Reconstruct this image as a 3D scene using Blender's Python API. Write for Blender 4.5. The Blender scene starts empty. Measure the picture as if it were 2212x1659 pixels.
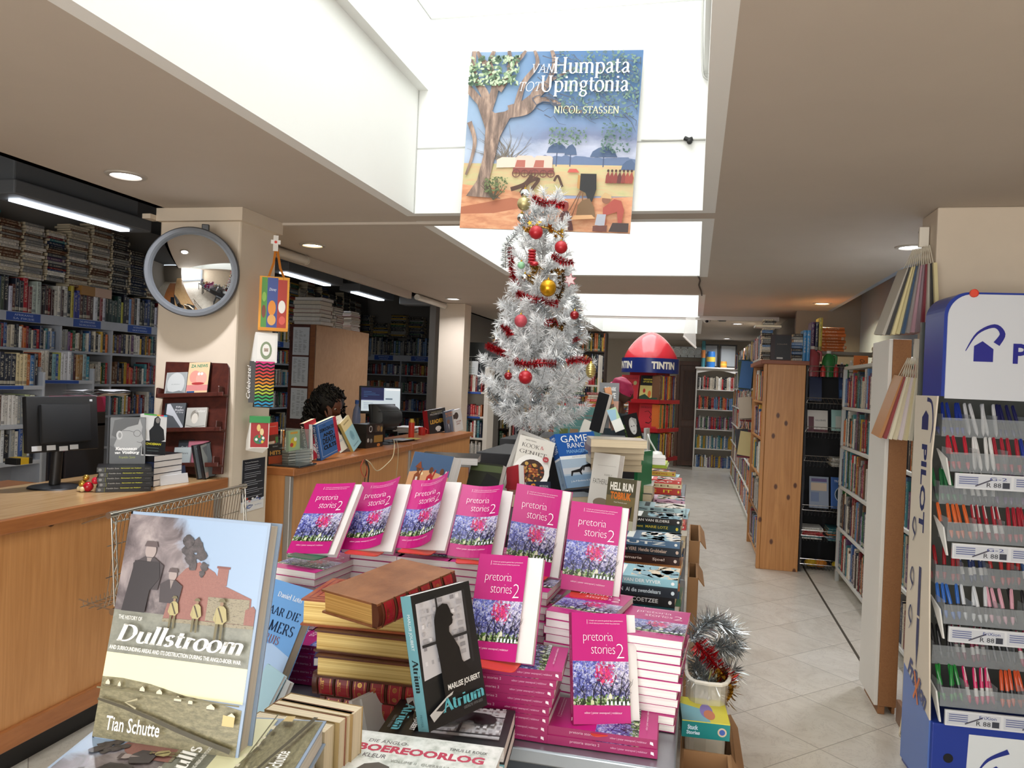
import bpy, bmesh, math, random
from mathutils import Vector, Matrix
import numpy as np
random.seed(7)
PI = math.pi
SC = bpy.context.scene
COL = SC.collection

# --- camera
FPX = 1650.0; IMW = 2212; IMH = 1659; EYE = 1.55
_roll = math.atan(.0414)
def _basis():
 dx, dy = 1500-IMW/2,839-IMH/2
 c, s = math.cos(_roll), math.sin(_roll)
 u = c*dx+s*dy; v = -s*dx+c*dy
 pd = math.atan(-v/FPX); yaw = math.atan(u/(FPX/math.cos(pd)))
 f = Vector((-math.sin(yaw)*math.cos(pd), math.cos(yaw)*math.cos(pd),-math.sin(pd)))
 r0 = Vector((math.cos(yaw), math.sin(yaw),0)); u0 = r0.cross(f)
 return f, c*r0+s*u0, s*r0-c*u0
FWD, EX, EYD = _basis()
CAMP = Vector((0,0, EYE))
cam = bpy.data.objects.new('camera', bpy.data.cameras.new('camera'))
COL.objects.link(cam)
cam.data.sensor_fit = 'HORIZONTAL'; cam.data.sensor_width = 36; cam.data.lens = FPX/IMW*36
cam.data.clip_start = .05; cam.data.clip_end = 100
Rm = Matrix((EX, -EYD, -FWD)).transposed()
cam.matrix_world = Matrix.Translation(CAMP) @ Rm.to_4x4()
SC.camera = cam
SC.view_settings.view_transform = 'Standard'
SC.view_settings.look = 'None'
SC.view_settings.gamma = 1
SC.view_settings.use_curve_mapping = False
SC.view_settings.exposure = 0.42
def ray(x, y): return FWD+EX*((x-IMW/2)/FPX)+EYD*((y-IMH/2)/FPX)
def atz(x, y, z): d = ray(x, y); return CAMP+d*((z-EYE)/d.z)
def aty(x, y, Y): d = ray(x, y); return CAMP+d*(Y/d.y)
def atx(x, y, X): d = ray(x, y); return CAMP+d*(X/d.x)

# --- world and large lights
CEIL = 2.4
W = bpy.data.worlds.new('world'); SC.world = W; W.use_nodes = True
W.node_tree.nodes['Background'].inputs[0].default_value = (.86,.93,1,1)
W.node_tree.nodes['Background'].inputs[1].default_value = .75
def area(name, loc, sx, sy, power, rot=(0,0,0), col=(1,1,1), spread=PI):
 l = bpy.data.lights.new(name, 'AREA'); l.shape = 'RECTANGLE'; l.size = sx; l.size_y = sy
 l.energy = power; l.color = col; l.spread = spread
 o = bpy.data.objects.new(name, l); o.location = loc; o.rotation_euler = rot; COL.objects.link(o); return o
DAY = (.96,.98,1)
area('skylight_daylight', (-.73,2.0,4.3),1.4,3.3,42, col=DAY)
area('skylight_daylight', (-.73,4.97,3.5),1.4,1.8,26, col=DAY)
area('skylight_daylight', (-.73,8.2,3.5),1.4,1.95,28, col=DAY)
area('skylight_daylight', (-.73,10.75,3.5),1.4,2.7,30, col=DAY)
area('shopfront_daylight', (-.5,-2.4,1.5),3.6,2.2,115, rot=(PI/2,0,0), col=(1,.97,.93))

# --- materials
def lin(h):
 h = h.lstrip('#'); c = [int(h[i:i+2], 16)/255 for i in (0,2,4)]
 return tuple((x/12.92 if x <= .04045 else ((x+.055)/1.055)**2.4) for x in c)
_mats = {}
def newmat(name):
 m = bpy.data.materials.new(name); m.use_nodes = True
 return m, m.node_tree, m.node_tree.nodes['Principled BSDF']
def nd(nt, typ, ins=None, **props):
 n = nt.nodes.new('ShaderNode'+typ)
 for k, v in props.items(): setattr(n, k, v)
 for k, v in (ins or {}).items():
  if isinstance(v, bpy.types.NodeSocket): nt.links.new(v, n.inputs[k])
  else: n.inputs[k].default_value = v
 return n
def ramp(nt, fac, stops, interp='LINEAR'):
 n = nd(nt, 'ValToRGB', {0: fac}); cr = n.color_ramp; cr.interpolation = interp
 while len(cr.elements) < len(stops): cr.elements.new(.5)
 for e, (p, c) in zip(cr.elements, stops):
  e.position = p; e.color = (*lin(c),1) if isinstance(c, str) else (c, c, c, 1)
 return n.outputs[0]
def mixc(nt, fac, a, b, blend='MIX'):
 n = nt.nodes.new('ShaderNodeMix'); n.data_type = 'RGBA'; n.blend_type = blend
 for s, v in ((n.inputs[0], fac),(n.inputs[6], a),(n.inputs[7], b)):
  if isinstance(v, bpy.types.NodeSocket): nt.links.new(v, s)
  elif isinstance(v, str): s.default_value = (*lin(v),1)
  elif isinstance(v, tuple): s.default_value = (*v[:3], 1)
  else: s.default_value = v
 return n.outputs[2]
def mth(nt, op, a, b=0.0, c=0.0, clamp=False):
 n = nt.nodes.new('ShaderNodeMath'); n.operation = op; n.use_clamp = clamp
 for s, v in zip(n.inputs, (a, b, c)):
  if isinstance(v, bpy.types.NodeSocket): nt.links.new(v, s)
  else: s.default_value = v
 return n.outputs[0]
def mapping(nt, kind='Generated', scale=(1,1,1), rot=(0,0,0), loc=(0,0,0)):
 tc = nd(nt, 'TexCoord')
 return nd(nt, 'Mapping', {'Vector': tc.outputs[kind], 'Scale': scale, 'Rotation': rot, 'Location': loc}).outputs[0]
def noise(nt, vec, scale=5, detail=4, rough=.5, dist=0):
 return nd(nt, 'TexNoise', {'Vector': vec, 'Scale': scale, 'Detail': detail, 'Roughness': rough, 'Distortion': dist})
def mt(hexc, rough=.45, metal=0, spec=.5, var=0.0, vscale=8, coat=0, emit=0, alpha=1, trans=0, name=None):
 """plain coloured surface, optionally with mottling"""
 key = (hexc, rough, metal, spec, var, vscale, coat, emit, alpha, trans)
 if key in _mats: return _mats[key]
 m, nt, b = newmat(name or 'colour_'+hexc.strip('#'))
 c = lin(hexc)
 b.inputs['Base Color'].default_value = (*c, 1)
 b.inputs['Roughness'].default_value = rough; b.inputs['Metallic'].default_value = metal
 b.inputs['Specular IOR Level'].default_value = spec; b.inputs['Coat Weight'].default_value = coat
 b.inputs['Transmission Weight'].default_value = trans; b.inputs['Alpha'].default_value = alpha
 if var:
  n = noise(nt, mapping(nt, 'Object'), vscale, 4,.6)
  f = ramp(nt, n.outputs[0], [(.3,1-var),(.7,1+var*.3)])
  nt.links.new(mixc(nt, 1.0,(*c,), f, 'MULTIPLY'), b.inputs['Base Color'])
 if emit:
  b.inputs['Emission Color'].default_value = (*c, 1); b.inputs['Emission Strength'].default_value = emit
 _mats[key] = m
 return m

# --- mesh builder
class MB:
 def __init__(s): s.v = []; s.f = []; s.m = []; s.uv = {}; s.mats = []; s.col = None; s.T = None
 def mi(s, mat):
  if mat not in s.mats: s.mats.append(mat)
  return s.mats.index(mat)
 def add(s, vs, fs, mat, uvs=None):
  o = len(s.v); k = s.mi(mat)
  for p in vs:
   p = Vector(p); s.v.append(s.T @ p if s.T else p)
  for i, f in enumerate(fs):
   if uvs: s.uv[len(s.f)] = [uvs[j] for j in f]
   s.f.append([o+j for j in f]); s.m.append(k)
  return o
 def box(s, a, b, mat):
  x0, y0, z0 = [min(p, q) for p, q in zip(a, b)]; x1, y1, z1 = [max(p, q) for p, q in zip(a, b)]
  s.add([(x0,y0,z0),(x1,y0,z0),(x1,y1,z0),(x0,y1,z0),(x0,y0,z1),(x1,y0,z1),(x1,y1,z1),(x0,y1,z1)],
              [(0,3,2,1),(4,5,6,7),(0,1,5,4),(1,2,6,5),(2,3,7,6),(3,0,4,7)], mat)
 def poly(s, pts, mat, uvs=None): s.add(pts, [tuple(range(len(pts)))], mat, uvs)
 def tube(s, pts, r, mat, n=8, caps=True, taper=None):
  pts = [Vector(p) for p in pts]; rings = []; up = None
  for i, p in enumerate(pts):
   d = (pts[min(i+1, len(pts)-1)]-pts[max(i-1,0)])
   d = d.normalized() if d.length > 1e-9 else Vector((0,0,1))
   if up is None: up = d.orthogonal().normalized()
   a = (up-d*up.dot(d)); a = a.normalized() if a.length > 1e-6 else d.orthogonal().normalized(); up = a
   bb = d.cross(a); rr = r if taper is None else r*taper[i]
   rings.append([p+a*(rr*math.cos(2*PI*k/n))+bb*(rr*math.sin(2*PI*k/n)) for k in range(n)])
  vs = [q for R in rings for q in R]; fs = []
  for i in range(len(pts)-1):
   for k in range(n): fs.append((i*n+k, i*n+(k+1) % n, (i+1)*n+(k+1) % n, (i+1)*n+k))
  if caps: fs += [tuple(range(n))[::-1], tuple(range((len(pts)-1)*n, len(pts)*n))]
  s.add(vs, fs, mat)
 def cyl(s, p0, p1, r, mat, n=20, r1=None): s.tube([p0, p1], r, mat, n, True, [1,(r if r1 is None else r1)/r])
 def lathe(s, prof, mat, n=28, c=(0,0,0), axis='z', cap=False):
  vs = []; fs = []; c = Vector(c)
  for r, z in prof:
   for k in range(n):
    a = 2*PI*k/n; p = (r*math.cos(a), r*math.sin(a), z)
    if axis == 'y': p = (p[0], -p[2], p[1])
    elif axis == 'x': p = (p[2], p[0], p[1])
    vs.append(c+Vector(p))
  for i in range(len(prof)-1):
   for k in range(n): fs.append((i*n+k, i*n+(k+1) % n, (i+1)*n+(k+1) % n, (i+1)*n+k))
  if cap: fs += [tuple(range(n))[::-1], tuple(range((len(prof)-1)*n, len(prof)*n))]
  s.add(vs, fs, mat)
 def ball(s, c, r, mat, n=16, sc=(1,1,1)):
  vs = []; fs = []; h = n//2
  for i in range(h+1):
   t = PI*i/h
   for k in range(n):
    a = 2*PI*k/n
    vs.append((c[0]+sc[0]*r*math.sin(t)*math.cos(a), c[1]+sc[1]*r*math.sin(t)*math.sin(a), c[2]+sc[2]*r*math.cos(t)))
  for i in range(h):
   for k in range(n): fs.append((i*n+k, (i+1)*n+k, (i+1)*n+(k+1) % n, i*n+(k+1) % n))
  s.add(vs, fs, mat)
 def extrude(s, pts, vec, mat):
  """closed planar outline pushed along vec"""
  n = len(pts); vec = Vector(vec); pts = [Vector(p) for p in pts]
  s.add(pts+[p+vec for p in pts], [tuple(range(n))[::-1], tuple(range(n, 2*n))]+[(i, (i+1) % n, n+(i+1) % n, n+i) for i in range(n)], mat)
 def mesh(s, name, smooth=None, bevel=0, seg=2, weld=False):
  me = bpy.data.meshes.new(name)
  me.from_pydata([tuple(p) for p in s.v], [], s.f)
  for m in s.mats: me.materials.append(m)
  me.polygons.foreach_set('material_index', s.m)
  if s.uv:
   L = me.uv_layers.new(name='UVMap')
   for fi, us in s.uv.items():
    for li, u in zip(me.polygons[fi].loop_indices, us): L.data[li].uv = u
  if weld or bevel:
   bm = bmesh.new(); bm.from_mesh(me); bmesh.ops.remove_doubles(bm, verts=bm.verts, dist=1e-5)
   bmesh.ops.recalc_face_normals(bm, faces=bm.faces)
   if bevel:
    es = [e for e in bm.edges if len(e.link_faces) == 2 and e.calc_face_angle(0) > .6]
    bmesh.ops.bevel(bm, geom=es, offset=bevel, segments=seg, affect='EDGES', profile=.5, clamp_overlap=True)
   bm.to_mesh(me); bm.free()
  if smooth is not None:
   me.shade_smooth(); me.set_sharp_from_angle(angle=math.radians(smooth))
  me.update(); return me
 def build(s, name, parent=None, smooth=None, bevel=0, seg=2, weld=False, M=None):
  return link(s.mesh(name, smooth, bevel, seg, weld), name, parent, M)
def link(me, name, parent=None, M=None):
 o = bpy.data.objects.new(name, me); COL.objects.link(o)
 if parent: o.parent = parent
 if M is not None: o.matrix_world = M if not parent else M
 return o
def empty(name, loc=(0,0,0), M=None):
 o = bpy.data.objects.new(name, None); o.empty_display_size = .05; COL.objects.link(o)
 if M is not None: o.matrix_world = M
 else: o.location = loc
 return o
def tag(o, label, cat, group=None, kind=None):
 o['label'] = label; o['category'] = cat
 if group: o['group'] = group
 if kind: o['kind'] = kind
 return o
def struct(o): o['kind'] = 'structure'; return o
def dup(root, M=None, label=None, group=None):
 c = root.copy(); COL.objects.link(c)
 for ch in root.children:
  d = ch.copy(); COL.objects.link(d); d.parent = c
  for g in ch.children:
   e = g.copy(); COL.objects.link(e); e.parent = d
 if M is not None: c.matrix_world = M
 if label: c['label'] = label
 if group: c['group'] = group
 return c
def pose(loc, yaw=0, lean=0, roll=0):
 """book frame: x width, z height, front cover on y=0 facing -y"""
 return Matrix.Translation(Vector(loc)) @ Matrix.Rotation(math.radians(yaw),4, 'Z') @ Matrix.Rotation(-math.radians(lean),4, 'X') @ Matrix.Rotation(math.radians(roll),4, 'Y')
def place(o, M): o.matrix_world = M; return o

# --- flat artwork laid on covers, signs and posters
_txt = {}
def textmesh(body, shear=0, bold=0, space=1):
 key = (body, shear, bold, space)
 if key not in _txt:
  c = bpy.data.curves.new('lettering', 'FONT'); c.body = body; c.resolution_u = 2; c.shear = shear; c.offset = bold; c.space_character = space
  o = bpy.data.objects.new('lettering', c); m = o.to_mesh()
  vs = [tuple(v.co)[:2] for v in m.vertices]; fs = [tuple(p.vertices) for p in m.polygons]
  o.to_mesh_clear(); bpy.data.objects.remove(o); bpy.data.curves.remove(c)
  xs = [v[0] for v in vs] or [0]; ys = [v[1] for v in vs] or [0]
  _txt[key] = (vs, fs, min(xs), max(xs), min(ys), max(ys))
 return _txt[key]
class Art:
 """2-D drawing in metres (u right, v up) sent through fn(u, v, lift)"""
 def __init__(s, mb, fn, w, h, eps=.00012): s.mb = mb; s.fn = fn; s.w = w; s.h = h; s.k = 0; s.eps = eps; s.clip = False
 def _put(s, pts, fs, mat):
  s.k += 1; e = s.k*s.eps
  if s.clip: pts = [(min(max(u, 0), s.w), min(max(v, 0), s.h)) for u, v in pts]
  if isinstance(mat, str): mat = mt(mat, .4)
  s.mb.add([s.fn(u, v, e) for u, v in pts], fs, mat, [(u/s.w, v/s.h) for u, v in pts])
 def rect(s, u0, v0, u1, v1, mat, nu=1, nv=1):
  pts = [(u0+(u1-u0)*i/nu, v0+(v1-v0)*j/nv) for j in range(nv+1) for i in range(nu+1)]
  s._put(pts, [(j*(nu+1)+i, j*(nu+1)+i+1,(j+1)*(nu+1)+i+1,(j+1)*(nu+1)+i) for j in range(nv) for i in range(nu)], mat)
 def poly(s, pts, mat): s._put(pts, [tuple(range(len(pts)))], mat)
 def fpoly(s, pts, mat): s.poly([(u*s.w, v*s.h) for u, v in pts], mat)
 def frect(s, u0, v0, u1, v1, mat, nu=1, nv=1): s.rect(u0*s.w, v0*s.h, u1*s.w, v1*s.h, mat, nu, nv)
 def disc(s, u, v, ru, rv, mat, n=20, a0=0, a1=2*PI): s.poly([(u+ru*math.cos(a0+(a1-a0)*i/n), v+rv*math.sin(a0+(a1-a0)*i/n)) for i in range(n)], mat)
 def fdisc(s, u, v, ru, rv, mat, n=20): s.disc(u*s.w, v*s.h, ru*s.w, rv*s.h, mat, n)
 def stroke(s, pts, wd, mat, taper=None):
  n = len(pts); out = []; fs = []
  for i, (u, v) in enumerate(pts):
   a = pts[max(i-1,0)]; b = pts[min(i+1, n-1)]; dx, dy = b[0]-a[0], b[1]-a[1]; L = math.hypot(dx, dy) or 1
   w = wd/2*(1 if taper is None else (taper[0]+(taper[1]-taper[0])*i/(n-1)))
   out += [(u-dy/L*w, v+dx/L*w),(u+dy/L*w, v-dx/L*w)]
  for i in range(n-1): fs.append((2*i+1,2*i+3,2*i+2,2*i))
  s._put(out, fs, mat)
 def fstroke(s, pts, wd, mat, taper=None): s.stroke([(u*s.w, v*s.h) for u, v in pts], wd*s.w, mat, taper)
 def ring(s, u, v, r, wd, mat, n=28, sq=1): s.stroke([(u+r*math.cos(2*PI*i/n), v+sq*r*math.sin(2*PI*i/n)) for i in range(n+1)], wd, mat)
 def blobs(s, n, u0, v0, u1, v1, r, mats, rnd, sq=1):
  """many little dabs, one layer"""
  for m in mats:
   vs = []; fs = []
   for _ in range(n//len(mats)):
    u = rnd.uniform(u0, u1); v = rnd.uniform(v0, v1); q = r*rnd.uniform(.5,1.3); a = rnd.uniform(0, PI); o = len(vs)
    for k in range(6):
     x = q*math.cos(k*PI/3); y = q*.5*sq*math.sin(k*PI/3)
     vs.append((min(max(u+x*math.cos(a)-y*math.sin(a), u0), u1), min(max(v+x*math.sin(a)+y*math.cos(a), v0), v1)))
    fs.append(tuple(range(o, o+6)))
   s._put(vs, fs, m)
 def text(s, body, u, v, wd=None, ht=None, mat='#ffffff', rot=0, shear=0, bold=0, align='l', space=1):
  """ht: height of the lettering box in metres; wd: stretch to this width"""
  vs, fs, x0, x1, y0, y1 = textmesh(body, shear, bold, space)
  if not vs: return
  if ht is None: ht = wd*(y1-y0)/(x1-x0)
  sy = ht/(y1-y0); sx = sy if wd is None else wd/(x1-x0)
  off = {'l': 0, 'c': -.5, 'r': -1}[align]*(x1-x0)*sx
  c, sn = math.cos(rot), math.sin(rot); P = []
  for x, y in vs:
   a = (x-x0)*sx+off; b = (y-y0)*sy
   P.append((u+a*c-b*sn, v+a*sn+b*c))
  s._put(P, fs, mat)
 def ftext(s, body, u, v, wd=None, ht=None, **k):
  s.text(body, u*s.w, v*s.h, None if wd is None else wd*s.w, None if ht is None else ht*s.h, **k)
 def serif(s, body, u, v, ht, mat, wd=None, italic=0, thick=.13, thin=.035, align='l', rot=0, caps=True):
  x = 0; segs = []
  for ch in body:
   if ch == ' ': x += .3; continue
   adv, st = GLY.get(ch, GLY['n'])
   for t in st: segs.append((x, t))
   x += adv
  tot = x-.06; sy = ht; sx = ht if wd is None else wd/tot
  off = {'l': 0, 'c': -.5, 'r': -1}[align]*tot*sx; c, sn = math.cos(rot), math.sin(rot)
  vs = []; fs = []
  def P(a, b): a += b*italic; a = a*sx+off; b *= sy; return (u+a*c-b*sn, v+a*sn+b*c)
  for x, pts in segs:
   n = len(pts); o = len(vs)
   for i in range(n):
    a = pts[max(i-1,0)]; b = pts[min(i+1, n-1)]; dx, dy = b[0]-a[0], b[1]-a[1]; L = math.hypot(dx, dy) or 1
    k = abs(dy/L)**1.3
    if dx*dy > 0 and abs(dx) > .2*abs(dy): k *= .45
    w = (thin+(thick-thin)*k)/2; px, py = pts[i]
    vs += [P(x+px-dy/L*w, py+dx/L*w), P(x+px+dy/L*w, py-dx/L*w)]
   for i in range(n-1): fs.append((o+2*i+1, o+2*i+3, o+2*i+2, o+2*i))
  s._put(vs, fs, mat)
def _arc(cx, cy, rx, ry, a0, a1, n=12): return [(cx+rx*math.cos(math.radians(a0+(a1-a0)*i/n)), cy+ry*math.sin(math.radians(a0+(a1-a0)*i/n))) for i in range(n+1)]
def _sf(x, y, w=.1): return [(x-w, y),(x+w, y)]
def _glyphs():
 G = {}; X = .46
 def stem(x, a, b, top=True, bot=True): return [[(x, a),(x, b)]]+([_sf(x, b-.015)] if top else [])+([_sf(x, a+.015)] if bot else [])
 O = lambda cx, r, h: [_arc(cx, h/2, r, h/2+.01,90,450,22)]
 G['H'] = (.82, stem(.13,0,.7)+stem(.62,0,.7)+[[(.13,.36),(.62,.36)]])
 G['U'] = (.78, [[(.15,.7),(.15,.2)]+_arc(.36,.2,.21,.21,180,360)[1:], [(.57,.2),(.57,.7)], _sf(.15,.685), _sf(.57,.685)])
 G['N'] = (.78, [[(.12,0),(.12,.7)], [(.12,.68),(.6,.02)], [(.6,0),(.6,.7)], _sf(.12,.015), _sf(.12,.685), _sf(.6,.685)])
 G['V'] = (.68, [[(.06,.7),(.32,0)], [(.32,0),(.56,.7)], _sf(.06,.685), _sf(.56,.685)])
 G['A'] = (.7, [[(.06,0),(.33,.7)], [(.33,.7),(.62,0)], [(.17,.25),(.5,.25)], _sf(.06,.015), _sf(.62,.015)])
 G['T'] = (.64, stem(.3,0,.7, False)+[[(.03,.685),(.57,.685)], [(.03,.685),(.03,.56)], [(.57,.685),(.57,.56)]])
 G['O'] = (.8, O(.38,.33,.7)); G['Q'] = G['O']
 G['C'] = (.7, [_arc(.38,.35,.32,.36,45,315,20), [(.6,.58),(.6,.7)]])
 G['G'] = (.76, [_arc(.38,.35,.32,.36,45,330,20), [(.62,.3),(.62,.1)], _sf(.6,.31), [(.6,.58),(.6,.7)]])
 G['I'] = (.36, stem(.17,0,.7)); G['L'] = (.6, stem(.15,0,.7)+[[(.15,.015),(.53,.015)], [(.53,.015),(.53,.16)]])
 G['E'] = (.62, stem(.15,0,.7)+[[(.15,.685),(.52,.685)], [(.15,.015),(.54,.015)], [(.15,.36),(.42,.36)], [(.52,.685),(.52,.57)], [(.54,.015),(.54,.14)]])
 G['S'] = (.56, [_arc(.26,.52,.17,.17,30,270,12)+_arc(.26,.18,.18,.17,90,-150,12)])
 G['K'] = (.74, stem(.15,0,.7)+[[(.17,.32),(.58,.69)], [(.27,.41),(.6,.01)], _sf(.58,.685), _sf(.62,.015)])
 G['R'] = (.7, stem(.15,0,.7)+[[(.15,.685),(.33,.685)]+_arc(.33,.52,.17,.165,90,-90)+[(.15,.355)], [(.33,.355),(.6,.01)], _sf(.62,.015,.06)])
 G['D'] = (.78, stem(.15,0,.7)+[[(.15,.685),(.3,.685)]+_arc(.3,.35,.34,.335,90,-90,16)+[(.15,.015)]])
 G['M'] = (.92, [[(.1,0),(.13,.7)], [(.13,.7),(.42,.03)], [(.42,.03),(.72,.7)], [(.72,.7),(.76,0)], _sf(.1,.015), _sf(.77,.015), _sf(.1,.685,.06), _sf(.74,.685,.06)])
 G['u'] = (.56, [[(.1, X),(.1,.14)]+_arc(.24,.14,.14,.14,180,300)[1:]+[(.4,.1)], [(.42, X),(.42,.04),(.52,.03)], _sf(.06, X-.015,.05), _sf(.38, X-.015,.05)])
 hump = lambda x: [[(x, .3)]+_arc(x+.15,.32,.15,.14,180,0)+[(x+.3,0)]]
 G['m'] = (.86, stem(.11,0, X, False)+hump(.12)+hump(.41)+[_sf(.42,.015,.08), _sf(.71,.015,.08), _sf(.07, X-.015,.05)])
 G['n'] = (.57, stem(.11,0, X, False)+hump(.12)+[_sf(.42,.015,.08), _sf(.07, X-.015,.05)])
 G['p'] = (.55, stem(.11,-.22, X, False)+[_arc(.28,.22,.19,.235,150,-150,16), _sf(.07, X-.015,.05)])
 G['q'] = G['p']
 G['g'] = (.52, [_arc(.23,.32,.15,.14,0,360,16), [(.14,.2),(.1,.1),(.2,.05),(.36,.02),(.42,-.08),(.32,-.2),(.18,-.21),(.07,-.14),(.09,-.04),(.18,.03)], [(.36,.42),(.46,.46)]])
 G['a'] = (.48, [[(.08,.35)]+_arc(.21,.33,.13,.13,150,0)+[(.34,.08),(.44,.03)], [(.34,.27),(.16,.2),(.07,.11),(.14,.01),(.24,.03),(.34,.1)]])
 G['t'] = (.36, [[(.14,.6),(.14,.1),(.2,.01),(.32,.06)], [(.03, X-.015),(.3, X-.015)]])
 G['i'] = (.28, stem(.13,0, X, False)+[_sf(.08, X-.015,.06), [(.13,.58),(.13,.66)]])
 G['o'] = (.52, O(.24,.2, X)); G['r'] = (.42, stem(.12,0, X, False)+[[(.13,.28),(.22,.42),(.36,.4)], _sf(.07, X-.015,.05)])
 G['s'] = (.4, [_arc(.18,.345,.11,.11,30,270,10)+_arc(.18,.12,.12,.115,90,-150,10)])
 G['l'] = (.28, stem(.13,0,.74, False)+[_sf(.08,.725,.06)]); G['e'] = (.48, [[(.08,.26),(.4,.26)]+_arc(.235,.23,.165,.235,5,320,18)])
 G['d'] = (.56, [[(.42,.74),(.42,.04),(.5,.03)], _arc(.25,.22,.19,.235,30,330,16)])
 G['v'] = (.5, [[(.04, X),(.24,0)], [(.24,0),(.44, X)], _sf(.05, X-.015,.06), _sf(.44, X-.015,.05)])
 G['&'] = (.8, [[(.66,.4),(.5,.08),(.28,0),(.1,.12),(.16,.3),(.4,.46),(.42,.62),(.3,.7),(.2,.6),(.3,.42),(.7,.02)]])
 G['h'] = (.57, stem(.11,0,.74, False)+hump(.12)+[_sf(.42,.015,.08), _sf(.07,.725,.05)])
 return G
GLY = _glyphs()

# === structure
def wall_mat(name, hexc, rough=.75, var=.05, scale=3):
 m, nt, b = newmat(name); v = mapping(nt, 'Object')
 n = noise(nt, v, scale, 5,.6); c = lin(hexc)
 nt.links.new(mixc(nt, ramp(nt, n.outputs[0], [(.3,0),(.75,1)]), tuple(x*(1-var) for x in c), c), b.inputs['Base Color'])
 b.inputs['Roughness'].default_value = rough
 n2 = noise(nt, v, 60,3)
 bp = nd(nt, 'Bump', {'Strength': .06, 'Height': n2.outputs[0]}); nt.links.new(bp.outputs[0], b.inputs['Normal'])
 return m
CEILM = wall_mat('ceiling_paint', '#c3b8aa'); WELLM = wall_mat('skylight_plaster', '#eff0ec', var=.02)
CREAM = wall_mat('cream_paint', '#dccdb8', var=.07); DARKC = wall_mat('dark_ceiling_paint', '#55585c'); LEFTW = wall_mat('back_wall_paint', '#8f8a84')
BLUEW = wall_mat('blue_grey_paint', '#a9b7c9'); GREYW = wall_mat('grey_paint', '#8a837a')
def floor_mat():
 m, nt, b = newmat('marble_tiles')
 v = mapping(nt, 'Object', rot=(0,0, math.radians(45))); sp = nd(nt, 'SeparateXYZ', {0: v}); S = .42
 def line(s):
  f = mth(nt, 'FRACT', mth(nt, 'DIVIDE', s, S)); return mth(nt, 'LESS_THAN', f, .009)
 g = mth(nt, 'MAXIMUM', line(sp.outputs[0]), line(sp.outputs[1]))
 tx = mth(nt, 'FLOOR', mth(nt, 'DIVIDE', sp.outputs[0], S)); ty = mth(nt, 'FLOOR', mth(nt, 'DIVIDE', sp.outputs[1], S))
 cid = nd(nt, 'CombineXYZ', {0: tx, 1: ty}); wn = nd(nt, 'TexWhiteNoise', {0: cid.outputs[0]})
 off = nd(nt, 'VectorMath', {0: v, 1: nd(nt, 'VectorMath', {0: wn.outputs[1], 'Scale': 9.0}, operation='SCALE').outputs[0]}, operation='ADD')
 n = noise(nt, off.outputs[0], 3,8,.65,1.2)
 base = ramp(nt, n.outputs[0], [(.25, '#c4bbac'),(.5, '#dbd4c7'),(.75, '#e6e0d5')])
 n2 = noise(nt, off.outputs[0], 5,6,.7,2.5)
 vein = ramp(nt, mth(nt, 'ABSOLUTE', mth(nt, 'SUBTRACT', n2.outputs[0], .5)), [(0,1),(.02,0)])
 c = mixc(nt, mth(nt, 'MULTIPLY', vein, .4), base, '#a2978a'); c = mixc(nt, mth(nt, 'MULTIPLY', wn.outputs[0], .18), c, '#b8ad9c')
 nt.links.new(mixc(nt, mth(nt, 'MULTIPLY', g, .8), c, '#80776b'), b.inputs['Base Color'])
 b.inputs['Roughness'].default_value = .28
 return m
mb = MB(); mb.poly([(-6,-3,0),(3.2,-3,0),(3.2,17,0),(-6,17,0)], floor_mat()); struct(mb.build('floor'))
mb = MB(); mb.box((1.0,4.2,-.01),(1.016,7.4,.0012), mt('#4f493f')); struct(mb.build('trim_1'))  # joint between the tiles

XL, XR = -1.46,.006
mb = MB()
def slab(x0, x1, y0, y1, z=CEIL): mb.box((x0, y0, z),(x1, y1, z+.12), CEILM)
slab(-2.85, XL, -2.6,12.7); slab(XR, 3.2,-2.6,4.0); slab(XR, 1.30,4.0,9.25)
for y0, y1 in ((-2.6,-.2),(3.75,3.995),(5.93,7.17),(9.24,9.3),(12.17,12.7)): slab(XL, XR, y0, y1)
slab(XR, 1.7,9.25,15.8,2.5); slab(-3.2, XR, 12.7,15.8,2.5)
mb.box((XR, 9.2,2.4),(1.3,9.25,2.52), CEILM)
struct(mb.build('ceiling'))
pa = aty(905,197,3.75); pb = aty(926,192,3.75); pc = aty(1520,160,3.75)
mb = MB()
def well(x0, x1, y0, y1, z1, z0=CEIL-.0005):
 t = .06; x0 += .003; x1 -= .003; y0 += .003; y1 -= .003
 mb.box((x0-t, y0-t, z0),(x0, y1+t, z1), WELLM); mb.box((x1, y0-t, z0),(x1+t, y1+t, z1), WELLM)
 mb.box((x0, y0-t, z0),(x1, y0, z1), WELLM); mb.box((x0, y1, z0),(x1, y1+t, z1), WELLM)
well(XL, XR, -.2,3.75,4.4); well(XL, XR, 3.995,5.93,3.6); well(XL, XR, 7.17,9.24,3.6); well(XL, XR, 9.3,12.17,3.6)
mb.box((XL, -.2, pa.z),(pb.x, 3.749,4.4), WELLM); mb.box((pc.x, -.2, pc.z),(XR, 3.749,4.4), WELLM)
mb.box((XL, -.2,4.4),(XR, 3.75,4.46), mt('#f4f6f4', .6)); mb.box((XL, 3.995,3.6),(XR, 5.93,3.66), mt('#f4f6f4', .6))
mb.box((XL, 7.17,3.6),(XR, 9.24,3.66), mt('#f4f6f4', .6)); mb.box((XL, 9.3,3.6),(XR, 12.17,3.66), mt('#f4f6f4', .6))
struct(mb.build('wall_skylight'))
mb = MB()  # panel joints in the skylight walls
GR = mt('#b9bab6', .7)
z1 = aty(935,42,3.75).z; z2 = aty(905,322,3.75).z
for z in (z1, z2): mb.box((XL, 3.746, z-.004),(XR, 3.7495, z+.004), GR)
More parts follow.
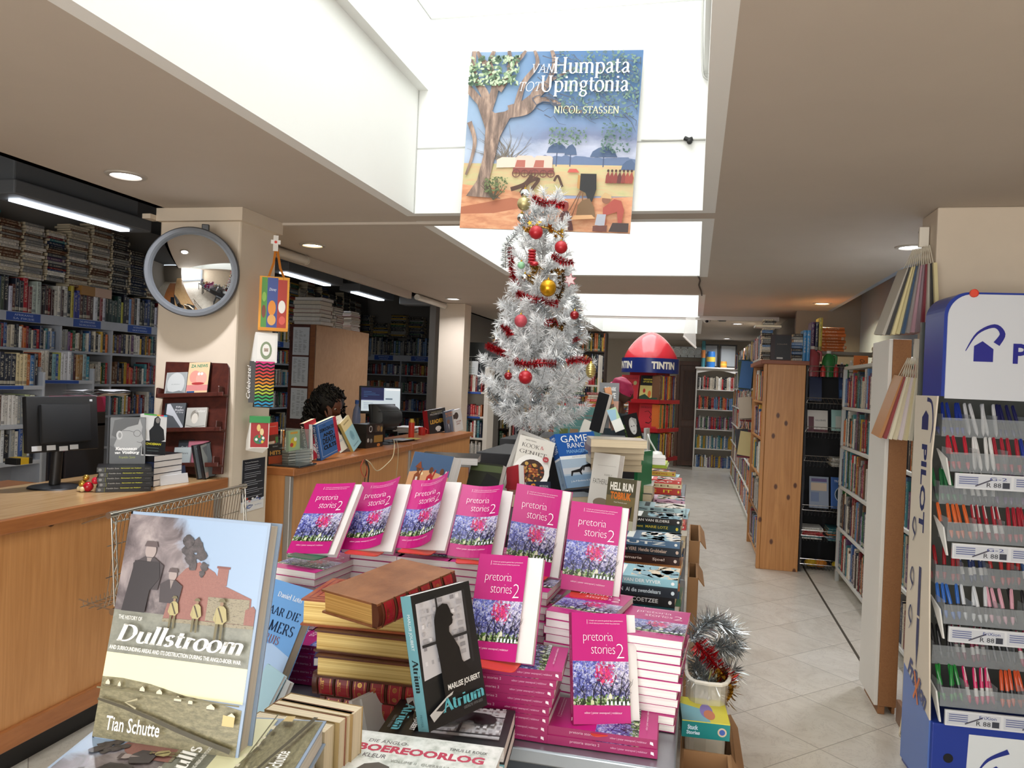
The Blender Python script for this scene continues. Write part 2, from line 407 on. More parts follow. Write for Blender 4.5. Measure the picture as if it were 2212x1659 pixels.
mb.box((pb.x, -.2, z1-.003),(pb.x+.003,3.74, z1+.003), GR)
mb.box((XL+.001,3.738, CEIL),(XL+.006,3.749, pa.z), GR)
struct(mb.build('trim_2'))
# the white shutter track across the ceiling at the step
mb = MB()
TW = mt('#d9d8d3', .5)
mb.box((XL-.02,9.16,2.352),(XR+.9,9.2,2.398), TW); mb.box((XL-.02,9.145,2.375),(XR+.02,9.16,2.392), mt('#f2f3f1', .4))
struct(mb.build('trim_3'))
# ceiling joint strip over the column and trim along the left opening
mb = MB()
mb.box((-2.36,3.94,2.385),(XL+.3,3.99,2.399), CEILM); mb.box((-2.85,3.575-.03,2.33),(-2.33,3.58,2.399), CREAM)
mb.box((-2.36,3.58,2.33),(-2.33,3.95,2.399), CREAM); mb.box((-2.9,3.5,2.335),(-2.85,3.58,2.36), CREAM)
mb.box((-2.83,3.95,2.33),(-2.79,7.2,2.399), CEILM)
struct(mb.build('trim_4'))
mb = MB()
mb.box((-2.85,3.58,0),(-2.36,3.94,2.4), CREAM); struct(mb.build('wall_column_left', bevel=.012))
mb = MB()
mb.box((1.02,3.74,0),(3.2,3.98,2.4), CREAM); struct(mb.build('wall_pillar_right', bevel=.006))
mb = MB()
BB = mt('#8a6a55', .5, var=.15)
mb.box((1.0,3.72,0),(1.02,3.99,.105), BB); mb.box((1.0,3.72,0),(3.2,3.74,.105), BB); struct(mb.build('baseboard_right', bevel=.003))
mb = MB(); mb.box((-5.85,-2.6,0),(-5.75,12.8,3.0), LEFTW); struct(mb.build('wall_left'))
mb = MB(); mb.box((-5.75,12.7,0),(-3.2,12.8,3.0), LEFTW); struct(mb.build('wall_left_end'))
mb = MB(); mb.box((-5.8,-2.6,2.98),(-2.8,12.8,3.08), DARKC); struct(mb.build('ceiling_left_room'))
mb = MB(); mb.box((-2.85,-2.6,2.4),(-2.8,12.8,2.98), DARKC); struct(mb.build('wall_left_header'))
mb = MB(); mb.box((-3.2,8.9,0),(-3.12,12.7,2.5), LEFTW); struct(mb.build('wall_left_return'))
mb = MB(); mb.box((-2.85,8.25,0),(-2.55,8.5,2.4), CREAM); struct(mb.build('wall_column_far', bevel=.006))
mb = MB(); mb.box((-3.2,15.7,0),(1.8,15.8,2.6), wall_mat('far_wall_paint', '#b7aa97')); struct(mb.build('wall_back'))
mb = MB(); mb.box((1.62,4,0),(1.7,9.3,4.2), BLUEW); struct(mb.build('wall_stairwell'))
mb = MB(); mb.box((1.0,8.4,0),(1.62,8.5,4.2), GREYW); struct(mb.build('wall_stair_end'))
mb = MB(); mb.box((1.14,8.5,0),(1.22,15.7,2.5), GREYW); struct(mb.build('wall_right'))
mb = MB(); mb.box((1.3,4,2.4),(1.34,8.5,4.2), BLUEW); mb.box((1.3,4,4.2),(1.7,8.5,4.25), BLUEW); struct(mb.build('wall_stair_head'))
mb = MB(); mb.box((-5.8,-2.7,0),(-2.2,-2.6,2.8), LEFTW); struct(mb.build('wall_front_left'))
mb = MB(); mb.box((1.9,-2.7,0),(1.98,3.74,2.4), CREAM); struct(mb.build('wall_front_right'))
mb = MB(); mb.box((-3.2,12.6,0),(-1.42,12.7,2.5), LEFTW); struct(mb.build('wall_back_left'))
# glass block window and brown door in the far wall
gx0, gx1 = aty(1440,760,15.6), aty(1516,760,15.6); zt = aty(1480,749,15.6).z; zb = aty(1480,771,15.6).z
GLB = mt('#cfd8d6', .12, spec=.9); MUL = mt('#8d8b86')
mb = MB(); n = 5; wd = (gx1.x-gx0.x)/n
for i in range(n):
 x = gx0.x+i*wd; cx = x+wd/2; cz = (zt+zb)/2
 mb.box((x+.01,15.62, zb),(x+wd-.01,15.7, zt), GLB)
 for r in (.04,.07): mb.lathe([(r, .012),(r+.012,.018),(r+.02,.012)], mt('#f0f4f2', .1),16,(cx, 15.62, cz), 'y')
mb.box((gx0.x, 15.63, zb-.01),(gx1.x, 15.69, zt+.01), MUL)
struct(mb.build('window_1'))
def wood(name, c1, c2, scale=(1,14,14), rough=.45, knots=False, kind='Object', dist=2.5):
 m, nt, b = newmat(name); v = mapping(nt, kind, scale=scale)
 n = noise(nt, v, 2.2,6,.6, dist); n3 = noise(nt, v, 9,3,.7,.5)
 f = mth(nt, 'ADD', mth(nt, 'MULTIPLY', n.outputs[0], .75), mth(nt, 'MULTIPLY', n3.outputs[0], .25))
 c = ramp(nt, f, [(.33, c1),(.66, c2)])
 if knots:
  v2 = mapping(nt, kind, scale=(5,3,3), rot=(PI/2,0,0)); vo = nd(nt, 'TexVoronoi', {'Vector': v2, 'Scale': 1.0}, voronoi_dimensions='2D')
  c = mixc(nt, ramp(nt, vo.outputs['Distance'], [(.05,1),(.09,0)]), c, '#5b3016')
 nt.links.new(c, b.inputs['Base Color']); b.inputs['Roughness'].default_value = rough
 return m
OAK = wood('veneer_panel', '#b27a45', '#c9915a', (9,9,.5),.4); OAKX = wood('veneer_edge', '#93592f', '#ab6d3d', (6,.8,6),.35)
TOPW = wood('counter_surface', '#a98457', '#c9a678', (7,.6,7),.22); PINE = wood('pine_boards', '#b3773f', '#cf9458', (10,10,.45),.4, True)
DOORW = wood('dark_door_wood', '#4a2c1c', '#6a4128', (9,9,.6),.4); MAHOG = wood('mahogany', '#3f1d18', '#57291f', (5,5,5),.35); CHIP = wood('brown_board', '#8d5f38', '#a06f43', (30,30,30),.6)
d0 = aty(1464,900,15.5).x; d1 = aty(1507,900,15.5).x
mb = MB()
mb.box((d0-.05,15.45,0),(d0+.01,15.6,2.0), DOORW); mb.box((d0-.05,15.45,2.0),(d1+.08,15.6,2.08), DOORW); mb.box((d1+.02,15.45,0),(d1+.08,15.6,2.0), DOORW)
mb.box((d0+.01,15.5,.02),(d1+.02,15.54,2.0), DOORW)
for z0, z1 in ((.12,.78),(.92,1.88)):
 mb.box((d0+.08,15.485, z0),(d1-.05,15.5, z1), wood('door_panel_wood', '#3c2216', '#573420', (9,9,.6)))
 for q in ((d0+.06, z0-.02, d1-.03, z0),(d0+.06, z1, d1-.03, z1+.02)): mb.box((q[0], 15.478, q[1]),(q[2], 15.5, q[3]), DOORW)
struct(mb.build('door_1', bevel=.004))
# --- lamps
def downlight(px, py, warm, label, power=9):
 z = 2.5 if py > 690 else CEIL
 p = atz(px, py, z); r = .062
 t = empty('ceiling_light', p); tag(t, label, 'light', 'round recessed ceiling lights')
 mb = MB(); mb.lathe([(r+.026,-.0005),(r+.022,-.007),(r+.004,-.009),(r, -.002),(r, .03)], mt('#b8b0a4', .4,.2),32); mb.build('ring', t, 40)
 col = '#ffe9b8' if warm else '#f4f6ff'
 mb = MB(); mb.lathe([(0.0005,-.0035),(r, -.003)], mt(col, .4, emit=6),32); mb.build('diffuser', t)
 l = bpy.data.lights.new('downlight_lamp', 'AREA'); l.shape = 'DISK'; l.size = .11; l.energy = power; l.color = lin(col); l.spread = 2.6
 o = bpy.data.objects.new('downlight_lamp', l); COL.objects.link(o); o.parent = t; o.location = (0,0,-.012)
 mb = MB()
for a in ((272,378,0, 'round white ceiling light above the front counter', 10),(675,529,1, 'warm round ceiling light above the counter past the column', 8),(979,645,0, 'small round ceiling light near the far end of the second counter', 8),
          (1969,533,0, 'round white ceiling light beside the hanging gift bags', 9),(1776,655,1, 'warm yellow round ceiling light above the pine bookcase', 8),(1593,699,0, 'round ceiling light past the security camera', 6),(1570,731,0, 'round ceiling light above the white bookcase at the far end', 6)):
 downlight(*a)
def tube_light(pa, pb, label, power, z=2.52):
 a = atz(*pa, z); b = atz(*pb, z); x = (a.x+b.x)/2; L = b.y-a.y
 t = empty('fluorescent_light', (x, (a.y+b.y)/2, z)); tag(t, label, 'light', 'fluorescent lights in the back room')
 mb = MB(); m = mt('#6d7073', .5)
 mb.box((-.13,-L/2-.12,.01),(.13, L/2+.12,.1), m); mb.box((-.06,-L/2-.06,.1),(.06, L/2+.06,.459), m); mb.build('housing', t, bevel=.01)
 mb = MB(); mb.box((-.04,-L/2,-.004),(.04, L/2,.012), mt('#e8f2ff', .4, emit=5)); mb.build('tube', t)
 l = bpy.data.lights.new('tube_lamp', 'AREA'); l.shape = 'RECTANGLE'; l.size = .08; l.size_y = L; l.energy = power; l.color = (.85,.93,1)
 o = bpy.data.objects.new('tube_lamp', l); COL.objects.link(o); o.parent = t; o.location = (0,0,-.012)
tube_light((20,433),(278,499), 'long fluorescent strip light above the shelves behind the front counter', 2.6)
tube_light((606,590),(712,617), 'fluorescent strip light over the book piles on the partition', 3.2)
tube_light((756,632),(831,649), 'smaller fluorescent strip light deepest in the back room', 3)
mb = MB()  # unlit fitting at the end of the room
p = aty(925,655,8.9); t = empty('fluorescent_light', p); tag(t, 'unlit pale strip light near the end wall of the back room', 'light', 'fluorescent lights in the back room')
mb.box((-.35,-.1,-.03),(.35,.1,.07), mt('#8d9092', .5)); mb.build('housing', t, bevel=.02)
# white roller fittings on the edge of the opening
for q0, q1, Y0, Y1, lab in ((595,685,4.3,5.05, 'white round-ended tube under the ceiling edge past the column'),(921,1000,7.35,8.22, 'white round-ended tube under the ceiling edge at the far column')):
 mb = MB(); mb.tube([(-2.79, Y0, 2.365),(-2.79, Y1, 2.365)], .03, mt('#d8d2c6', .4),12)
 mb.tube([(-2.79, Y1-.01,2.365),(-2.79, Y1+.012,2.365)], .036, mt('#cfc8bb', .4),12)
 tag(mb.build('shutter_tube', smooth=40), lab, 'tube')
# dome security camera
p = atz(1527,686,2.4); t = empty('security_camera', p); tag(t, 'white dome security camera under the ceiling by the white track', 'camera')
mb = MB(); mb.lathe([(.001,0),(.05,0),(.052,-.025),(.046,-.04),(.03,-.062),(.001,-.068)], mt('#d9d4cb', .35),24); mb.build('housing', t, 50)
mb = MB(); mb.ball((0,-.035,-.045),.02, mt('#15161a', .1),14); mb.build('lens', t, 60)
mb = MB(); mb.tube([(.04,0,-.01),(.1,.01,-.015),(.13,0,-.03),(.2,.01,-.028),(.26,0,-.02),(.3,.01,-.012)], .007, mt('#18181a'),6); mb.tube([(.14,0,-.03),(.22,.01,-.028)], .013, mt('#18181a'),8); mb.build('cable', t, 60)

# === books
def proj(p):
 q = Vector(p)-CAMP; z = q.dot(FWD)
 return (IMW/2+FPX*q.dot(EX)/z, IMH/2+FPX*q.dot(EYD)/z)
def stand(bl, br, tl, zb, lean=0, roll=0):
 """pose, width and height of an upright panel whose foot runs bl-br on the level zb and whose top reaches tl"""
 A = atz(*bl, zb); B = atz(*br, zb); d = B-A; w = d.length; yaw = math.degrees(math.atan2(d.y, d.x))
 M = pose(A, yaw, lean, roll); lo, hi = .02,2.0
 for _ in range(40):
  h = (lo+hi)/2
  if proj(M @ Vector((0,0, h)))[1] > tl[1]: lo = h
  else: hi = h
 return M, w, h
def pages_mat(hexc, name):
 m, nt, b = newmat(name); v = mapping(nt, 'Object', scale=(1,1,1)); sp = nd(nt, 'SeparateXYZ', {0: v})
 n = noise(nt, nd(nt, 'CombineXYZ', {0: mth(nt, 'MULTIPLY', sp.outputs[0], 3),1: mth(nt, 'MULTIPLY', sp.outputs[1], 900),2: mth(nt, 'MULTIPLY', sp.outputs[2], 3)}).outputs[0], 1,2)
 c = lin(hexc); nt.links.new(mixc(nt, ramp(nt, n.outputs[0], [(.35,0),(.6,1)]), tuple(x*.8 for x in c), c), b.inputs['Base Color'])
 b.inputs['Roughness'].default_value = .7; return m
PGW = pages_mat('#f1eeec', 'white_pages'); PGC = pages_mat('#e3d3b4', 'cream_pages'); PGB = pages_mat('#cdb28d', 'browned_pages')
def shell(mb, w, h, t, mat, hard=False, curl=0, spine=None, back=True, ext=0.0):
 th = .0028 if hard else .0006; o = .004 if hard else 0; n = 10 if curl else 1
 cv = lambda u: curl*max(0,(u-.25*w)/(.75*w))**2
 if curl:
  P = [(w*i/n, -cv(w*i/n)) for i in range(n+1)]
  vs = [(x, y-q, z) for q in (0, th) for z in (0, h) for x, y in P]; k = n+1
  fs = []
  for i in range(n): fs += [(i, i+1, k+i+1, k+i),(2*k+i+1,2*k+i, 3*k+i, 3*k+i+1),(i, 2*k+i, 2*k+i+1, i+1),(k+i, k+i+1,3*k+i+1,3*k+i)]
  fs.append((n, 2*k+n, 3*k+n, k+n)); mb.add(vs, fs, mat)
 else: mb.box((0,-th, -o),(w+o, 0, h+o), mat)
 if back: mb.box((0, t, -o),(w+o, t+th, h+o), mat)
 if hard:
  N = 6; pts = [(-.006*math.sin(PI*i/N),-th+(t+2*th)*i/N) for i in range(N+1)]; pts += [(p[0]+th, p[1]) for p in pts[::-1]]
  mb.extrude([(x, y, -o) for x, y in pts], (0,0, h+2*o), spine or mat)
 else: mb.box((-th, -th, 0),(0, t+th, h), spine or mat)
 return cv, th
def book(name, label, cat, M, w, h, t, cover='#888888', front=None, spine=None, spine_col=None, back=None, pages=None, hard=False, curl=0, group=None, cut=1.0):
 cm = mt(cover, .32, spec=.5) if isinstance(cover, str) else cover; sm = None if spine_col is None else (mt(spine_col, .35) if isinstance(spine_col, str) else spine_col)
 r = empty(name); tag(r, label, cat, group)
 mb = MB(); cv, th = shell(mb, w*cut if curl else w, h, t, cm, hard, curl, sm, back=not (curl and cut < 1))
 if curl and cut < 1: mb.box((0, t, 0),(w, t+th, h), cm)
 if front: front(Art(mb, lambda u, v, e: (u, -th-e-(cv(u) if curl else 0), v), w*cut if curl else w, h))
 if spine:
  if hard: spine(Art(mb, lambda u, v, e: (-e-.006*math.sin(PI*min(max(u/t, 0),1)), t-u, v), t, h))
  else: spine(Art(mb, lambda u, v, e: (-th-e, t-u, v), t, h))
 if back: back(Art(mb, lambda u, v, e: (w-u, t+th+e, v), w, h))
 mb.build('cover', r)
 mb = MB(); i = .001; mb.box((.0005,.0004, i if not hard else .0),(w-.0015, t-.0004, h-i if not hard else h), pages or PGW); mb.build('page_block', r)
 place(r, M); return r
def spine_text(a, s, col='#ffffff', v0=.1, v1=.9, frac=.5, **k):
 a.text(s, a.w*(.5-frac/2), a.h*v1, wd=a.h*(v1-v0), ht=a.w*frac, mat=col, rot=-PI/2, **k)

# === the two wooden counters
ZC = .98
t = empty('service_counter', (-2.7,2,0)); tag(t, 'wood veneer counter with worn top in front of the shelves and black screen', 'counter')
def part(mb, name, par, **k):
 o = mb.build(name, None, **k); o.parent = par; o.matrix_parent_inverse = Matrix.Translation(-par.location); return o
mb = MB(); mb.box((-2.99,-1.2,.93),(-2.385,3.57, ZC-.0005), TOPW); part(mb, 'worktop', t, bevel=.002)
mb = MB(); mb.box((-2.388,-1.2,.925),(-2.365,3.57, ZC), OAKX); part(mb, 'front_edge', t, bevel=.006, seg=3)
mb = MB()
y = -1.2
hole = atx(110,1127,-2.4)
mb.box((-2.43,-1.2,.13),(-2.4,3.55,.925), OAK); part(mb, 'front_panel', t)
mb = MB(); mb.lathe([(.019,.0),(.0205,.002),(.0165,.002),(.0165,.0)], mt('#7a4e2a'),24,(-2.4, hole.y, hole.z), 'x'); mb.lathe([(.0005,.0008),(.0165,.0008)], mt('#1a0f08', .9),24,(-2.4, hole.y, hole.z), 'x'); part(mb, 'cable_hole', t)
mb = MB(); mb.box((-2.41,-1.2,.12),(-2.385,3.55,.2), OAKX); part(mb, 'bottom_rail', t, bevel=.005)
mb = MB(); mb.box((-2.5,-1.2,0),(-2.47,3.55,.125), mt('#141212', .4)); part(mb, 'plinth', t)
mb = MB(); mb.box((-2.43,3.5,.13),(-2.398,3.555,.925), mt('#a8a59f', .35,.6)); part(mb, 'end_post', t)
# lower desk behind the counter
t = empty('staff_desk', (-3.2,2,0)); tag(t, 'low brown desk behind the front counter carrying the keyboard', 'desk')
mb = MB(); mb.box((-3.6,.5,.86),(-2.995,3.4,.9), OAKX); part(mb, 'worktop', t, bevel=.004)
for y in (.6,3.3):
 mb = MB(); mb.box((-3.55, y-.02,0),(-3.05, y+.02,.86), OAK); part(mb, 'leg', t)
# second counter
c0 = atz(636,1013, ZC); c1 = atz(1022,934, ZC); dv = (c1-c0).normalized(); nv = Vector((-dv.y, dv.x, 0)); LEN = (c1-c0).length
MC = Matrix(((dv.x, nv.x, 0, c0.x),(dv.y, nv.y, 0, c0.y),(0,0,1,0),(0,0,0,1)))
t = empty('service_counter', M=MC); tag(t, 'long wood veneer counter past the column with books and a screen on it', 'counter')
J = (atz(893,961, ZC)-c0).length
mb = MB(); mb.box((0,0,.935),(J-.003,.44, ZC), OAKX); mb.box((J, -.004,.94),(LEN, .44, ZC+.006), OAKX); mb.build('worktop', t, bevel=.006, seg=3)
mb = MB(); mb.box((.02,.03,.1),(J, .06,.935), OAK); mb.box((J+.02,.025,.1),(LEN-.03,.055,.94), OAK); mb.box((.02,.06,.1),(.05,.42,.935), OAK); mb.box((LEN-.06,.055,.1),(LEN-.03,.42,.94), OAK); mb.build('front_panel', t)
mb = MB(); mb.box((-.004,.02,.1),(.034,.058,.935), mt('#a8a59f', .35,.6)); mb.build('corner_post', t, bevel=.004)
mb = MB(); mb.box((J-.01,.015,.1),(J+.025,.058,.935), mt('#a8a59f', .35,.6)); mb.build('corner_post', t, bevel=.004)
mb = MB(); mb.box((.06,.08,0),(LEN-.1,.1,.1), mt('#141212', .4)); mb.build('plinth', t)
# --- convex mirror on the column
cc = aty(415,588,3.44)
t = empty('convex_mirror', cc); tag(t, 'round convex security mirror in a grey rim on the column', 'mirror')
m, nt, b = newmat('mirror_glass'); b.inputs['Metallic'].default_value = 1; b.inputs['Roughness'].default_value = .015; b.inputs['Base Color'].default_value = (.82,.84,.85,1)
R = .205; Rs = .36; prof = [(R*i/18+1e-4,-(math.sqrt(Rs*Rs-(R*i/18)**2)-math.sqrt(Rs*Rs-R*R))) for i in range(19)]
MT = Matrix.Rotation(math.radians(26),4, 'Z') @ Matrix.Rotation(math.radians(4),4, 'X')
mb = MB(); mb.T = MT; mb.lathe([(r, -z) for r, z in prof], m, 64,(0,0,0), 'y'); mb.build('mirror_dome', t, 80)
mb = MB(); mb.T = MT; mb.lathe([(R-.004,.0),(R+.004,.016),(R+.02,.016),(R+.026,.006),(R+.026,-.02),(R-.004,-.022),(.001,-.022)], mt('#53565a', .5),64,(0,0,0), 'y'); mb.build('rim', t, 40)
mb = MB(); mb.T = MT; mb.box((.04,.0, R+.01),(.075,.03, R+.045), mt('#1d1d1f', .4)); mb.build('clip', t, bevel=.003); mb = MB(); mb.T = MT; mb.box((-.02,.02,-.02),(.02,.13,.02), mt('#1d1d1f', .4)); mb.build('bracket', t, bevel=.003)
# --- wire basket hung on the counter front
CHR = mt('#b9b5ab', .22,.9)
def wire_basket():
 X0 = -2.385
 a = atx(200,1104, X0+.06); bq = atx(487,1050, X0+.05); Y0, Y1, zt = a.y, bq.y, a.z-.005
 bo = atx(236,1306, X0+.1); zb = bo.z; XB = X0+.16
 t = empty('wire_basket', (X0, (Y0+Y1)/2, zb)); tag(t, 'empty chrome wire basket hung on the front of the counter', 'basket')
 o = t.location; mb = MB(); w = .0022
 F = lambda x, y, z: (x-o.x, y-o.y, z-o.z)
 bk, fr = X0+.012, X0+.17  # wall side top, outer bottom
 mb.tube([F(fr-.02, Y0, zt), F(fr-.02, Y1, zt)], .0085, CHR, 10); mb.tube([F(fr-.02, Y0, zt-.035), F(fr-.02, Y1, zt-.035)], .004, CHR, 8)
 mb.build('front_rail', t, 40)
 for y in (Y0, Y1):
  mb = MB()
  for dx in (0,.022): mb.tube([F(fr-.02+dx*0, y+dx, zt-.01), F(fr+.01, y+dx, zb+.02)], .0035, CHR, 8)
  K = 9; pts = [F(fr-.02+.03*i/K, y+(.022 if i % 2 else 0), zt-.015-(zt-zb-.05)*i/K) for i in range(K+1)]; mb.tube(pts, .0022, CHR, 6)
  mb.tube([F(fr-.025, y-.012, zt-.004), F(fr-.025, y+.03, zt-.004)], .0135, CHR, 14); mb.tube([F(fr+.01, y-.012, zb+.0), F(fr+.01, y+.03, zb+.0)], .014, CHR, 14)
  mb.tube([F(bk, y, zt-.05), F(fr-.02, y, zt)], .003, CHR, 6); mb.tube([F(bk, y, zb+.03), F(fr+.01, y, zb)], .003, CHR, 6)
  mb.build('end_frame', t, 40)
 mb = MB(); K = 40
 for i in range(1, K):
  y = Y0+(Y1-Y0)*i/K; mb.tube([F(fr-.02, y, zt), F(fr-.012, y, zt-.03), F(fr-.05, y, zb+.03), F(fr-.06, y, zb), F(bk, y, zb), F(bk, y, zb+.02)], .0016, CHR, 5)
 for z in (.33,.66): mb.tube([F(fr-.035, Y0, zb+(zt-zb)*z), F(fr-.035, Y1, zb+(zt-zb)*z)], .0022, CHR, 6)
 for x in (.02,.06,.1): mb.tube([F(X0+x, Y0, zb-.002), F(X0+x, Y1, zb-.002)], .0022, CHR, 6)
 K = 44; mb.tube([F(fr-.016, Y0+(Y1-Y0)*i/K, zt-(.034 if i % 2 else .004)) for i in range(K+1)], .0018, CHR, 5)
 mb.build('wire_grid', t, 40)
wire_basket()
# --- things hung on the column
def flat_panel(name, label, cat, M, w, h, th, art, base='#ffffff', rough=.4, group=None):
 mb = MB(); mb.box((0,0,0),(w, th, h), mt(base, rough)); art(Art(mb, lambda u, v, e: (u, -e, v), w, h)); o = mb.build(name); tag(o, label, cat, group); return place(o, M)
# notice on the side of the column
XS = -2.358
def side(px, py): return atx(px, py, XS)
n0, n1 = side(519,1109), side(568,1082); ntop = side(527,994)
w = (n1-n0).length; h = ntop.z-n0.z
def notice(a):
 a.frect(0,.2,1,1, '#1b2029'); r = random.Random(3)
 a.ftext('Terms en Voorwaardes', .1,.93,.6,.022, mat='#e8e8e8')
 for i in range(17):
  if i % 4 == 3: continue
  a.frect(.1,.88-i*.038, r.uniform(.6,.95),.888-i*.038, '#aeb2b8')
 a.fpoly([(0,.2),(.2,.22),(.4,.2),(.6,.23),(.8,.2),(1,.22),(1,.17),(0,.17)], '#d8dce4')
 for i in range(9): a.fdisc(r.uniform(.1,.9), r.uniform(.19,.25),.05,.02, r.choice(['#c84a3a', '#5a6aa0', '#d8a0a0', '#f4f4f4']))
 a.fstroke([(.2,.08),(.35,.12),(.5,.1),(.35,.06),(.22,.075)], .02, '#2a5aa8'); a.ftext('Protea', .2,.1,.3,.03, mat='#223a6a'); a.ftext('boekhuis', .58,.09,.3,.018, mat='#4a6aa8')
flat_panel('notice', 'tall dark notice with lines of white print on the side of the column', 'notice', pose(n0+Vector((.002,0,0)),90), w, h, .0015, notice, '#e8e6e2')
# orange shopping bag
A = side(543,590)+Vector((.03,-.06,0))
def shop_bag():
 tl, bl = aty(540,594,3.66), aty(545,712,3.66); w, h, d = .155, tl.z-bl.z, .07
 t = empty('shopping_bag', (bl.x+.02,3.68, bl.z)); tag(t, 'orange shopping bag with coloured picture panels hanging on the column', 'bag')
 yw = Matrix.Rotation(math.radians(32),4, 'Z'); OR = mt('#e59a1c', .35); mb = MB(); mb.T = yw
 n = 6; o = [(0,0),(w, -.0),(w, d),(w*.5, d+.006),(0, d)]
 mb.add([(x, y*.55, h) for x, y in o]+[(x*1.0, y, .012) for x, y in o]+[(x*.96+.003, y*.9,0) for x, y in o],
           [(i, 5+i, 5+(i+1) % 5,(i+1) % 5) for i in range(5)]+[(5+i, 10+i, 10+(i+1) % 5,5+(i+1) % 5) for i in range(5)]+[(14,13,12,11,10)], OR)
 a = Art(mb, lambda u, v, e: (u, -e-.0004, v), w, h)
 a.frect(.08,.06,.27,.98, '#4f8f3a'); a.frect(.27,.06,.62,.98, '#3c4f8f'); a.frect(.62,.06,.93,.95, '#b0301f')
 a.fdisc(.17,.35,.07,.12, '#7a3f2a'); a.fdisc(.17,.62,.07,.09, '#86b84a'); a.fdisc(.44,.42,.13,.14, '#e08a2a'); a.fdisc(.44,.2,.14,.1, '#e0a65a'); a.fdisc(.77,.45,.12,.12, '#ece8e0'); a.fdisc(.79,.2,.11,.08, '#d8584a')
 a.ftext('Disney', .33,.72,.24,.07, mat='#dfe6f4', shear=.3); a.frect(0,0,1,.05, '#d98c12')
 mb.build('body', t)
 mb = MB(); mb.T = yw
 for y in (.0,.03):
  p = [(.035, y, h-.03),(.04, y, h),(.062, y+.01, h+.075),(.07, y+.012, h+.155),(.078, y+.01, h+.155),(.098, y+.0, h+.05),(.12, y, h),(.125, y, h-.03)]
  vs = []; fs = []
  for i, q in enumerate(p):
   vs += [(q[0], q[1]-.001, q[2]),(q[0]+.012, q[1]+.006, q[2])]
  for i in range(len(p)-1): fs.append((2*i, 2*i+1,2*i+3,2*i+2))
  mb.add(vs, fs, mt('#c9771a', .5))
 mb.build('handle', t)
 mb = MB(); mb.T = yw; mb.box((.062,.008, h+.14),(.088,.011, h+.225), mt('#e6e2da')); mb.box((.05,.007, h+.178),(.1,.0105, h+.2), mt('#efece6')); mb.lathe([(.0005,.0),(.0075,.0)], mt('#e5382a'),16,(.075,.0065, h+.189), 'y'); mb.build('hang_tag', t)
shop_bag()
CARDS = []
def card_pack(px0, px1, Y, label, art, base='#eceae4', n=4, yaw=38, th=.004, strip=None, group='cards hung on the column'):
 p0 = aty(*px0, Y); w = abs(aty(px1[0], px0[1], Y).x-p0.x)/math.cos(math.radians(yaw))*.92; h = p0.z-aty(px0[0], px1[1], Y).z
 t = empty('card_pack', (p0.x, Y, p0.z-h)); tag(t, label, 'cards', group); Rz = Matrix.Rotation(math.radians(yaw),4, 'Z')
 for i in range(n):
  mb = MB(); mb.T = Rz @ Matrix.Translation((-.006*i, .012*i, -.004*i)) @ Matrix.Rotation(math.radians(2.2*i),4, 'Y')
  mb.box((0,0,0),(w, th, h), mt(base, .35))
  if i == 0: art(Art(mb, lambda u, v, e: (u, -e, v), w, h))
  mb.build('card', t)
 if strip: mb = MB(); mb.T = Rz; mb.box((-.004,-.003, h-.02),(w+.004,.045, h+.015), mt(strip, .4)); mb.build('header', t)
def xmas(a): a.frect(.1,.1,.9,.9, '#f4f1ea'); a.fdisc(.5,.4,.26,.3, '#8a9a7a'); a.fdisc(.5,.42,.17,.2, '#f4f1ea'); a.frect(.4,.36,.6,.48, '#c4b0a0'); a.ftext('25', .43,.38,.14,.06, mat='#222222')
card_pack((552,717),(588,782),3.68, 'white greeting cards with a wreath picture hanging under the orange bag', xmas)
def celeb(a):
 a.frect(0,0,1,1, '#d8355a'); r = random.Random(5)
 for i, c in enumerate(['#2f9fd0', '#39b36a', '#b8cf3f', '#f0c02c', '#f08a2a', '#e8502f', '#e2354f', '#d8307a']): a.frect(0, i/8,1,(i+1)/8, c)
 for i in range(13):
  y = .03+i*.075; a.fstroke([(0, y),(.2, y+.03),(.4, y-.01),(.6, y+.025),(.8, y-.005),(1, y+.03)], .09, '#16120f')
def celeb2(a): celeb(a); a.frect(-.0,0,.12,1, '#16120f')
card_pack((553,780),(583,878),3.68, 'rainbow gift bag with black tiger stripes hanging on the column', celeb, '#201613', 2,38,.01)
p = aty(545,780,3.68); bt = aty(547,870,3.68)
def cel(a):
 a.frect(0,0,1,1, '#17120f'); a.text('Celebrate!', a.w*.2, a.h*.1, wd=a.h*.8, ht=a.w*.55, mat='#f0ece6', rot=PI/2, shear=.3)
flat_panel('gift_bag', 'black gift bag side lettered Celebrate beside the tiger stripe bag', 'bag', pose((p.x-.012,3.675, bt.z),20),.035, p.z-bt.z, .006, cel, '#17120f')
def red_card(a): a.frect(.04,.03,.96,.97, '#a92c2f'); a.fdisc(.45,.7,.1,.12, '#e6c57a'); a.fdisc(.62,.56,.1,.12, '#e8d29a'); a.fdisc(.5,.3,.3,.16, '#3f7a4f'); [a.fdisc(u, v, .07,.05, c) for u, v, c in ((.35,.3, '#f2efe8'),(.55,.25, '#4a5aa8'),(.7,.35, '#f2efe8'),(.5,.4, '#c8452f'),(.66,.22, '#e8c040'))]
card_pack((541,905),(573,968),3.68, 'red candle Christmas cards under a green header hanging low on the column', red_card, '#e9e4da', 5,34,.003, '#2f8f4a')
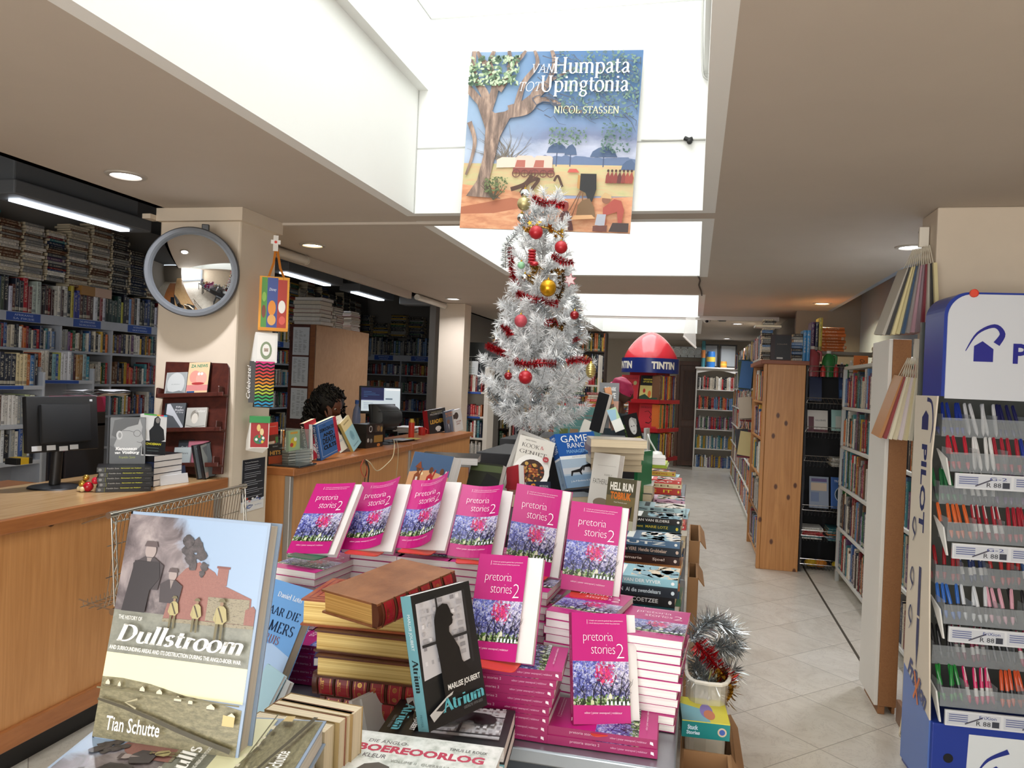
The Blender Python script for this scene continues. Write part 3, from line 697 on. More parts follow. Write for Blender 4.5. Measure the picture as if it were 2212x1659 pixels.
# --- dark wooden rack of discs
def disc_rack():
 Y = 3.485; bl = aty(338,1000, Y); br = aty(480,1000, Y); tl = aty(313,782, Y)
 W_ = br.x-bl.x; H_ = tl.z-ZC; x0 = bl.x
 t = empty('disc_rack', (x0, Y, ZC)); tag(t, 'dark red wooden rack with three ledges for discs on the counter', 'rack')
 MTI = Matrix.Rotation(math.radians(-9),4, 'X')
 MTI = MTI @ Matrix.Rotation(math.radians(-4),4, 'Y')
 mb = MB(); mb.T = MTI; mb.extrude([(0,0,0),(W_, 0,0),(W_, 0, H_*.95),(W_*.96,0, H_*1.0),(0,0, H_*1.03)], (0,.015,0), MAHOG); mb.build('back_board', t, bevel=.004)
 zs = [H_*.06, H_*.37, H_*.68]
 for z in zs:
  mb = MB(); mb.T = MTI; mb.box((-.005,-.045, z),(W_+.005,0, z+.012), MAHOG); mb.box((-.005,-.05, z),(W_+.005,-.042, z+.022), MAHOG); mb.build('ledge', t, bevel=.003)
  for x in (0, W_*.93):
   mb = MB(); mb.T = MTI; mb.box((x-.006,-.05, z),(x+.008,0, z+.055), MAHOG); mb.build('side_stop', t, bevel=.004)
 return Matrix.Translation((x0, Y, ZC)) @ MTI, W_, H_, zs
MR, RW, RH, ZS = disc_rack()
def disc_case(label, x, k, w, h, art, base, tilt=0, dy=-.035, n=1):
 M = MR @ Matrix.Translation((x, dy, ZS[k]+.0135)) @ Matrix.Rotation(math.radians(-4),4, 'X')
 r = empty('disc_case'); tag(r, label, 'disc case', 'disc cases on the dark rack')
 mb = MB(); mb.box((0,0,0),(w, .011, h), mt(base, .12)); art(Art(mb, lambda u, v, e: (u, -e, v), w, h)); mb.build('case', r, bevel=.001)
 mb = MB(); mb.box((-.001,.001,.001),(.006,.0115, h-.001), mt('#26262a', .2)); mb.build('hinge', r)
 place(r, M)
def greycd(a): a.frect(.06,.02,.98,.98, '#9ea3a3'); a.fdisc(.5,.5,.42,.48, '#c8cbc9'); a.fpoly([(.06,.02),(.06,.2),(.4,.14),(.7,.2),(.98,.1),(.98,.02)], '#7d8484'); a.ftext('BUREAU', .3,.45,.4,.04, mat='#8f9696')
def zanews(a):
 a.frect(.0,.0,1,1, '#e2c39a'); a.frect(0,.12,1,.3, '#d58a86'); a.ftext('ZA NEWS', .1,.84,.8,.1, mat='#3f8a6a', bold=.03); a.fdisc(.35,.55,.26,.2, '#e39a8a'); a.fdisc(.66,.5,.26,.2, '#e8a898'); [a.fdisc(u, .64,.06,.045, '#f6f4ee') for u in (.52,.66)]
 a.fdisc(.52,.34,.3,.04, '#b03a3a'); a.frect(.03,.03,.4,.11, '#2f5a8a')
def fifty(a): a.frect(0,0,1,1, '#5b5f63'); a.fpoly([(.0,.95),(.25,.98),(.62,.55),(1,.1),(.9,.05),(.45,.5),(.05,.6)], '#c9cdd2'); a.frect(0,0,.1,1, '#2b2d30'); a.ftext('Fifty', .55,.8,.3,.08, mat='#eceef0'); a.ftext('Shades', .5,.7,.42,.08, mat='#eceef0'); a.ftext('of Grey', .58,.6,.35,.08, mat='#d2d5d8')
def silver(a): a.frect(.03,.03,.97,.97, '#bdbbb3'); a.fdisc(.42,.62,.2,.26, '#8f8a80'); a.fdisc(.44,.5,.16,.24, '#dad4c8'); a.ftext('Gallant', .45,.78,.48,.12, mat='#e8e6e0', shear=.3); a.fstroke([(.03,.2),(.4,.1),(.97,.16)], .02, '#6f6b62')
def pinkd(a): a.frect(.03,.03,.97,.97, '#b8707f'); a.fdisc(.6,.5,.3,.25, '#e8dce0')
def darkd(a): a.frect(.03,.03,.97,.97, '#33373c'); a.ftext('Oorlog', .2,.6,.6,.15, mat='#c9c9c4')
def lightd(a): a.frect(.03,.03,.97,.97, '#b9c4c4'); a.ftext('Die lewe', .15,.6,.7,.12, mat='#4a4a4a')
disc_case('grey disc case with a pale sphere on the top ledge', .035,2,.125,.125, greycd, '#b6b9b8')
disc_case('white disc case edge leaning behind the grey one', .022,2,.12,.12, lightd, '#dedcd4', dy=-.02)
disc_case('orange and pink puppet DVD on the top ledge', .165,2,.125,.175, zanews, '#2a2a2a')
disc_case('grey disc case with a silver necktie on the middle ledge', .04,1,.125,.142, fifty, '#3a3c3f')
disc_case('silver disc case with a portrait on the middle ledge', .175,1,.12,.115, silver, '#c8c6be')
disc_case('dark disc case with white lettering on the lowest ledge', .13,0,.09,.13, darkd, '#2c2f33', dy=-.02)
disc_case('pale disc case standing in front of the dark one low on the rack', .12,0,.1,.09, lightd, '#b4bcbc')
disc_case('pink disc case behind the grey DVDs low on the rack', .19,0,.12,.125, pinkd, '#9c5868', dy=-.022)
def dvd(a): a.frect(.04,.02,.98,.98, '#9aa09c'); a.fpoly([(.1,.9),(.5,.95),(.9,.8),(.7,.5),(.3,.45)], '#70767a'); a.fdisc(.45,.52,.2,.15, '#f2f0ea'); a.frect(.32,.48,.58,.54, '#5a5f60'); a.frect(.05,.04,.97,.18, '#c2a9a0'); a.ftext('MANSKAP', .2,.08,.6,.06, mat='#a03a34')
def dvd2(a): a.frect(.04,.02,.98,.98, '#5a6062'); a.fstroke([(.2,.9),(.5,.6),(.3,.3),(.6,.1)], .08, '#8f9696')
for lab, bl, br, tl, art in (('dark grey DVD leaning behind the other at the counter end', (428,1036),(458,1034),(406,962), dvd2),('grey DVD with a white disc emblem leaning at the counter end', (443,1036),(484,1028),(418,962), dvd)):
 M, w, h = stand(bl, br, tl, ZC, 8,-8); r = empty('disc_case'); tag(r, lab, 'disc case')
 mb = MB(); mb.box((0,0,0),(w*1.25,.014, h), mt('#1d1f21', .2)); art(Art(mb, lambda u, v, e: (u, -e, v), w*1.25, h)); mb.build('case', r, bevel=.001)
 mb = MB(); mb.box((-.0015,.0,.001),(.004,.0145, h-.001), mt('#26262a', .2)); mb.build('hinge', r); place(r, M)

# === books on shelves
def spine_mat(stuff):
 m, nt, b = newmat('book_spines_many' if stuff else 'book_spine')
 if stuff:
  base = nd(nt, 'Attribute', attribute_name='Col').outputs['Color']; rn = nd(nt, 'Attribute', attribute_name='rnd').outputs['Fac']
 else:
  oi = nd(nt, 'ObjectInfo'); base = oi.outputs['Color']; rn = oi.outputs['Random']
 uv = nd(nt, 'TexCoord').outputs['UV']; sp = nd(nt, 'SeparateXYZ', {0: uv}); u, v = sp.outputs[0], sp.outputs[1]
 def band(x, a, c): return mth(nt, 'MULTIPLY', mth(nt, 'GREATER_THAN', x, a), mth(nt, 'LESS_THAN', x, c))
 vv = mth(nt, 'ADD', v, mth(nt, 'MULTIPLY', rn, .16))
 q = nd(nt, 'CombineXYZ', {0: mth(nt, 'ADD', mth(nt, 'MULTIPLY', u, 3), mth(nt, 'MULTIPLY', rn, 90)),1: mth(nt, 'MULTIPLY', v, 26)})
 n = noise(nt, q.outputs[0], 1,2); tx = mth(nt, 'GREATER_THAN', n.outputs[0], .5)
 t1 = mth(nt, 'MULTIPLY', band(vv, .34,.82), band(u, .26,.74)); t2 = mth(nt, 'MULTIPLY', band(vv, .9,1.0), band(u, .2,.8))
 msk = mth(nt, 'MULTIPLY', mth(nt, 'MULTIPLY', mth(nt, 'MAXIMUM', t1, t2), tx),.55)
 lum = nd(nt, 'RGBToBW', {0: base}).outputs[0]; dark = mth(nt, 'LESS_THAN', lum, .28)
 ink = mixc(nt, dark, (.03,.03,.05),(.6,.55,.42))
 bd = mth(nt, 'MULTIPLY', mth(nt, 'MULTIPLY', band(v, .04,.14), mth(nt, 'GREATER_THAN', mth(nt, 'FRACT', mth(nt, 'MULTIPLY', rn, 7)),.55)),.6)
 c = mixc(nt, bd, base, ink); c = mixc(nt, msk, c, ink)
 nt.links.new(c, b.inputs['Base Color']); b.inputs['Roughness'].default_value = .4
 return m
SPI = spine_mat(False); SPS = spine_mat(True)
def unit_book(pg):
 vs = []; fs = []; mi = []; uv = []
 prof = [(0,.04),(.12,.012),(.5,0),(.88,.012),(1,.04)]
 for x, y in prof: vs += [(x, y, 0),(x, y, 1)]
 for i in range(4): fs.append((2*i, 2*i+2,2*i+3,2*i+1)); mi.append(0); uv += [(prof[i][0], 0),(prof[i+1][0], 0),(prof[i+1][0], 1),(prof[i][0], 1)]
 o = len(vs); vs += [(0,1,0),(0,1,1),(1,1,0),(1,1,1)]
 for f in ((o, 0,1, o+1),(8, o+2, o+3,9)): fs.append(f); mi.append(0); uv += [(-1,-1)]*4
 i = o+4; vs += [(.07,.03,.985),(.93,.03,.985),(.93,.985,.985),(.07,.985,.985),(.07,.03,.015),(.93,.03,.015),(.93,.985,.015),(.07,.985,.015)]
 for f in ((i, i+1, i+2, i+3),(i+4, i+7, i+6, i+5),(i+3, i+2, i+6, i+7)): fs.append(f); mi.append(1); uv += [(-1,-1)]*4
 for f in ((1,3, i),(3,5, i),(5, i+1, i),(5,7, i+1),(7,9, i+1)): fs.append(f); mi.append(0); uv += [(-1,-1)]*3
 return vs, fs, mi, uv
UV_, UF_, UM_, UU_ = unit_book(0)
def unit_mesh(name, pg):
 me = bpy.data.meshes.new(name); me.from_pydata(UV_, [], UF_); me.materials.append(SPI); me.materials.append(pg)
 me.polygons.foreach_set('material_index', UM_); L = me.uv_layers.new(name='UVMap'); L.data.foreach_set('uv', [c for p in UU_ for c in p]); return me
UBOOK = unit_mesh('book', PGC)
STUFF = []
ONES = 'first second third fourth fifth sixth seventh eighth ninth tenth eleventh twelfth thirteenth fourteenth fifteenth sixteenth seventeenth eighteenth nineteenth'.split()
TENS = {2: 'twent', 3: 'thirt', 4: 'fort', 5: 'fift', 6: 'sixt', 7: 'sevent', 8: 'eight', 9: 'ninet'}
def nth(i):
 if i < 20: return ONES[i-1]
 a, b = divmod(i, 10); return TENS[a]+('ieth' if b == 0 else 'y-'+ONES[b-1])
PAL = [('#23262d', 'black'),('#1d2b47', 'navy'),('#2c4f86', 'blue'),('#5d7ea8', 'light blue'),('#7b1f26', 'dark red'),('#b3262c', 'red'),('#e8e4da', 'white'),('#cfc4ae', 'cream'),('#2d5a41', 'green'),('#3b3431', 'dark brown'),
       ('#6b4a35', 'brown'),('#8d8d8b', 'grey'),('#c9a23d', 'yellow'),('#3f7d86', 'teal'),('#62406b', 'purple'),('#c96a2f', 'orange'),('#d9d3c8', 'off-white'),('#43474d', 'charcoal')]
PDIC = {n: h for h, n in PAL}
def pick(r, names=None):
 h, n = r.choice(PAL) if not names else r.choice([(PDIC[k], k) for k in names])
 c = lin(h); f = r.uniform(.75,1.2); return tuple(min(1, x*f) for x in c), n
def one_book(M, sc, col, label=None, group=None, name='book', mesh=None):
 MM = M @ Matrix.Diagonal((*sc, 1))
 if label is None: STUFF.append((MM, col)); return
 o = bpy.data.objects.new(name, mesh or UBOOK); COL.objects.link(o); o.matrix_world = MM; o.color = (*col, 1); tag(o, label, 'book', group); return o
def row(org, yaw, length, hr, dr, seed, phrase=None, group=None, names=None, tr=(.012,.045), leanp=.0, gap=0, cols=None, startn=1, name='book'):
 """upright books from org along the rotated x axis, spines towards the rotated -y axis"""
 r = random.Random(seed); x = 0; i = startn; R = Matrix.Translation(Vector(org)) @ Matrix.Rotation(math.radians(yaw),4, 'Z')
 while True:
  t = r.uniform(*tr); h = r.uniform(*hr); d = r.uniform(*dr)
  if x+t > length: break
  col, cn = (cols[(i-startn) % len(cols)] if cols else pick(r, names))
  if isinstance(col, str): col = lin(col)
  lean = 0
  if leanp and r.random() < leanp: lean = r.uniform(3,9)
  dx = h*math.sin(math.radians(lean))
  M = R @ Matrix.Translation((x+(dx if lean else 0), r.uniform(0,.012),.0008)) @ Matrix.Rotation(-math.radians(lean),4, 'Y')
  if lean: M = R @ Matrix.Translation((x, r.uniform(0,.012),.0008+0)) @ Matrix.Rotation(math.radians(lean),4, 'Y') ; M = M @ Matrix.Translation((0,0, t*math.sin(math.radians(lean))))
  th = 'slim' if t < .02 else ('thick' if t > .036 else '')
  lab = None if phrase is None else ' '.join(f'{th} {cn} book, {nth(i)} {phrase}'.split())
  one_book(M, (t*.97, d, h), col, lab, group, name)
  x += (t+gap) if not lean else t/math.cos(math.radians(lean))+dx+.002; i += 1
 return i
def pile(org, yaw, n, wr, seed, dr=(.13,.16), phrase=None, group=None, names=None, tr=(.012,.035), zmax=None, name='book', jit=.012, cols=None):
 """books lying flat on each other, spines towards the rotated -y axis"""
 r = random.Random(seed); z = 0; R = Matrix.Translation(Vector(org)) @ Matrix.Rotation(math.radians(yaw),4, 'Z')
 for i in range(n):
  t = r.uniform(*tr); w = r.uniform(*wr); d = r.uniform(*dr)
  if zmax and org[2]+z+t > zmax: break
  col, cn = cols[i % len(cols)] if cols else pick(r, names)
  if isinstance(col, str): col = lin(col)
  M = R @ Matrix.Translation((w+r.uniform(-jit, jit), r.uniform(-jit, jit)*.6+.007, z)) @ Matrix.Rotation(-PI/2,4, 'Y')
  lab = None if phrase is None else f'{cn} book, {nth(i+1)} from the bottom {phrase}'
  one_book(M, (t*.98, d, w), col, lab, group, name); z += t+.0006
 return org[2]+z
# --- shelves along the back wall of the front counter
XF = -5.4; WHT = mt('#b4b8c0', .5, var=.1); BLUES = mt('#2b4f9e', .35)
def lvl(px, py): return atx(px, py, XF).z
ZS1 = lvl(163,687); ZS1b = lvl(163,706.5); ZB = lvl(163,758)
t = empty('bookshelf', (XF, 8,0)); tag(t, 'long white wall shelving with blue category signs behind the front counter', 'shelving')
Y0, Y1 = 1.5,12.2; o = t.location
def bx(name, a, b, mat, bev=0): mb = MB(); mb.box([p-q for p, q in zip(a, o)], [p-q for p, q in zip(b, o)], mat); return mb.build(name, t, bevel=bev)
BAND = bx('sign_band', (XF-.005, Y0, ZS1b),(XF+.012, Y1, ZS1-.003), WHT)
bx('shelf_board', (XF-.33, Y0, ZS1-.022),(XF-.005, Y1, ZS1), WHT)
zl = ZB
LV = [ZB]
for k in range(6):
 bx('shelf_board', (XF-.33, Y0, zl-.022),(XF, Y1, zl), WHT); zl -= .295; LV.append(zl)
ups = [atx(px, 740, XF).y for px in (131,242,345)]; ups += [ups[-1]+1.06*i for i in range(1,5)]; ups = [ups[0]-1.06*2, ups[0]-1.06]+ups
for y in ups: bx('upright', (XF-.33, y-.011,0),(XF-.001, y+.011, ZS1b), WHT)
for q, (xa, xb) in enumerate(((10,84),(156,215),(274,325),(578,612))):
 ya, yb = atx(xa, 700, XF).y, atx(xb, 700, XF).y; h = ZS1-ZS1b
 mb = MB(); mb.box((XF+.012-o.x, ya-o.y, ZS1b+.004-o.z),(XF+.0145-o.x, yb-o.y, ZS1-.008-o.z), BLUES)
 a = Art(mb, lambda u, v, e: (XF+.0145+e-o.x, ya+u-o.y, ZS1b+v-o.z), yb-ya, h)
 tl = (('AFRIKAANS', 'SA FIKSIE'),('DIE AFRIKAANSE', 'THE AFRICAN FICTION'),('INTERNATIONAL', 'SKRYWERS'),('FILOSOFIE', 'PHILOSOPHY'))[q]
 a.ftext(tl[0], .5,.56,.55,.2, align='c', mat='#c4d0ea'); a.ftext(tl[1], .5,.2,.62,.2, align='c', mat='#c4d0ea'); mb.build('sign', BAND)
# row over the signs (individual books) and the row below
ya = atx(-25,690, XF).y
mix1 = [('#1c1d20', 'black'),('#24345c', 'navy'),('#2b3f6e', 'navy'),('#3f4a3a', 'olive'),('#23262d', 'black'),('#c9c7d6', 'white'),('#5c332d', 'brown'),('#262c3a', 'black'),('#20242e', 'black'),('#b01f2b', 'red'),('#7b3a3c', 'dull red'),('#b9c4b9', 'pale green'),('#b6c1b6', 'pale green'),('#1a1416', 'black'),('#3a2224', 'dark brown'),('#6e1a20', 'dark red'),('#3a1d1c', 'dark brown'),
  ('#d8d4c8', 'cream'),('#d8d4c8', 'cream'),('#4c3c3c', 'brown'),('#d6d3c9', 'cream'),('#15252c', 'black'),('#b8a93d', 'yellow'),('#343a86', 'violet blue'),('#3d459a', 'violet blue'),('#4a2323', 'dark red'),('#2c2729', 'charcoal'),('#5a1f22', 'dark red'),('#4c2f2a', 'brown'),('#d5d7dc', 'white'),('#1d1a1c', 'black'),('#7f2026', 'red'),('#c4c2cc', 'white'),
  ('#14201e', 'black'),('#1f332e', 'dark green'),('#25403a', 'dark green'),('#1f332e', 'dark green'),('#26433c', 'dark green'),('#b9b63a', 'yellow'),('#20222e', 'navy'),('#2c2b34', 'charcoal'),('#6c95cc', 'light blue'),('#8b5a3c', 'brown'),('#1e2026', 'black'),('#cfd0d2', 'white'),('#1a1b1e', 'black')]
row((XF-.01, ya, ZS1),90, atx(336,700, XF).y-ya+.1,(.2,.285),(.16,.22),11, 'in the row over the blue shelf signs', 'books standing over the shelf signs', cols=mix1, tr=(.028,.048))
yb = atx(350,715, XF).y
row((XF-.01, yb, ZS1),90, Y1-yb-.1,(.2,.28),(.16,.22),12, tr=(.025,.05))
k = 1
for y0, y1 in zip(ups, ups[1:]):
 if y1 < 3.6 or y0 > 11.5: continue
 see = y0 < atx(340,740, XF).y and y1 > atx(0,740, XF).y+.3
 row((XF-.01, y0+.015, ZB),90, y1-y0-.03,(.15,.195),(.11,.15),20+int(y0*10), f'in the {nth(k)} compartment under the blue shelf signs' if see else None, 'books right under the shelf signs' if see else None, tr=(.018,.034)); k += see
 for j in range(1,6): row((XF-.01, y0+.015, LV[j]),90, y1-y0-.03,(.15,.22),(.11,.16),40+int(y0*10)+j*7, tr=(.015,.04))
# tall piles lying on top, up to the ceiling
r = random.Random(4); y = ya-.1; c = 0
while y < Y1-.4:
 w = r.uniform(.2,.24); top = 2.86
 z0 = ZS1+r.uniform(.27,.3); nam = r.choice([None, ['black', 'charcoal', 'grey', 'dark brown'], ['cream', 'grey', 'off-white', 'brown'], ['dark red', 'teal', 'black', 'grey'], ['charcoal', 'navy', 'dark brown']])
 pile((XF-.03, y, z0),90,30,(w*.86, w*.98),90+c, names=nam, zmax=top-r.uniform(0,.2), tr=(.014,.03), dr=(.14,.17)); y += w+r.uniform(.004,.03); c += 1
bx('upper_board', (XF-.33, Y0, ZS1+.262),(XF-.1, Y1, ZS1+.27), mt('#3a3a3c'))
# wide box lying on the row, and the two nearer low bookcases
p = atx(176,640, XF); q = atx(241,648, XF); zz = atx(200,640, XF).z
t2 = empty('storage_box', (XF, p.y, zz)); tag(t2, 'brown box with a pale end lying on the books over the shelf signs', 'box')
mb = MB(); mb.box((-.2,0,0),(0,(q.y-p.y)*.44,.085), mt('#a87a3e', .5)); mb.build('body', t2, bevel=.003); mb = MB(); mb.box((-.2,(q.y-p.y)*.44,0),(0.002, q.y-p.y, .085), mt('#c9a892', .5)); mb.build('lid', t2, bevel=.003)
def low_case(label, X, xa, xb, ybase, ytop, n, seeds, phrases, group, signs, colsets, hs):
 y0, y1 = atx(xa, ybase[0], X).y, atx(xb, ybase[0], X).y; t = empty('bookcase', (X, (y0+y1)/2,0)); tag(t, label, 'bookcase'); o = t.location
 def b(name, a, c, m): mb = MB(); mb.box([p-q for p, q in zip(a, o)], [p-q for p, q in zip(c, o)], m); mb.build(name, t, bevel=.002)
 top = None
 for i, yb_ in enumerate(ybase):
  z = atx((xa+xb)/2 if i else xb, yb_, X).z
  b('shelf_board', (X-.26, y0, z-.03),(X, y1, z), WHT)
  if signs[i]: b('sign', (X, y0+.02, z-.027),(X+.002, y0+(y1-y0)*.7, z-.003), BLUES)
  row((X-.012, y0+.01, z),90, y1-y0-.04, hs[i], (.15,.2), seeds[i], phrases[i], group, cols=colsets[i], tr=(.022,.045), leanp=.0)
  if i == 0: top = z+.1
 for y in (y0, y1-.02): b('side_panel', (X-.26, y, 0),(X+.002, y+.02, top), WHT)
 b('back_panel', (X-.27, y0, 0),(X-.26, y1, top), WHT)
cA = [('#b5562f', 'orange'),('#d9d2c4', 'cream'),('#cfc9bc', 'cream'),('#2a2b2e', 'black'),('#7fa8ad', 'pale teal'),('#2a4f96', 'blue'),('#b3b45c', 'lime'),('#d6d6d8', 'white'),('#d0d0d4', 'white'),('#d4d4d8', 'white'),('#6d7a86', 'grey'),('#4a2a35', 'maroon'),('#9a7038', 'tan'),('#8a6a48', 'brown'),('#8fa3a6', 'pale teal'),('#2b8199', 'teal'),('#2673a0', 'blue')]
cB = [('#c9b88e', 'cream'),('#cbb98f', 'cream'),('#c4b28a', 'cream'),('#a35f33', 'orange brown'),('#2f5f8f', 'blue'),('#1d2433', 'black and gold'),('#1d2433', 'black and gold'),('#1c2231', 'black and gold'),('#1d2433', 'black and gold'),('#1c2231', 'black and gold'),('#1d2433', 'black and gold')]
cC = [('#8a8d90', 'grey'),('#7d8286', 'grey'),('#b8c79a', 'pale green'),('#d4d8c4', 'cream'),('#1f2a25', 'black'),('#b5523f', 'red'),('#cdc9c4', 'white'),('#5a3530', 'brown'),('#d8d5d0', 'white'),('#d5d2cd', 'white'),('#d9d6d1', 'white'),('#d6d3ce', 'white'),('#d4d1cc', 'white')]
cD = [('#2f4f8f', 'blue'),('#8f8a5c', 'olive'),('#d2d6da', 'white'),('#23262e', 'black'),('#8c8f90', 'grey'),('#d4d2cc', 'white')]
low_case('white low bookcase with a blue shelf strip, books leaning in it, behind the black screen', -4.95,84,204,(822,),755,1,(201,),('in the low white bookcase behind the screen',), 'books in the low bookcase', (1,),(cA,),((.2,.235),))
low_case('white low bookcase at the picture edge with cream and black sets above the keyboard', -4.7,-70,97,(833,919,1000),760,3,(202,203,204),('in the top row of the bookcase beside the screen', 'in the middle row of the bookcase beside the screen', 'in the bottom row of the bookcase beside the screen'), 'books in the bookcase beside the screen', (1,0,0),(cB, cC, cD),((.22,.235),(.2,.215),(.19,.24)))
# --- end wall of the back room
YE = atx(800,762, XF).y
t = empty('bookshelf', (-4.5, YE, 0)); tag(t, 'white shelving with dark crowded rows across the end of the back room', 'shelving'); o = t.location
zE = aty(880,768, YE).z; xe0, xe1 = XF-.3,-3.3
bx('sign_band', (xe0, YE-.012, zE-.1),(xe1, YE+.005, zE), WHT)
for xa, xb, tx in ((810,850, 'AFRIKANA'),(889,929, 'SA GESKIEDENIS')):
 A_, B_ = aty(xa, 760, YE).x, aty(xb, 760, YE).x
 mb = MB(); mb.box((A_-o.x, -.015, zE-.09-o.z),(B_-o.x, -.012, zE-.01-o.z), BLUES); a = Art(mb, lambda u, v, e: (A_-o.x+u, -.015-e, zE-.1+v-o.z), B_-A_, .1); a.ftext(tx, .5,.55,.6,.2, align='c', mat='#c4d0ea'); a.ftext('AFRICANA', .5,.22,.5,.18, align='c', mat='#c4d0ea'); mb.build('sign', t)
for i in range(6):
 z = zE-.0-(.1+.23 if i else 0)-.3*max(0, i-1)
 bx('shelf_board', (xe0, YE, z-.02),(xe1, YE+.3, z), WHT)
 row((xe0+.02, YE+.01, z),0, xe1-xe0-.05,(.15,.2) if i else (.22,.3),(.14,.2),300+i, tr=(.02,.05), names=None if i else ['black', 'navy', 'dark brown', 'grey', 'cream', 'light blue', 'green'])
for x in [xe0+.01+i*.85 for i in range(4)]: bx('upright', (x-.01, YE+.001,0),(x+.01, YE+.3, zE-.1), WHT)
r = random.Random(8); x = xe0+.05; c = 0
while x < xe1-.3:
 w = r.uniform(.2,.3); pile((x, YE+.04, zE+.31),0, r.randint(8,22),(w*.85, w),330+c, zmax=2.8, names=['black', 'navy', 'dark brown', 'grey', 'yellow', 'charcoal', 'green']); x += w+r.uniform(.03,.16); c += 1
# --- plywood partition with price lists and cream book piles
XP = -3.55
ya, yb = atx(682,703, XP).y, atx(797,720, XP).y; zt = atx(740,711, XP).z
xl = aty(627,703, ya).x
t = empty('partition_cabinet', (XP, ya, 0)); tag(t, 'tall plywood cabinet behind the seated woman with papers pinned on its end', 'cabinet'); o = t.location
PLY = wood('plywood', '#b58d68', '#c39b76', (3,3,2),.55)
bx('side_panel', (XP-.02, ya, 0),(XP, yb, zt), PLY); bx('body', (xl, ya+.015,0),(XP-.02, yb, zt), PLY); bx('end_panel', (xl, ya, 0),(XP-.0, ya+.014, zt), MAHOG)
bx('corner_trim', (XP-.05, ya-.006,0),(XP+.003, ya+.0, zt), wood('trim_wood', '#7d4a2a', '#91592f'))
zs = [aty(650, y, ya).z for y in (704,767,768,834,836,905)]; x0, x1 = aty(629,740, ya).x+.02, aty(668,740, ya).x
for i in range(3):
 mb = MB(); w, h = x1-x0, zs[2*i]-zs[2*i+1]-.012; z0 = zs[2*i+1]; mb.box((x0-o.x, -.0035, z0-o.z),(x1-o.x, -.002, z0+h-o.z), mt('#cfd6de', .6))
 a = Art(mb, lambda u, v, e: (x0-o.x+u, -.0035-e, z0-o.z+v), w, h); rr = random.Random(i)
 for cidx in range(3):
  for k in range(22):
   if rr.random() < .8: a.frect(.1+.28*cidx, .92-k*.038,.1+.28*cidx+rr.uniform(.08,.22),.905-k*.038, '#8f969c')
 mb.build('price_list', t)
WP = [('#c9c3b6', 'cream'),('#cdc8bc', 'cream'),('#bfb8aa', 'cream')]
piles = ((664,7,.24,.26, 'at the near end of the partition', (.03,.042)),(690,9,.2,.27, 'second along the partition top', (.024,.034)),(706,5,.2,.2, 'in the low third pile on the partition', (.024,.032)),(722,10,.19,.2, 'in the fourth pile on the partition', (.017,.024)),(758,12,.17,.22, 'in the last pile on the partition', (.014,.02)))
def page_pile(org, n, w, d, seed, phrase, tr):
 """lying books that show their cream page edges"""
 r = random.Random(seed); z = 0
 for i in range(n):
  tt = r.uniform(*tr); wx = w*r.uniform(.94,1.02); dd = d*r.uniform(.93,1.0); e = empty('hardback_book'); tag(e, f'cream-edged book, {nth(i+1)} from the bottom {phrase}', 'book', 'books piled on the partition')
  mb = MB(); c = mt(r.choice(['#8a3a3c', '#a8a49a', '#3b3f46', '#9c8a74', '#7d7a76']),.5)
  mb.box((0,0,0),(wx, dd, .0025), c); mb.box((0,0, tt-.0025),(wx, dd, tt), c); mb.box((0, dd-.003,.0025),(wx, dd, tt-.0025), c); mb.build('cover', e)
  mb = MB(); mb.box((.004,.003,.0025),(wx-.004, dd-.003, tt-.0025), mt(r.choice(['#cfc8ba', '#d6d2c8', '#c4bcac', '#d9d7d3']),.7, var=.08, vscale=40)); mb.build('page_block', e)
  e.matrix_world = Matrix.Translation((org[0]+r.uniform(-.008,.008), org[1]+r.uniform(-.008,.008), org[2]+z)) @ Matrix.Rotation(r.uniform(-.04,.04),4, 'Z'); z += tt+.0006
for i, (px, n, w, d, ph, tr) in enumerate(piles):
 y = ya+.01 if i == 0 else atx(px, 712, XP).y+.01
 page_pile((XP-w*1.0 if i else xl+.02, y, zt+.0005), n, w*(1.0 if i else 1.25), d, 60+i, ('of the pile ' if not ph.startswith('in') else '')+ph, tr)

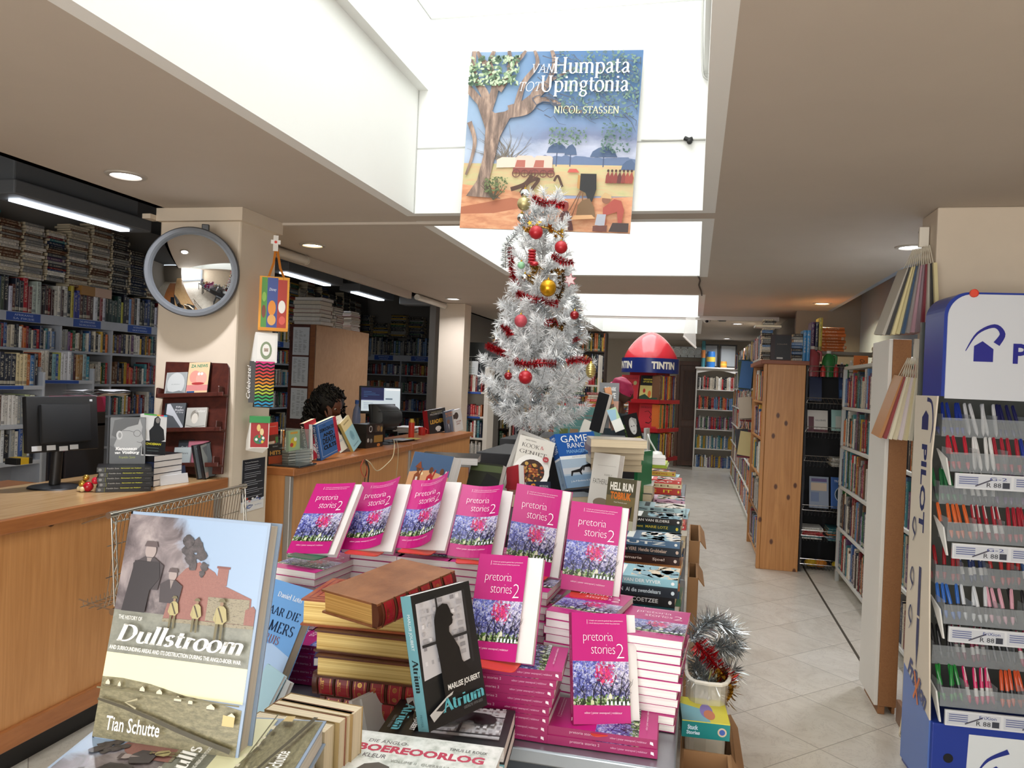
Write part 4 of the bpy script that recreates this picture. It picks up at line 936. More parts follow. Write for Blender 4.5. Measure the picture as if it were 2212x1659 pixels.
# === things on the front counter
def pts_pose(A, B, tl, lean=0):
 d = B-A; w = d.length; M = pose(A, math.degrees(math.atan2(d.y, d.x)), lean); lo, hi = .01,2
 for _ in range(40):
  h = (lo+hi)/2
  if proj(M @ Vector((0,0, h)))[1] > tl[1]: lo = h
  else: hi = h
 return M, w, h
BLK = mt('#17181a', .45); BLK2 = mt('#1f2124', .5, var=.1)
def monitor_back(name, label, M, w, h, curved=False, stickers=(), zfoot=ZC, bars=()):
 t = empty(name); tag(t, label, 'monitor')
 mb = MB()
 if not curved: mb.box((0,0,0),(w, .03, h), BLK); mb.box((w*.15,-.022, h*.15),(w*.85,0, h*.85), BLK2)
 else:
  mb.box((0,.02,0),(w, .045, h), BLK); n = 10
  mb.extrude([(w*.02,.02, h*.02),(w*.1,-.02, h*.1),(w*.2,-.05, h*.3),(w*.2,-.055, h*.6),(w*.12,-.035, h*.82),(w*.05,.0, h*.97),(w*.05,.02, h*.97)], (w*.8,0,0), BLK2)
  mb.box((w*.12,-.052, h*.66),(w*.88,-.03, h*.68), mt('#2c2e31', .35))
 mb.build('housing', t, 35, bevel=.006)
 mb = MB(); mb.box((.012,.03 if not curved else .045,.014),(w-.012,.032 if not curved else .047, h-.014), mt('#0a0b10', .1)); mb.build('screen', t)
 HS = t.children[0]
 for x, z, sw, sh in stickers: mb = MB(); mb.box((x*w, -.0235 if .15 < z < .8 else -.0012, z*h),((x+sw)*w, 0,(z+sh)*h), mt('#c9cbcd', .5)); mb.build('sticker', HS)
 place(t, M); zl = (M @ Vector((w/2,.02,0))).z-zfoot
 Mi = M.inverted(); f = Mi @ Vector((*(M @ Vector((w/2,.06,0))).xy, zfoot)); tp = Vector((w/2,.02, h*.35))
 mb = MB(); mb.tube([tp, Vector((w/2,.05,0)), f+Vector((0,0,.012))], .024, BLK, 10); mb.build('neck', t, 40)
 mb = MB(); mb.T = Matrix.Translation(f) @ Mi.to_3x3().to_4x4(); mb.lathe([(.001,.016),(.06,.014),(.105,.006),(.11,.0)], BLK, 28); mb.build('foot', t, 40)
 return t
A = aty(60,980,2.72); B = aty(213,993,3.06); B.z = A.z
M, w, h = pts_pose(A, B, (85,856),6)
monitor_back('computer_monitor', 'black computer screen seen from behind on the front counter', M, w, h, False, ((.05,.03,.13,.09),(.25,.03,.12,.09),(.42,-.0+.005,.12,.085),(.57,.02,.12,.085),(.88,.9,.04,.04)))
t = empty('keyboard', (-3.12,2.55,.9)); tag(t, 'black keyboard on the low desk under the black screen', 'keyboard'); mb = MB(); mb.box((-.09,-.23,0),(.09,.23,.018), BLK); mb.build('body', t, bevel=.004)
mb = MB(); [mb.box((-.08+.031*i, -.22+.0295*j, .018),(-.055+.031*i, -.197+.0295*j, .024), BLK2) for i in range(5) for j in range(15)]; k = mb.build('keys', t)
def box_thing(name, label, cat, a, b, hexc, parts=(), group=None, rough=.45):
 a, b = Vector(a), Vector(b); c = Vector(((a.x+b.x)/2,(a.y+b.y)/2, min(a.z, b.z))); t = empty(name, c); tag(t, label, cat, group)
 mb = MB(); mb.box(a-c, b-c, mt(hexc, rough)); mb.build('body', t, bevel=.003)
 for nm, p, q, hx in parts: mb = MB(); mb.box(Vector(p)-c, Vector(q)-c, mt(hx, rough)); mb.build(nm, t, bevel=.001)
 return t
p = aty(105,857,3.3); q = aty(268,888,3.7)
box_thing('document_tray', 'magenta box file tray standing behind the black screen', 'tray', (p.x, 3.3, q.z),(q.x, 3.56, q.z+.085), '#8e1f45', (('shelf', (p.x, 3.29, q.z-.075),(q.x, 3.56, q.z-.06), '#27496f'),('leg', (q.x-.012,3.3,.93),(q.x, 3.56, q.z), '#1d1d20'),('leg', (p.x, 3.3,.93),(p.x+.012,3.56, q.z), '#1d1d20'),('lower_box', (p.x+.1,3.3, q.z-.2),(q.x-.05,3.56, q.z-.1), '#a8244f'),('base', (p.x, 3.3,.9),(q.x, 3.56,.93), '#1d1d20')))
t = empty('paper_sheets', (p.x+.1,3.36, q.z+.0855)); tag(t, 'crumpled white papers lying on the magenta box behind the screen', 'papers')
for i in range(3):
 mb = MB(); n = 6; r = random.Random(i); vs = [(-.03+.26*a/n, -.05+.19*b/n, .004+.012*i+.018*abs(math.sin(a*1.3+i))*(a/n)+.006*r.random()) for b in range(n+1) for a in range(n+1)]
 mb.add(vs, [(b*(n+1)+a, b*(n+1)+a+1,(b+1)*(n+1)+a+1,(b+1)*(n+1)+a) for a in range(n) for b in range(n)], mt('#d8d9da', .6)); mb.build('sheet', t, 60)
p0 = atz(10,1003,.9); box_thing('tape_box', 'small black and yellow box beside the keyboard', 'box', (p0.x, p0.y, .9),(p0.x+.09, p0.y+.12,.94), '#1f1f1f', (('yellow_wrap', (p0.x-.001, p0.y+.03,.8995),(p0.x+.091, p0.y+.09,.941), '#d8b02a'),))
# black and yellow spined biographies
M, w, h = stand((207,1064),(330,1061),(207,1010), ZC); yw = math.degrees(math.atan2(M[1][0], M[0][0])); tk = h/5
def karoo_spine(a):
 a.rect(0,.05*a.h*0, a.w, a.h*.14, '#4a4c4e'); a.frect(.0,.0,1,.015, '#2b2d2f'); a.fdisc(.5,.06,.3,.03, '#8f9294'); a.frect(0,.148,1,.156, '#8a8f35')
 a.text('Franklin Sonn', a.w*.34, a.h*.18, wd=a.h*.22, ht=a.w*.3, mat='#c9cbc8', rot=PI/2, shear=.25); a.text('Karooseun van Vosburg', a.w*.34, a.h*.43, wd=a.h*.38, ht=a.w*.32, mat='#d6d83a', rot=PI/2, shear=.25, bold=.03); a.text('protea', a.w*.4, a.h*.88, wd=a.h*.08, ht=a.w*.18, mat='#8a8a88', rot=PI/2)
for i in range(5):
 jx = (.0,.006,.002,.008,.0)[i]
 Mb = M @ Matrix.Translation((jx, 0, tk*i)) @ Matrix(((0,0,1,0),(1,0,0,0),(0,1,0,0),(0,0,0,1)))  # x->y(depth) , y->z , z->x
 book('hardcover_book', f'black spined biography with yellow title, {nth(i+1)} from the bottom of its stack on the counter', 'book', Mb @ Matrix.Translation((0, tk*.06,0)),.155, w-.008, tk*.9, '#141516', spine=karoo_spine, pages=PGC, group='stack of black biographies')
def karoo(a):
 a.frect(0,0,1,1, '#5f6264'); a.frect(0,.55,1,1, '#6e7173'); a.fpoly([(.3,.12),(.12,.4),(.2,.55),(.1,.75),(.3,.98),(.85,.98),(.93,.8),(.9,.66),(.97,.52),(.9,.46),(.92,.4),(.85,.34),(.6,.2)], '#a2a4a4')
 a.fpoly([(.05,.62),(.12,.95),(.4,1),(.85,1),(.8,.86),(.5,.8),(.3,.7),(.22,.55)], '#4b4d4f'); a.fdisc(.27,.62,.09,.1, '#c4c6c6'); a.fdisc(.28,.62,.045,.06, '#8a8c8c')
 a.ring(a.w*.78, a.h*.66, a.w*.1, a.w*.012, '#3a3c3e'); a.fstroke([(.36,.72),(.55,.72),(.68,.69)], .012, '#3a3c3e'); a.fstroke([(.78,.47),(.92,.45)], .015, '#5a5c5c'); a.fpoly([(0,0),(1,0),(1,.3),(.6,.22),(.3,.28),(0,.4)], '#4a4d4f')
 a.ftext('Karooseun', .17,.285,.62,.075, mat='#f4f4f2', bold=.05, shear=.2); a.ftext('van', .15,.205,.16,.045, mat='#f4f4f2', bold=.04, shear=.2); a.ftext('Vosburg', .36,.185,.5,.085, mat='#f4f4f2', bold=.05, shear=.2); a.ftext('Franklin Sonn', .28,.105,.46,.055, mat='#a7b04a')
zt = ZC+tk*5+.001; M, w, h = stand((236,1001),(311,1001),(229,903), zt, 4,-1)
book('hardcover_book', 'grey biography with a man in glasses standing on the black stack on the counter', 'book', M, w, h, .022, '#4a4d4f', front=karoo, spine_col='#3f4244', pages=PGC, hard=True)
# white books stacked beside, with the tall white biography on them
M, w, h = stand((331,1052),(376,1044),(331,985), ZC); tk = h/5
for i in range(5):
 Mb = M @ Matrix.Translation((0,0, tk*i)) @ Matrix(((1,0,0,0),(0,0,1,0),(0,-1,0, tk*.95),(0,0,0,1)))
 book('paperback', f'white paged book with navy spine, {nth(i+1)} from the bottom beside the black stack', 'book', Mb, .2,.15, tk*.9, '#2a3350' if i < 4 else '#17191d', pages=PGW, group='white paged books on the counter')
def schoe(a):
 a.frect(0,0,1,1, '#dcdcda'); a.frect(0,.03,1,.36, '#1d1f22'); a.fpoly([(.3,.36),(.25,.6),(.42,.72),(.45,.9),(.6,.97),(.72,.9),(.7,.74),(.88,.65),(.95,.4),(.8,.36)], '#26282b'); a.fdisc(.6,.86,.09,.07, '#8a8682'); a.frect(0,.97,1,1, '#4fae4a')
 for i, c in enumerate(['#4fae4a', '#e0b030', '#d8355a', '#2fa0d0']): a.frect(.4+.15*i, .97,.55+.15*i, 1, c)
 a.ftext('SCHOEMAN', .06,.26,.74,.055, mat='#d8cf3a', bold=.03, shear=.15); a.frect(.2,.19,.7,.195, '#8aa0a0'); a.frect(.2,.12,.7,.125, '#8aa0a0')
M, w, h = stand((306,984),(355,981),(288,893), ZC+tk*5.1,8,6)
book('hardcover_book', 'white biography of a dark standing figure with bright edge tabs on the counter', 'book', M, w*1.02, h, .03, '#d4d4d2', front=schoe, pages=PGC)
# card holder, ornament
def holder(a): a.frect(0,.55,1,1, '#2b3350'); a.ftext('Bookshop', .08,.85,.3,.07, mat='#c9d0e0'); [a.frect(.1,.76-.06*i, .6,.775-.06*i, '#8e98b4') for i in range(3)]
M, w, h = stand((348,1050),(408,1042),(350,1010), ZC, 12)
t = empty('card_holder'); tag(t, 'white cardboard card holder with a navy header at the counter end', 'holder'); mb = MB(); mb.box((0,0,0),(w, .05, h*.55), mt('#d9dadc', .5)); mb.build('tray', t, bevel=.002)
mb = MB(); mb.box((-.002,.03, h*.35),(w+.016,.033, h), mt('#2b3350', .4)); a = Art(mb, lambda u, v, e: (u-.002,.03-e, v), w+.018, h); holder(a); mb.build('header', t); place(t, M)
p = atz(190,1062, ZC); t = empty('ornament', p); tag(t, 'small red and gold ornament beside the black book stack', 'ornament')
mb = MB(); mb.ball((0,0,.022),.022, mt('#b3182b', .2),16); mb.ball((.028,.01,.05),.016, mt('#c8233a', .2),14); mb.build('red_body', t, 60); mb = MB(); mb.ball((-.025,-.005,.035),.017, mt('#c9a24a', .25,.8),14); mb.ball((-.012,0,.062),.014, mt('#c9a24a', .25,.8),12); mb.ball((-.035,-.01,.013),.012, mt('#e3cfa0', .4),12); mb.ball((-.012,-.02,.012),.012, mt('#e3cfa0', .4),12); mb.build('gold_parts', t, 60)
# === things on the second counter
def on2(px, py): return atz(px, py, ZC+.001)
def simple_art(texts=(), shapes=(), bg=None):
 def f(a):
  if bg: a.frect(0,0,1,1, bg)
  for s in shapes:
   if s[0] == 'r': a.frect(*s[1:])
   elif s[0] == 'd': a.fdisc(*s[1:])
   elif s[0] == 'p': a.fpoly(s[1], s[2])
   elif s[0] == 's': a.fstroke(*s[1:])
  for x in texts:
   k = dict(mat=x[5]); k.update(x[6] if len(x) > 6 else {}); a.ftext(x[0], x[1], x[2], x[3], x[4], **k)
 return f
def lean_book(label, bl, br, tl, t, cover, art, lean=8, roll=0, spine=None, spine_col=None, z=ZC+.001, name='paperback', group='books standing on the second counter', wmul=1, yaw=None, **k):
 M, w, h = stand(bl, br, tl, z, lean, roll)
 if yaw is not None: M, w, h = stand(bl, br, tl, z, lean, roll); M = pose(M.translation, yaw, lean, roll)
 return book(name, label, 'book', M, w*wmul, h, t, cover, front=art, spine=spine, spine_col=spine_col, group=group, **k)
t0 = on2(572,1008); t1 = on2(650,1004)
t = empty('display_stand', (t0.x, t0.y+.1, ZC)); tag(t, 'clear acrylic display stand of discs at the near end of the second counter', 'display stand')
AC = mt('#9fb0b4', .08, alpha=.35, spec=.8); mb = MB(); mb.box((-.02,-.05,.001),(.2,.16,.012), mt('#33373a', .15)); mb.build('base', t, bevel=.002)
mb = MB(); mb.box((.0,.12,.012),(.17,.125,.22), AC); mb.box((.0,.02,.1),(.17,.12,.104), AC); mb.build('acrylic_panels', t)
bz = ZC+.0125
lean_book('disc case with an orange and black cover at the front of the acrylic stand', (580,1003),(609,999),(577,961),.012, '#2a2320', simple_art([('SONY', .3,.85,.4,.07, '#d0d0c8'),('HITS', .1,.45,.8,.22, '#d8a04a', dict(bold=.04))], [('r', 0,0,1,.4, '#b5502a'),('r', 0,.4,1,.8, '#3a3230')]),3, z=bz, name='disc_case', group='discs on the acrylic stand')
lean_book('green comic disc case on the acrylic stand', (622,976),(648,971),(622,931),.012, '#7a8a74', simple_art([], [('r', .04,.02,.98,.98, '#9fb98c'),('d', .45,.4,.25,.25, '#d8c23a'),('d', .3,.3,.14,.1, '#c0402f'),('d', .6,.55,.12,.1, '#e8e4d8'),('r', .2,.82,.8,.92, '#d8a040')]),3, z=ZC+.104+.002, name='disc_case', group='discs on the acrylic stand')
lean_book('red and green gift card standing on the acrylic stand', (580,960),(601,956),(578,914),.004, '#d0342c', simple_art([('Waterstones', .1,.8,.7,.04, '#f0e8e0')], [('r', 0,.12,1,.42, '#5a2f22'),('r', .7,.0,1,.3, '#4f8a4a'),('r', 0,.0,.6,.12, '#efe9e0')]),3, z=ZC+.104+.002, name='gift_card', group='discs on the acrylic stand')
for i, (c, x) in enumerate((('#d9d5cc', 601),('#c9762f', 606),('#e2e0da', 611),('#d0ccc4', 616))):
 p = on2(x, 1001); one_book(Matrix.Translation((p.x, p.y+.012, bz)) @ Matrix.Rotation(math.radians(30),4, 'Z'),(.0105,.125,.14 if i > 1 else .19), lin(c), f'{nth(i+1)} spine of the row of discs on the acrylic stand', 'disc spines on the acrylic stand', 'disc_case')
M, w, h = stand((622,1004),(674,998),(617,974), ZC+.001)
for i in range(5):
 e = empty('disc_case'); tag(e, f'clear disc case, {nth(i+1)} from the bottom of the flat pile beside the acrylic stand', 'disc case', 'flat pile of disc cases')
 mb = MB(); mb.box((0,0,0),(w, .125, h/5-.002), mt('#8f9188', .15)); mb.build('case', e, bevel=.001); mb = MB(); mb.box((.004,-.001,.003),(w-.004,0, h/5-.005), mt('#c9c8be', .4)); mb.build('paper_edge', e); place(e, M @ Matrix.Translation((.004*(i % 2),.003*(i % 3), h/5*i)))
sp = lambda s, c: (lambda a: spine_text(a, s, c, .06,.94,.6, bold=.03))
lean_book('black spined book with white capitals beside the red book', (655,996),(664,994),(638,920),.03, '#17171a', None, 4,-10, None, yaw=-20, name='paperback')
lean_book('red book with black capitals on the second counter', (670,997),(696,993),(649,915),.03, '#c02a3c', simple_art([('ALL', .3,.74,.6,.12, '#1a1416', dict(bold=.04)),('OR', .3,.6,.4,.1, '#1a1416', dict(bold=.04)),('NOTHING', .3,.46,.68,.12, '#1a1416', dict(bold=.04))], [('p', [(.2,.38),(.4,.38),(1,.05),(1,.0),(.8,.0)], '#f0eae6'),('p', [(.45,.38),(.6,.38),(1,.16),(1,.1)], '#f0eae6')]),6,-12, sp('ALL OR NOTHING', '#f0eae6'), '#17171a')
lean_book('blue book about democracies and death cults on the second counter', (694,995),(738,988),(676,917),.032, '#3a6aa8', simple_art([('ON', .3,.86,.14,.04, '#14181f'),('DEMOCRACIES', .14,.72,.7,.1, '#14181f', dict(bold=.03)),('AND', .25,.57,.5,.1, '#14181f', dict(bold=.05)),('DEATH', .2,.38,.62,.16, '#14181f', dict(bold=.03)),('CULTS', .2,.22,.62,.12, '#14181f', dict(bold=.05))], [('r', .84,0,1,1, '#c63045'),('r', .08,.06,.84,.07, '#c9d4e8'),('r', .08,.95,.84,.96, '#c9d4e8'),('r', .08,.06,.095,.96, '#c9d4e8')]),6,-11, sp('ON DEMOCRACIES', '#dfe6f2'), '#325c98')
lean_book('white book leaning with a small dark figure on its cover', (735,979),(768,973),(717,913),.03, '#dcdad6', simple_art([('EBOTTO', .25,.28,.55,.07, '#8aa0c0')], [('d', .5,.68,.18,.1, '#6a4a3a'),('p', [(.4,.66),(.62,.66),(.55,.46),(.46,.46)], '#3f3a3c'),('r', .35,.9,.7,.92, '#b0b0ae')]),22,-12, None, '#c4b4ac')
lean_book('pale blue and yellow book leaning at the end of its row', (764,976),(787,970),(740,915),.02, '#8fbfd0', simple_art([], [('r', 0,.68,1,1, '#dfcb94'),('d', .5,.42,.2,.16, '#6fa3b8'),('p', [(.35,.35),(.65,.35),(.5,.6)], '#5a8fa6'),('r', .2,.86,.8,.9, '#a08a50'),('r', .2,.1,.8,.14, '#6a94a6')]),24,-14, None, '#b0a468')
p, q = on2(790,969), on2(826,964)
t = empty('box_set', p); tag(t, 'black box set of discs with round pictures in front of the screen', 'box set'); Rz = Matrix.Rotation(math.atan2(q.y-p.y, q.x-p.x),4, 'Z'); w = (q-p).length
for z0, z1 in ((0,.11),(.111,.185)):
 mb = MB(); mb.T = Rz; mb.box((0,0, z0),(w, .12, z1), mt('#1d1a18', .3)); a = Art(mb, lambda u, v, e: (u, -e, z0+v), w, z1-z0)
 if z0: a.ring(w*.25,.037,.022,.006, '#d9d9d4'); a.frect(.52,.1,.98,.9, '#3f362e'); a.fdisc(.72,.5,.1,.3, '#8a6a4a'); a.fdisc(.9,.4,.06,.3, '#b08a4a')
 else: a.frect(.46,.35,1,.85, '#a07838'); a.fdisc(.12,.55,.06,.15, '#c8c4bc'); a.fdisc(.3,.5,.07,.16, '#8a8880'); a.fdisc(.75,.15,.1,.12, '#c87a3a')
 mb.build('box', t)
# back of the second screen, screen beyond, keyboard
p = on2(846,962); A = p+Vector((-.19,-.1,.2));
A = aty(808,928, p.y-.06); B = aty(862,925, p.y+.2); B.z = A.z
M, w, h = pts_pose(A, B, (816,872),10); monitor_back('computer_monitor', 'dark curved back of a computer screen on the second counter', M, w, h, True)
t = empty('keyboard', on2(862,957)); tag(t, 'black keyboard and papers in front of the dark screen', 'keyboard'); mb = MB(); mb.T = Rz; mb.box((-.16,-.0,0),(.3,.14,.02), BLK); mb.build('body', t, bevel=.004)
mb = MB(); mb.T = Rz; mb.box((.0,-.03,.021),(.2,.1,.024), mt('#b9bcc0', .5)); mb.box((.22,-.05,.021),(.33,.06,.024), mt('#c9b84a', .5)); mb.build('papers', t)
A = aty(776,893,6.6); B = aty(867,890,6.85); B.z = A.z; M, w, h = pts_pose(A, B, (776,833),4)
t = empty('computer_monitor'); tag(t, 'lit computer screen facing the shop beside the seated woman', 'monitor')
mb = MB(); mb.box((0,0,0),(w, .03, h), mt('#16171a', .4)); mb.build('housing', t, bevel=.004)
mb = MB(); sx = .015; scr = MB(); a = Art(scr, lambda u, v, e: (sx+u, -.0005-e, sx+.01+v), w-2*sx, h-2*sx-.01); E_ = lambda c: mt(c, .3, emit=.55)
a.frect(0,0,1,1, E_('#c6d2da')); a.frect(.0,.5,.58,1, E_('#22264a')); a.frect(0,.46,.58,.5, E_('#3a3f6a')); a.frect(.62,.9,1,.96, E_('#eef2f4')); [a.frect(.06,.12+.07*i, .3,.14+.07*i, E_('#8a98a4')) for i in range(4)]; a.frect(.62,.5,.8,.56, E_('#5a6a78')); [a.frect(.06,.62+.07*i, .06+.1*((i*7) % 4+1),.63+.07*i, E_('#4f7fa8')) for i in range(4)]
scr.build('screen', t); place(t, M)
mb = MB(); Mi = M.inverted(); f = Mi @ Vector((*(M @ Vector((w/2,.05,0))).xy, .745)); mb.tube([(w/2,.04, h*.3), f], .02, BLK, 8); mb.build('neck', t, 40); mb = MB(); mb.T = Matrix.Translation(f) @ Mi.to_3x3().to_4x4(); mb.lathe([(.001,.016),(.1,.008),(.11,0)], BLK, 20); mb.build('foot', t)
mb = MB(); t = empty('staff_desk', (-2.98,6.4,0)); tag(t, 'desk behind the second counter under the lit screen', 'desk')
mb = MB(); mb.box((-.12,-1.0,.7),(.11,.8,.744), OAKX); mb.build('worktop', t, bevel=.003)
for x, y in ((-.09,-.95),(.08,-.95),(-.09,.75),(.08,.75)): mb = MB(); mb.box((x-.025, y-.025,0),(x+.025, y+.025,.7), OAK); mb.build('leg', t)
p = aty(769,925,6.25); s = aty(769,864,6.25).z-.745; t = empty('water_bottle', (p.x, 6.25,.745)); tag(t, 'tall clear blue plastic water bottle beside the seated woman', 'bottle')
mb = MB(); mb.lathe([(.001,.0),(.036,.002),(.038,.02),(.036, s*.2),(.039, s*.4),(.035, s*.6),(.038, s*.72),(.03, s*.85),(.014, s*.93),(.013, s*.97)], mt('#5c7fb4', .1, alpha=.6),24); mb.build('body', t, 60); mb = MB(); mb.lathe([(.017, s*.94),(.017, s),(.001, s)], mt('#2f5aa8', .4),18); mb.build('cap', t, 40); mb = MB(); mb.lathe([(.0385, s*.42),(.0385, s*.6)], mt('#3a5f9f', .4),24); mb.build('label', t, 60)
p = on2(888,948); t = empty('spray_can', p); tag(t, 'red spray can with a yellow top on the second counter', 'can'); h = aty(888,905, p.y).z-ZC
mb = MB(); mb.lathe([(.001,0),(.026,0),(.027,.004),(.027, h*.82)], mt('#d0402f', .3),24); mb.build('body', t, 50); mb = MB(); mb.lathe([(.027, h*.82),(.0275, h*.85),(.02, h*.92),(.02, h),(.001, h)], mt('#c9a43a', .35,.3),24); mb.build('cap', t, 50)
p = on2(911,941); t = empty('mug', p); tag(t, 'small red cup behind the spray can', 'cup'); mb = MB(); mb.lathe([(.001,0),(.032,0),(.036,.08),(.033,.08),(.029,.004),(.001,.004)], mt('#c4302c', .35),22); mb.build('body', t, 50); mb = MB(); mb.tube([(.034,0,.065),(.058,0,.06),(.058,0,.025),(.032,0,.015)], .005, mt('#c4302c', .35),8); mb.build('handle', t, 60)
p = on2(885,935); t = empty('paper_stack', p+Vector((-.05,.1,0))); tag(t, 'loose pile of white papers behind the spray can', 'papers'); r = random.Random(2)
for i in range(7): mb = MB(); mb.T = Matrix.Rotation(r.uniform(-.3,.3),4, 'Z'); mb.box((-.1,-.14,.008*i),(.11,.15,.008*i+.0075), mt(r.choice(['#d9d7d2', '#e6e4e0', '#c9c4ba']),.6)); mb.build('sheet', t)
p = on2(918,932)+Vector((0,.25,0)); t = empty('pen_pot', p); tag(t, 'pot of pink and red pens behind the propped books', 'pot'); mb = MB(); mb.lathe([(.001,0),(.04,0),(.045,.11),(.041,.11),(.036,.004),(.001,.004)], mt('#8a7f86', .3),20); mb.build('pot', t, 50); r = random.Random(1)
for i in range(14):
 a = r.uniform(0,6.28); d = r.uniform(.005,.03); mb = MB(); mb.tube([(d*math.cos(a), d*math.sin(a),.006),(d*2.2*math.cos(a), d*2.2*math.sin(a), r.uniform(.15,.21))], .005, mt(r.choice(['#c8325a', '#d84a7a', '#b02a3a', '#e07a9a']),.35),6); mb.build('pen', t)
g3 = 'books propped at the far end of the second counter'
lean_book('black leadership book with gold capitals propped on the second counter', (928,939),(967,934),(923,887),.05, '#141414', simple_art([('GENERAL STANLEY', .2,.86,.6,.04, '#c8b98a'),('McCHRYSTAL', .14,.76,.7,.07, '#e0ded6'),('LEADERS', .1,.4,.8,.17, '#d8a53a', dict(bold=.03))], [('d', .5,.18,.16,.1, '#d8d4cc'),('r', .42,.05,.58,.14, '#c8c4bc')]),8,-3, None, '#a8242c', group=g3)
lean_book('grey book with orange title propped beside the black leadership book', (966,936),(986,933),(959,889),.025, '#5f6b80', simple_art([('BLAZING', .05,.84,.8,.09, '#d8853a', dict(bold=.02)),('A TRAIL', .05,.72,.8,.09, '#d8853a', dict(bold=.02))], [('d', .25,.5,.16,.1, '#7a5a48'),('p', [(0,0),(.5,0),(.45,.38),(.1,.4)], '#4a4f5c'),('p', [(.2,.38),(.3,.38),(.26,.1)], '#d8dce2')]),8,-4, group=g3)
lean_book('white book with a dark portrait propped last of the group', (983,934),(1001,931),(976,887),.03, '#e0deda', simple_art([('WITHER', .25,.4,.6,.07, '#9a5a4a', dict(bold=.02)),('KING', .3,.3,.4,.07, '#9a5a4a', dict(bold=.02))], [('d', .35,.72,.25,.16, '#3a2a24'),('r', 0,.6,.2,.8, '#2f2422')]),8,-4, group=g3)
# leads hanging over the counter front
def cable(label, pts, r, hexc): mb = MB(); mb.tube(smooth_path(pts), r, mt(hexc, .4),8); return tag(mb.build('cable', smooth=60), label, 'cable')
def smooth_path(p, k=6):
 p = [Vector(q) for q in p]; out = []
 for i in range(len(p)-1):
  a, b, c, d = p[max(i-1,0)], p[i], p[i+1], p[min(i+2, len(p)-1)]
  for j in range(k):
   t = j/k; out.append(.5*((2*b)+(c-a)*t+(2*a-5*b+4*c-d)*t*t+(3*b-a-3*c+d)*t**3))
 return out+[p[-1]]
fx = lambda px, py, d=.012: (lambda q: q)(fpt(px, py, d))
def fpt(px, py, d):
 # point on the counter front plane, d in front of it
 n = -nv; base = c0+n*d; dr = ray(px, py); k = (base-CAMP).dot(n)/dr.dot(n); return CAMP+dr*k
hl = fpt(786,991,-.02)
cable('cream lead looping from the screen over the counter edge', [on2(845,955)+Vector((0,0,.02)), on2(850,958)+Vector((0,0,.03)), fpt(852,962,.01), fpt(849,985,.03), fpt(838,1000,.03), fpt(815,1017,.03), fpt(800,1000,.03), fpt(790,993,.01)], .0035, '#cfc2a4')
cable('thin grey lead hanging straight down the counter front', [on2(856,957)+Vector((0,0,.03)), fpt(860,970,.012), fpt(859,1000,.025), fpt(855,1040,.02), fpt(850,1100,.02)], .0025, '#b5a888')
cable('red lead looped out of the hole in the counter', [hl, fpt(783,998,.03), fpt(779,1010,.03), fpt(783,1025,.03), fpt(790,1030,.03), fpt(793,1012,.03), fpt(788,996,.02)], .0025, '#c23a2c')
cable('black lead hanging from the hole in the counter', [hl, fpt(789,998,.025), fpt(793,1012,.025), fpt(788,1035,.02), fpt(787,1060,.02)], .003, '#17171a')
cable('second black lead with a thicker plug hanging from the hole in the counter', [hl, fpt(792,998,.015), fpt(797,1015,.015), fpt(795,1040,.015), fpt(795,1070,.015)], .005, '#202024')
# === people
def skin_mesh(name, V, E, mat, parent=None, sub=2, root=0):
 me = bpy.data.meshes.new('tmp'); me.from_pydata([v[:3] for v in V], E, []); o = bpy.data.objects.new('tmp', me); COL.objects.link(o)
 md = o.modifiers.new('s', 'SKIN'); md.use_smooth_shade = True
 for i, v in enumerate(V):
  rr = v[3] if isinstance(v[3], tuple) else (v[3], v[3]); me.skin_vertices[0].data[i].radius = rr; me.skin_vertices[0].data[i].use_root = i == root
 s = o.modifiers.new('u', 'SUBSURF'); s.levels = s.render_levels = sub
 dg = bpy.context.evaluated_depsgraph_get(); m = bpy.data.meshes.new_from_object(o.evaluated_get(dg)); m.name = name
 bpy.data.objects.remove(o); bpy.data.meshes.remove(me); m.materials.clear(); m.materials.append(mat); m.shade_smooth(); return m
def join_meshes(name, parts):
 bm = bmesh.new(); mats = []
 for me, M in parts:
  c = me.copy(); c.transform(M)
  off = []
  for q in me.materials:
   if q not in mats: mats.append(q)
   off.append(mats.index(q))
  n0 = len(bm.faces); bm.from_mesh(c); bm.faces.ensure_lookup_table()
  for f in bm.faces[n0:]: f.material_index = off[f.material_index] if off else 0
  bpy.data.meshes.remove(c)
 out = bpy.data.meshes.new(name); bm.to_mesh(out); bm.free(); [out.materials.append(q) for q in mats]; out.shade_smooth(); return out
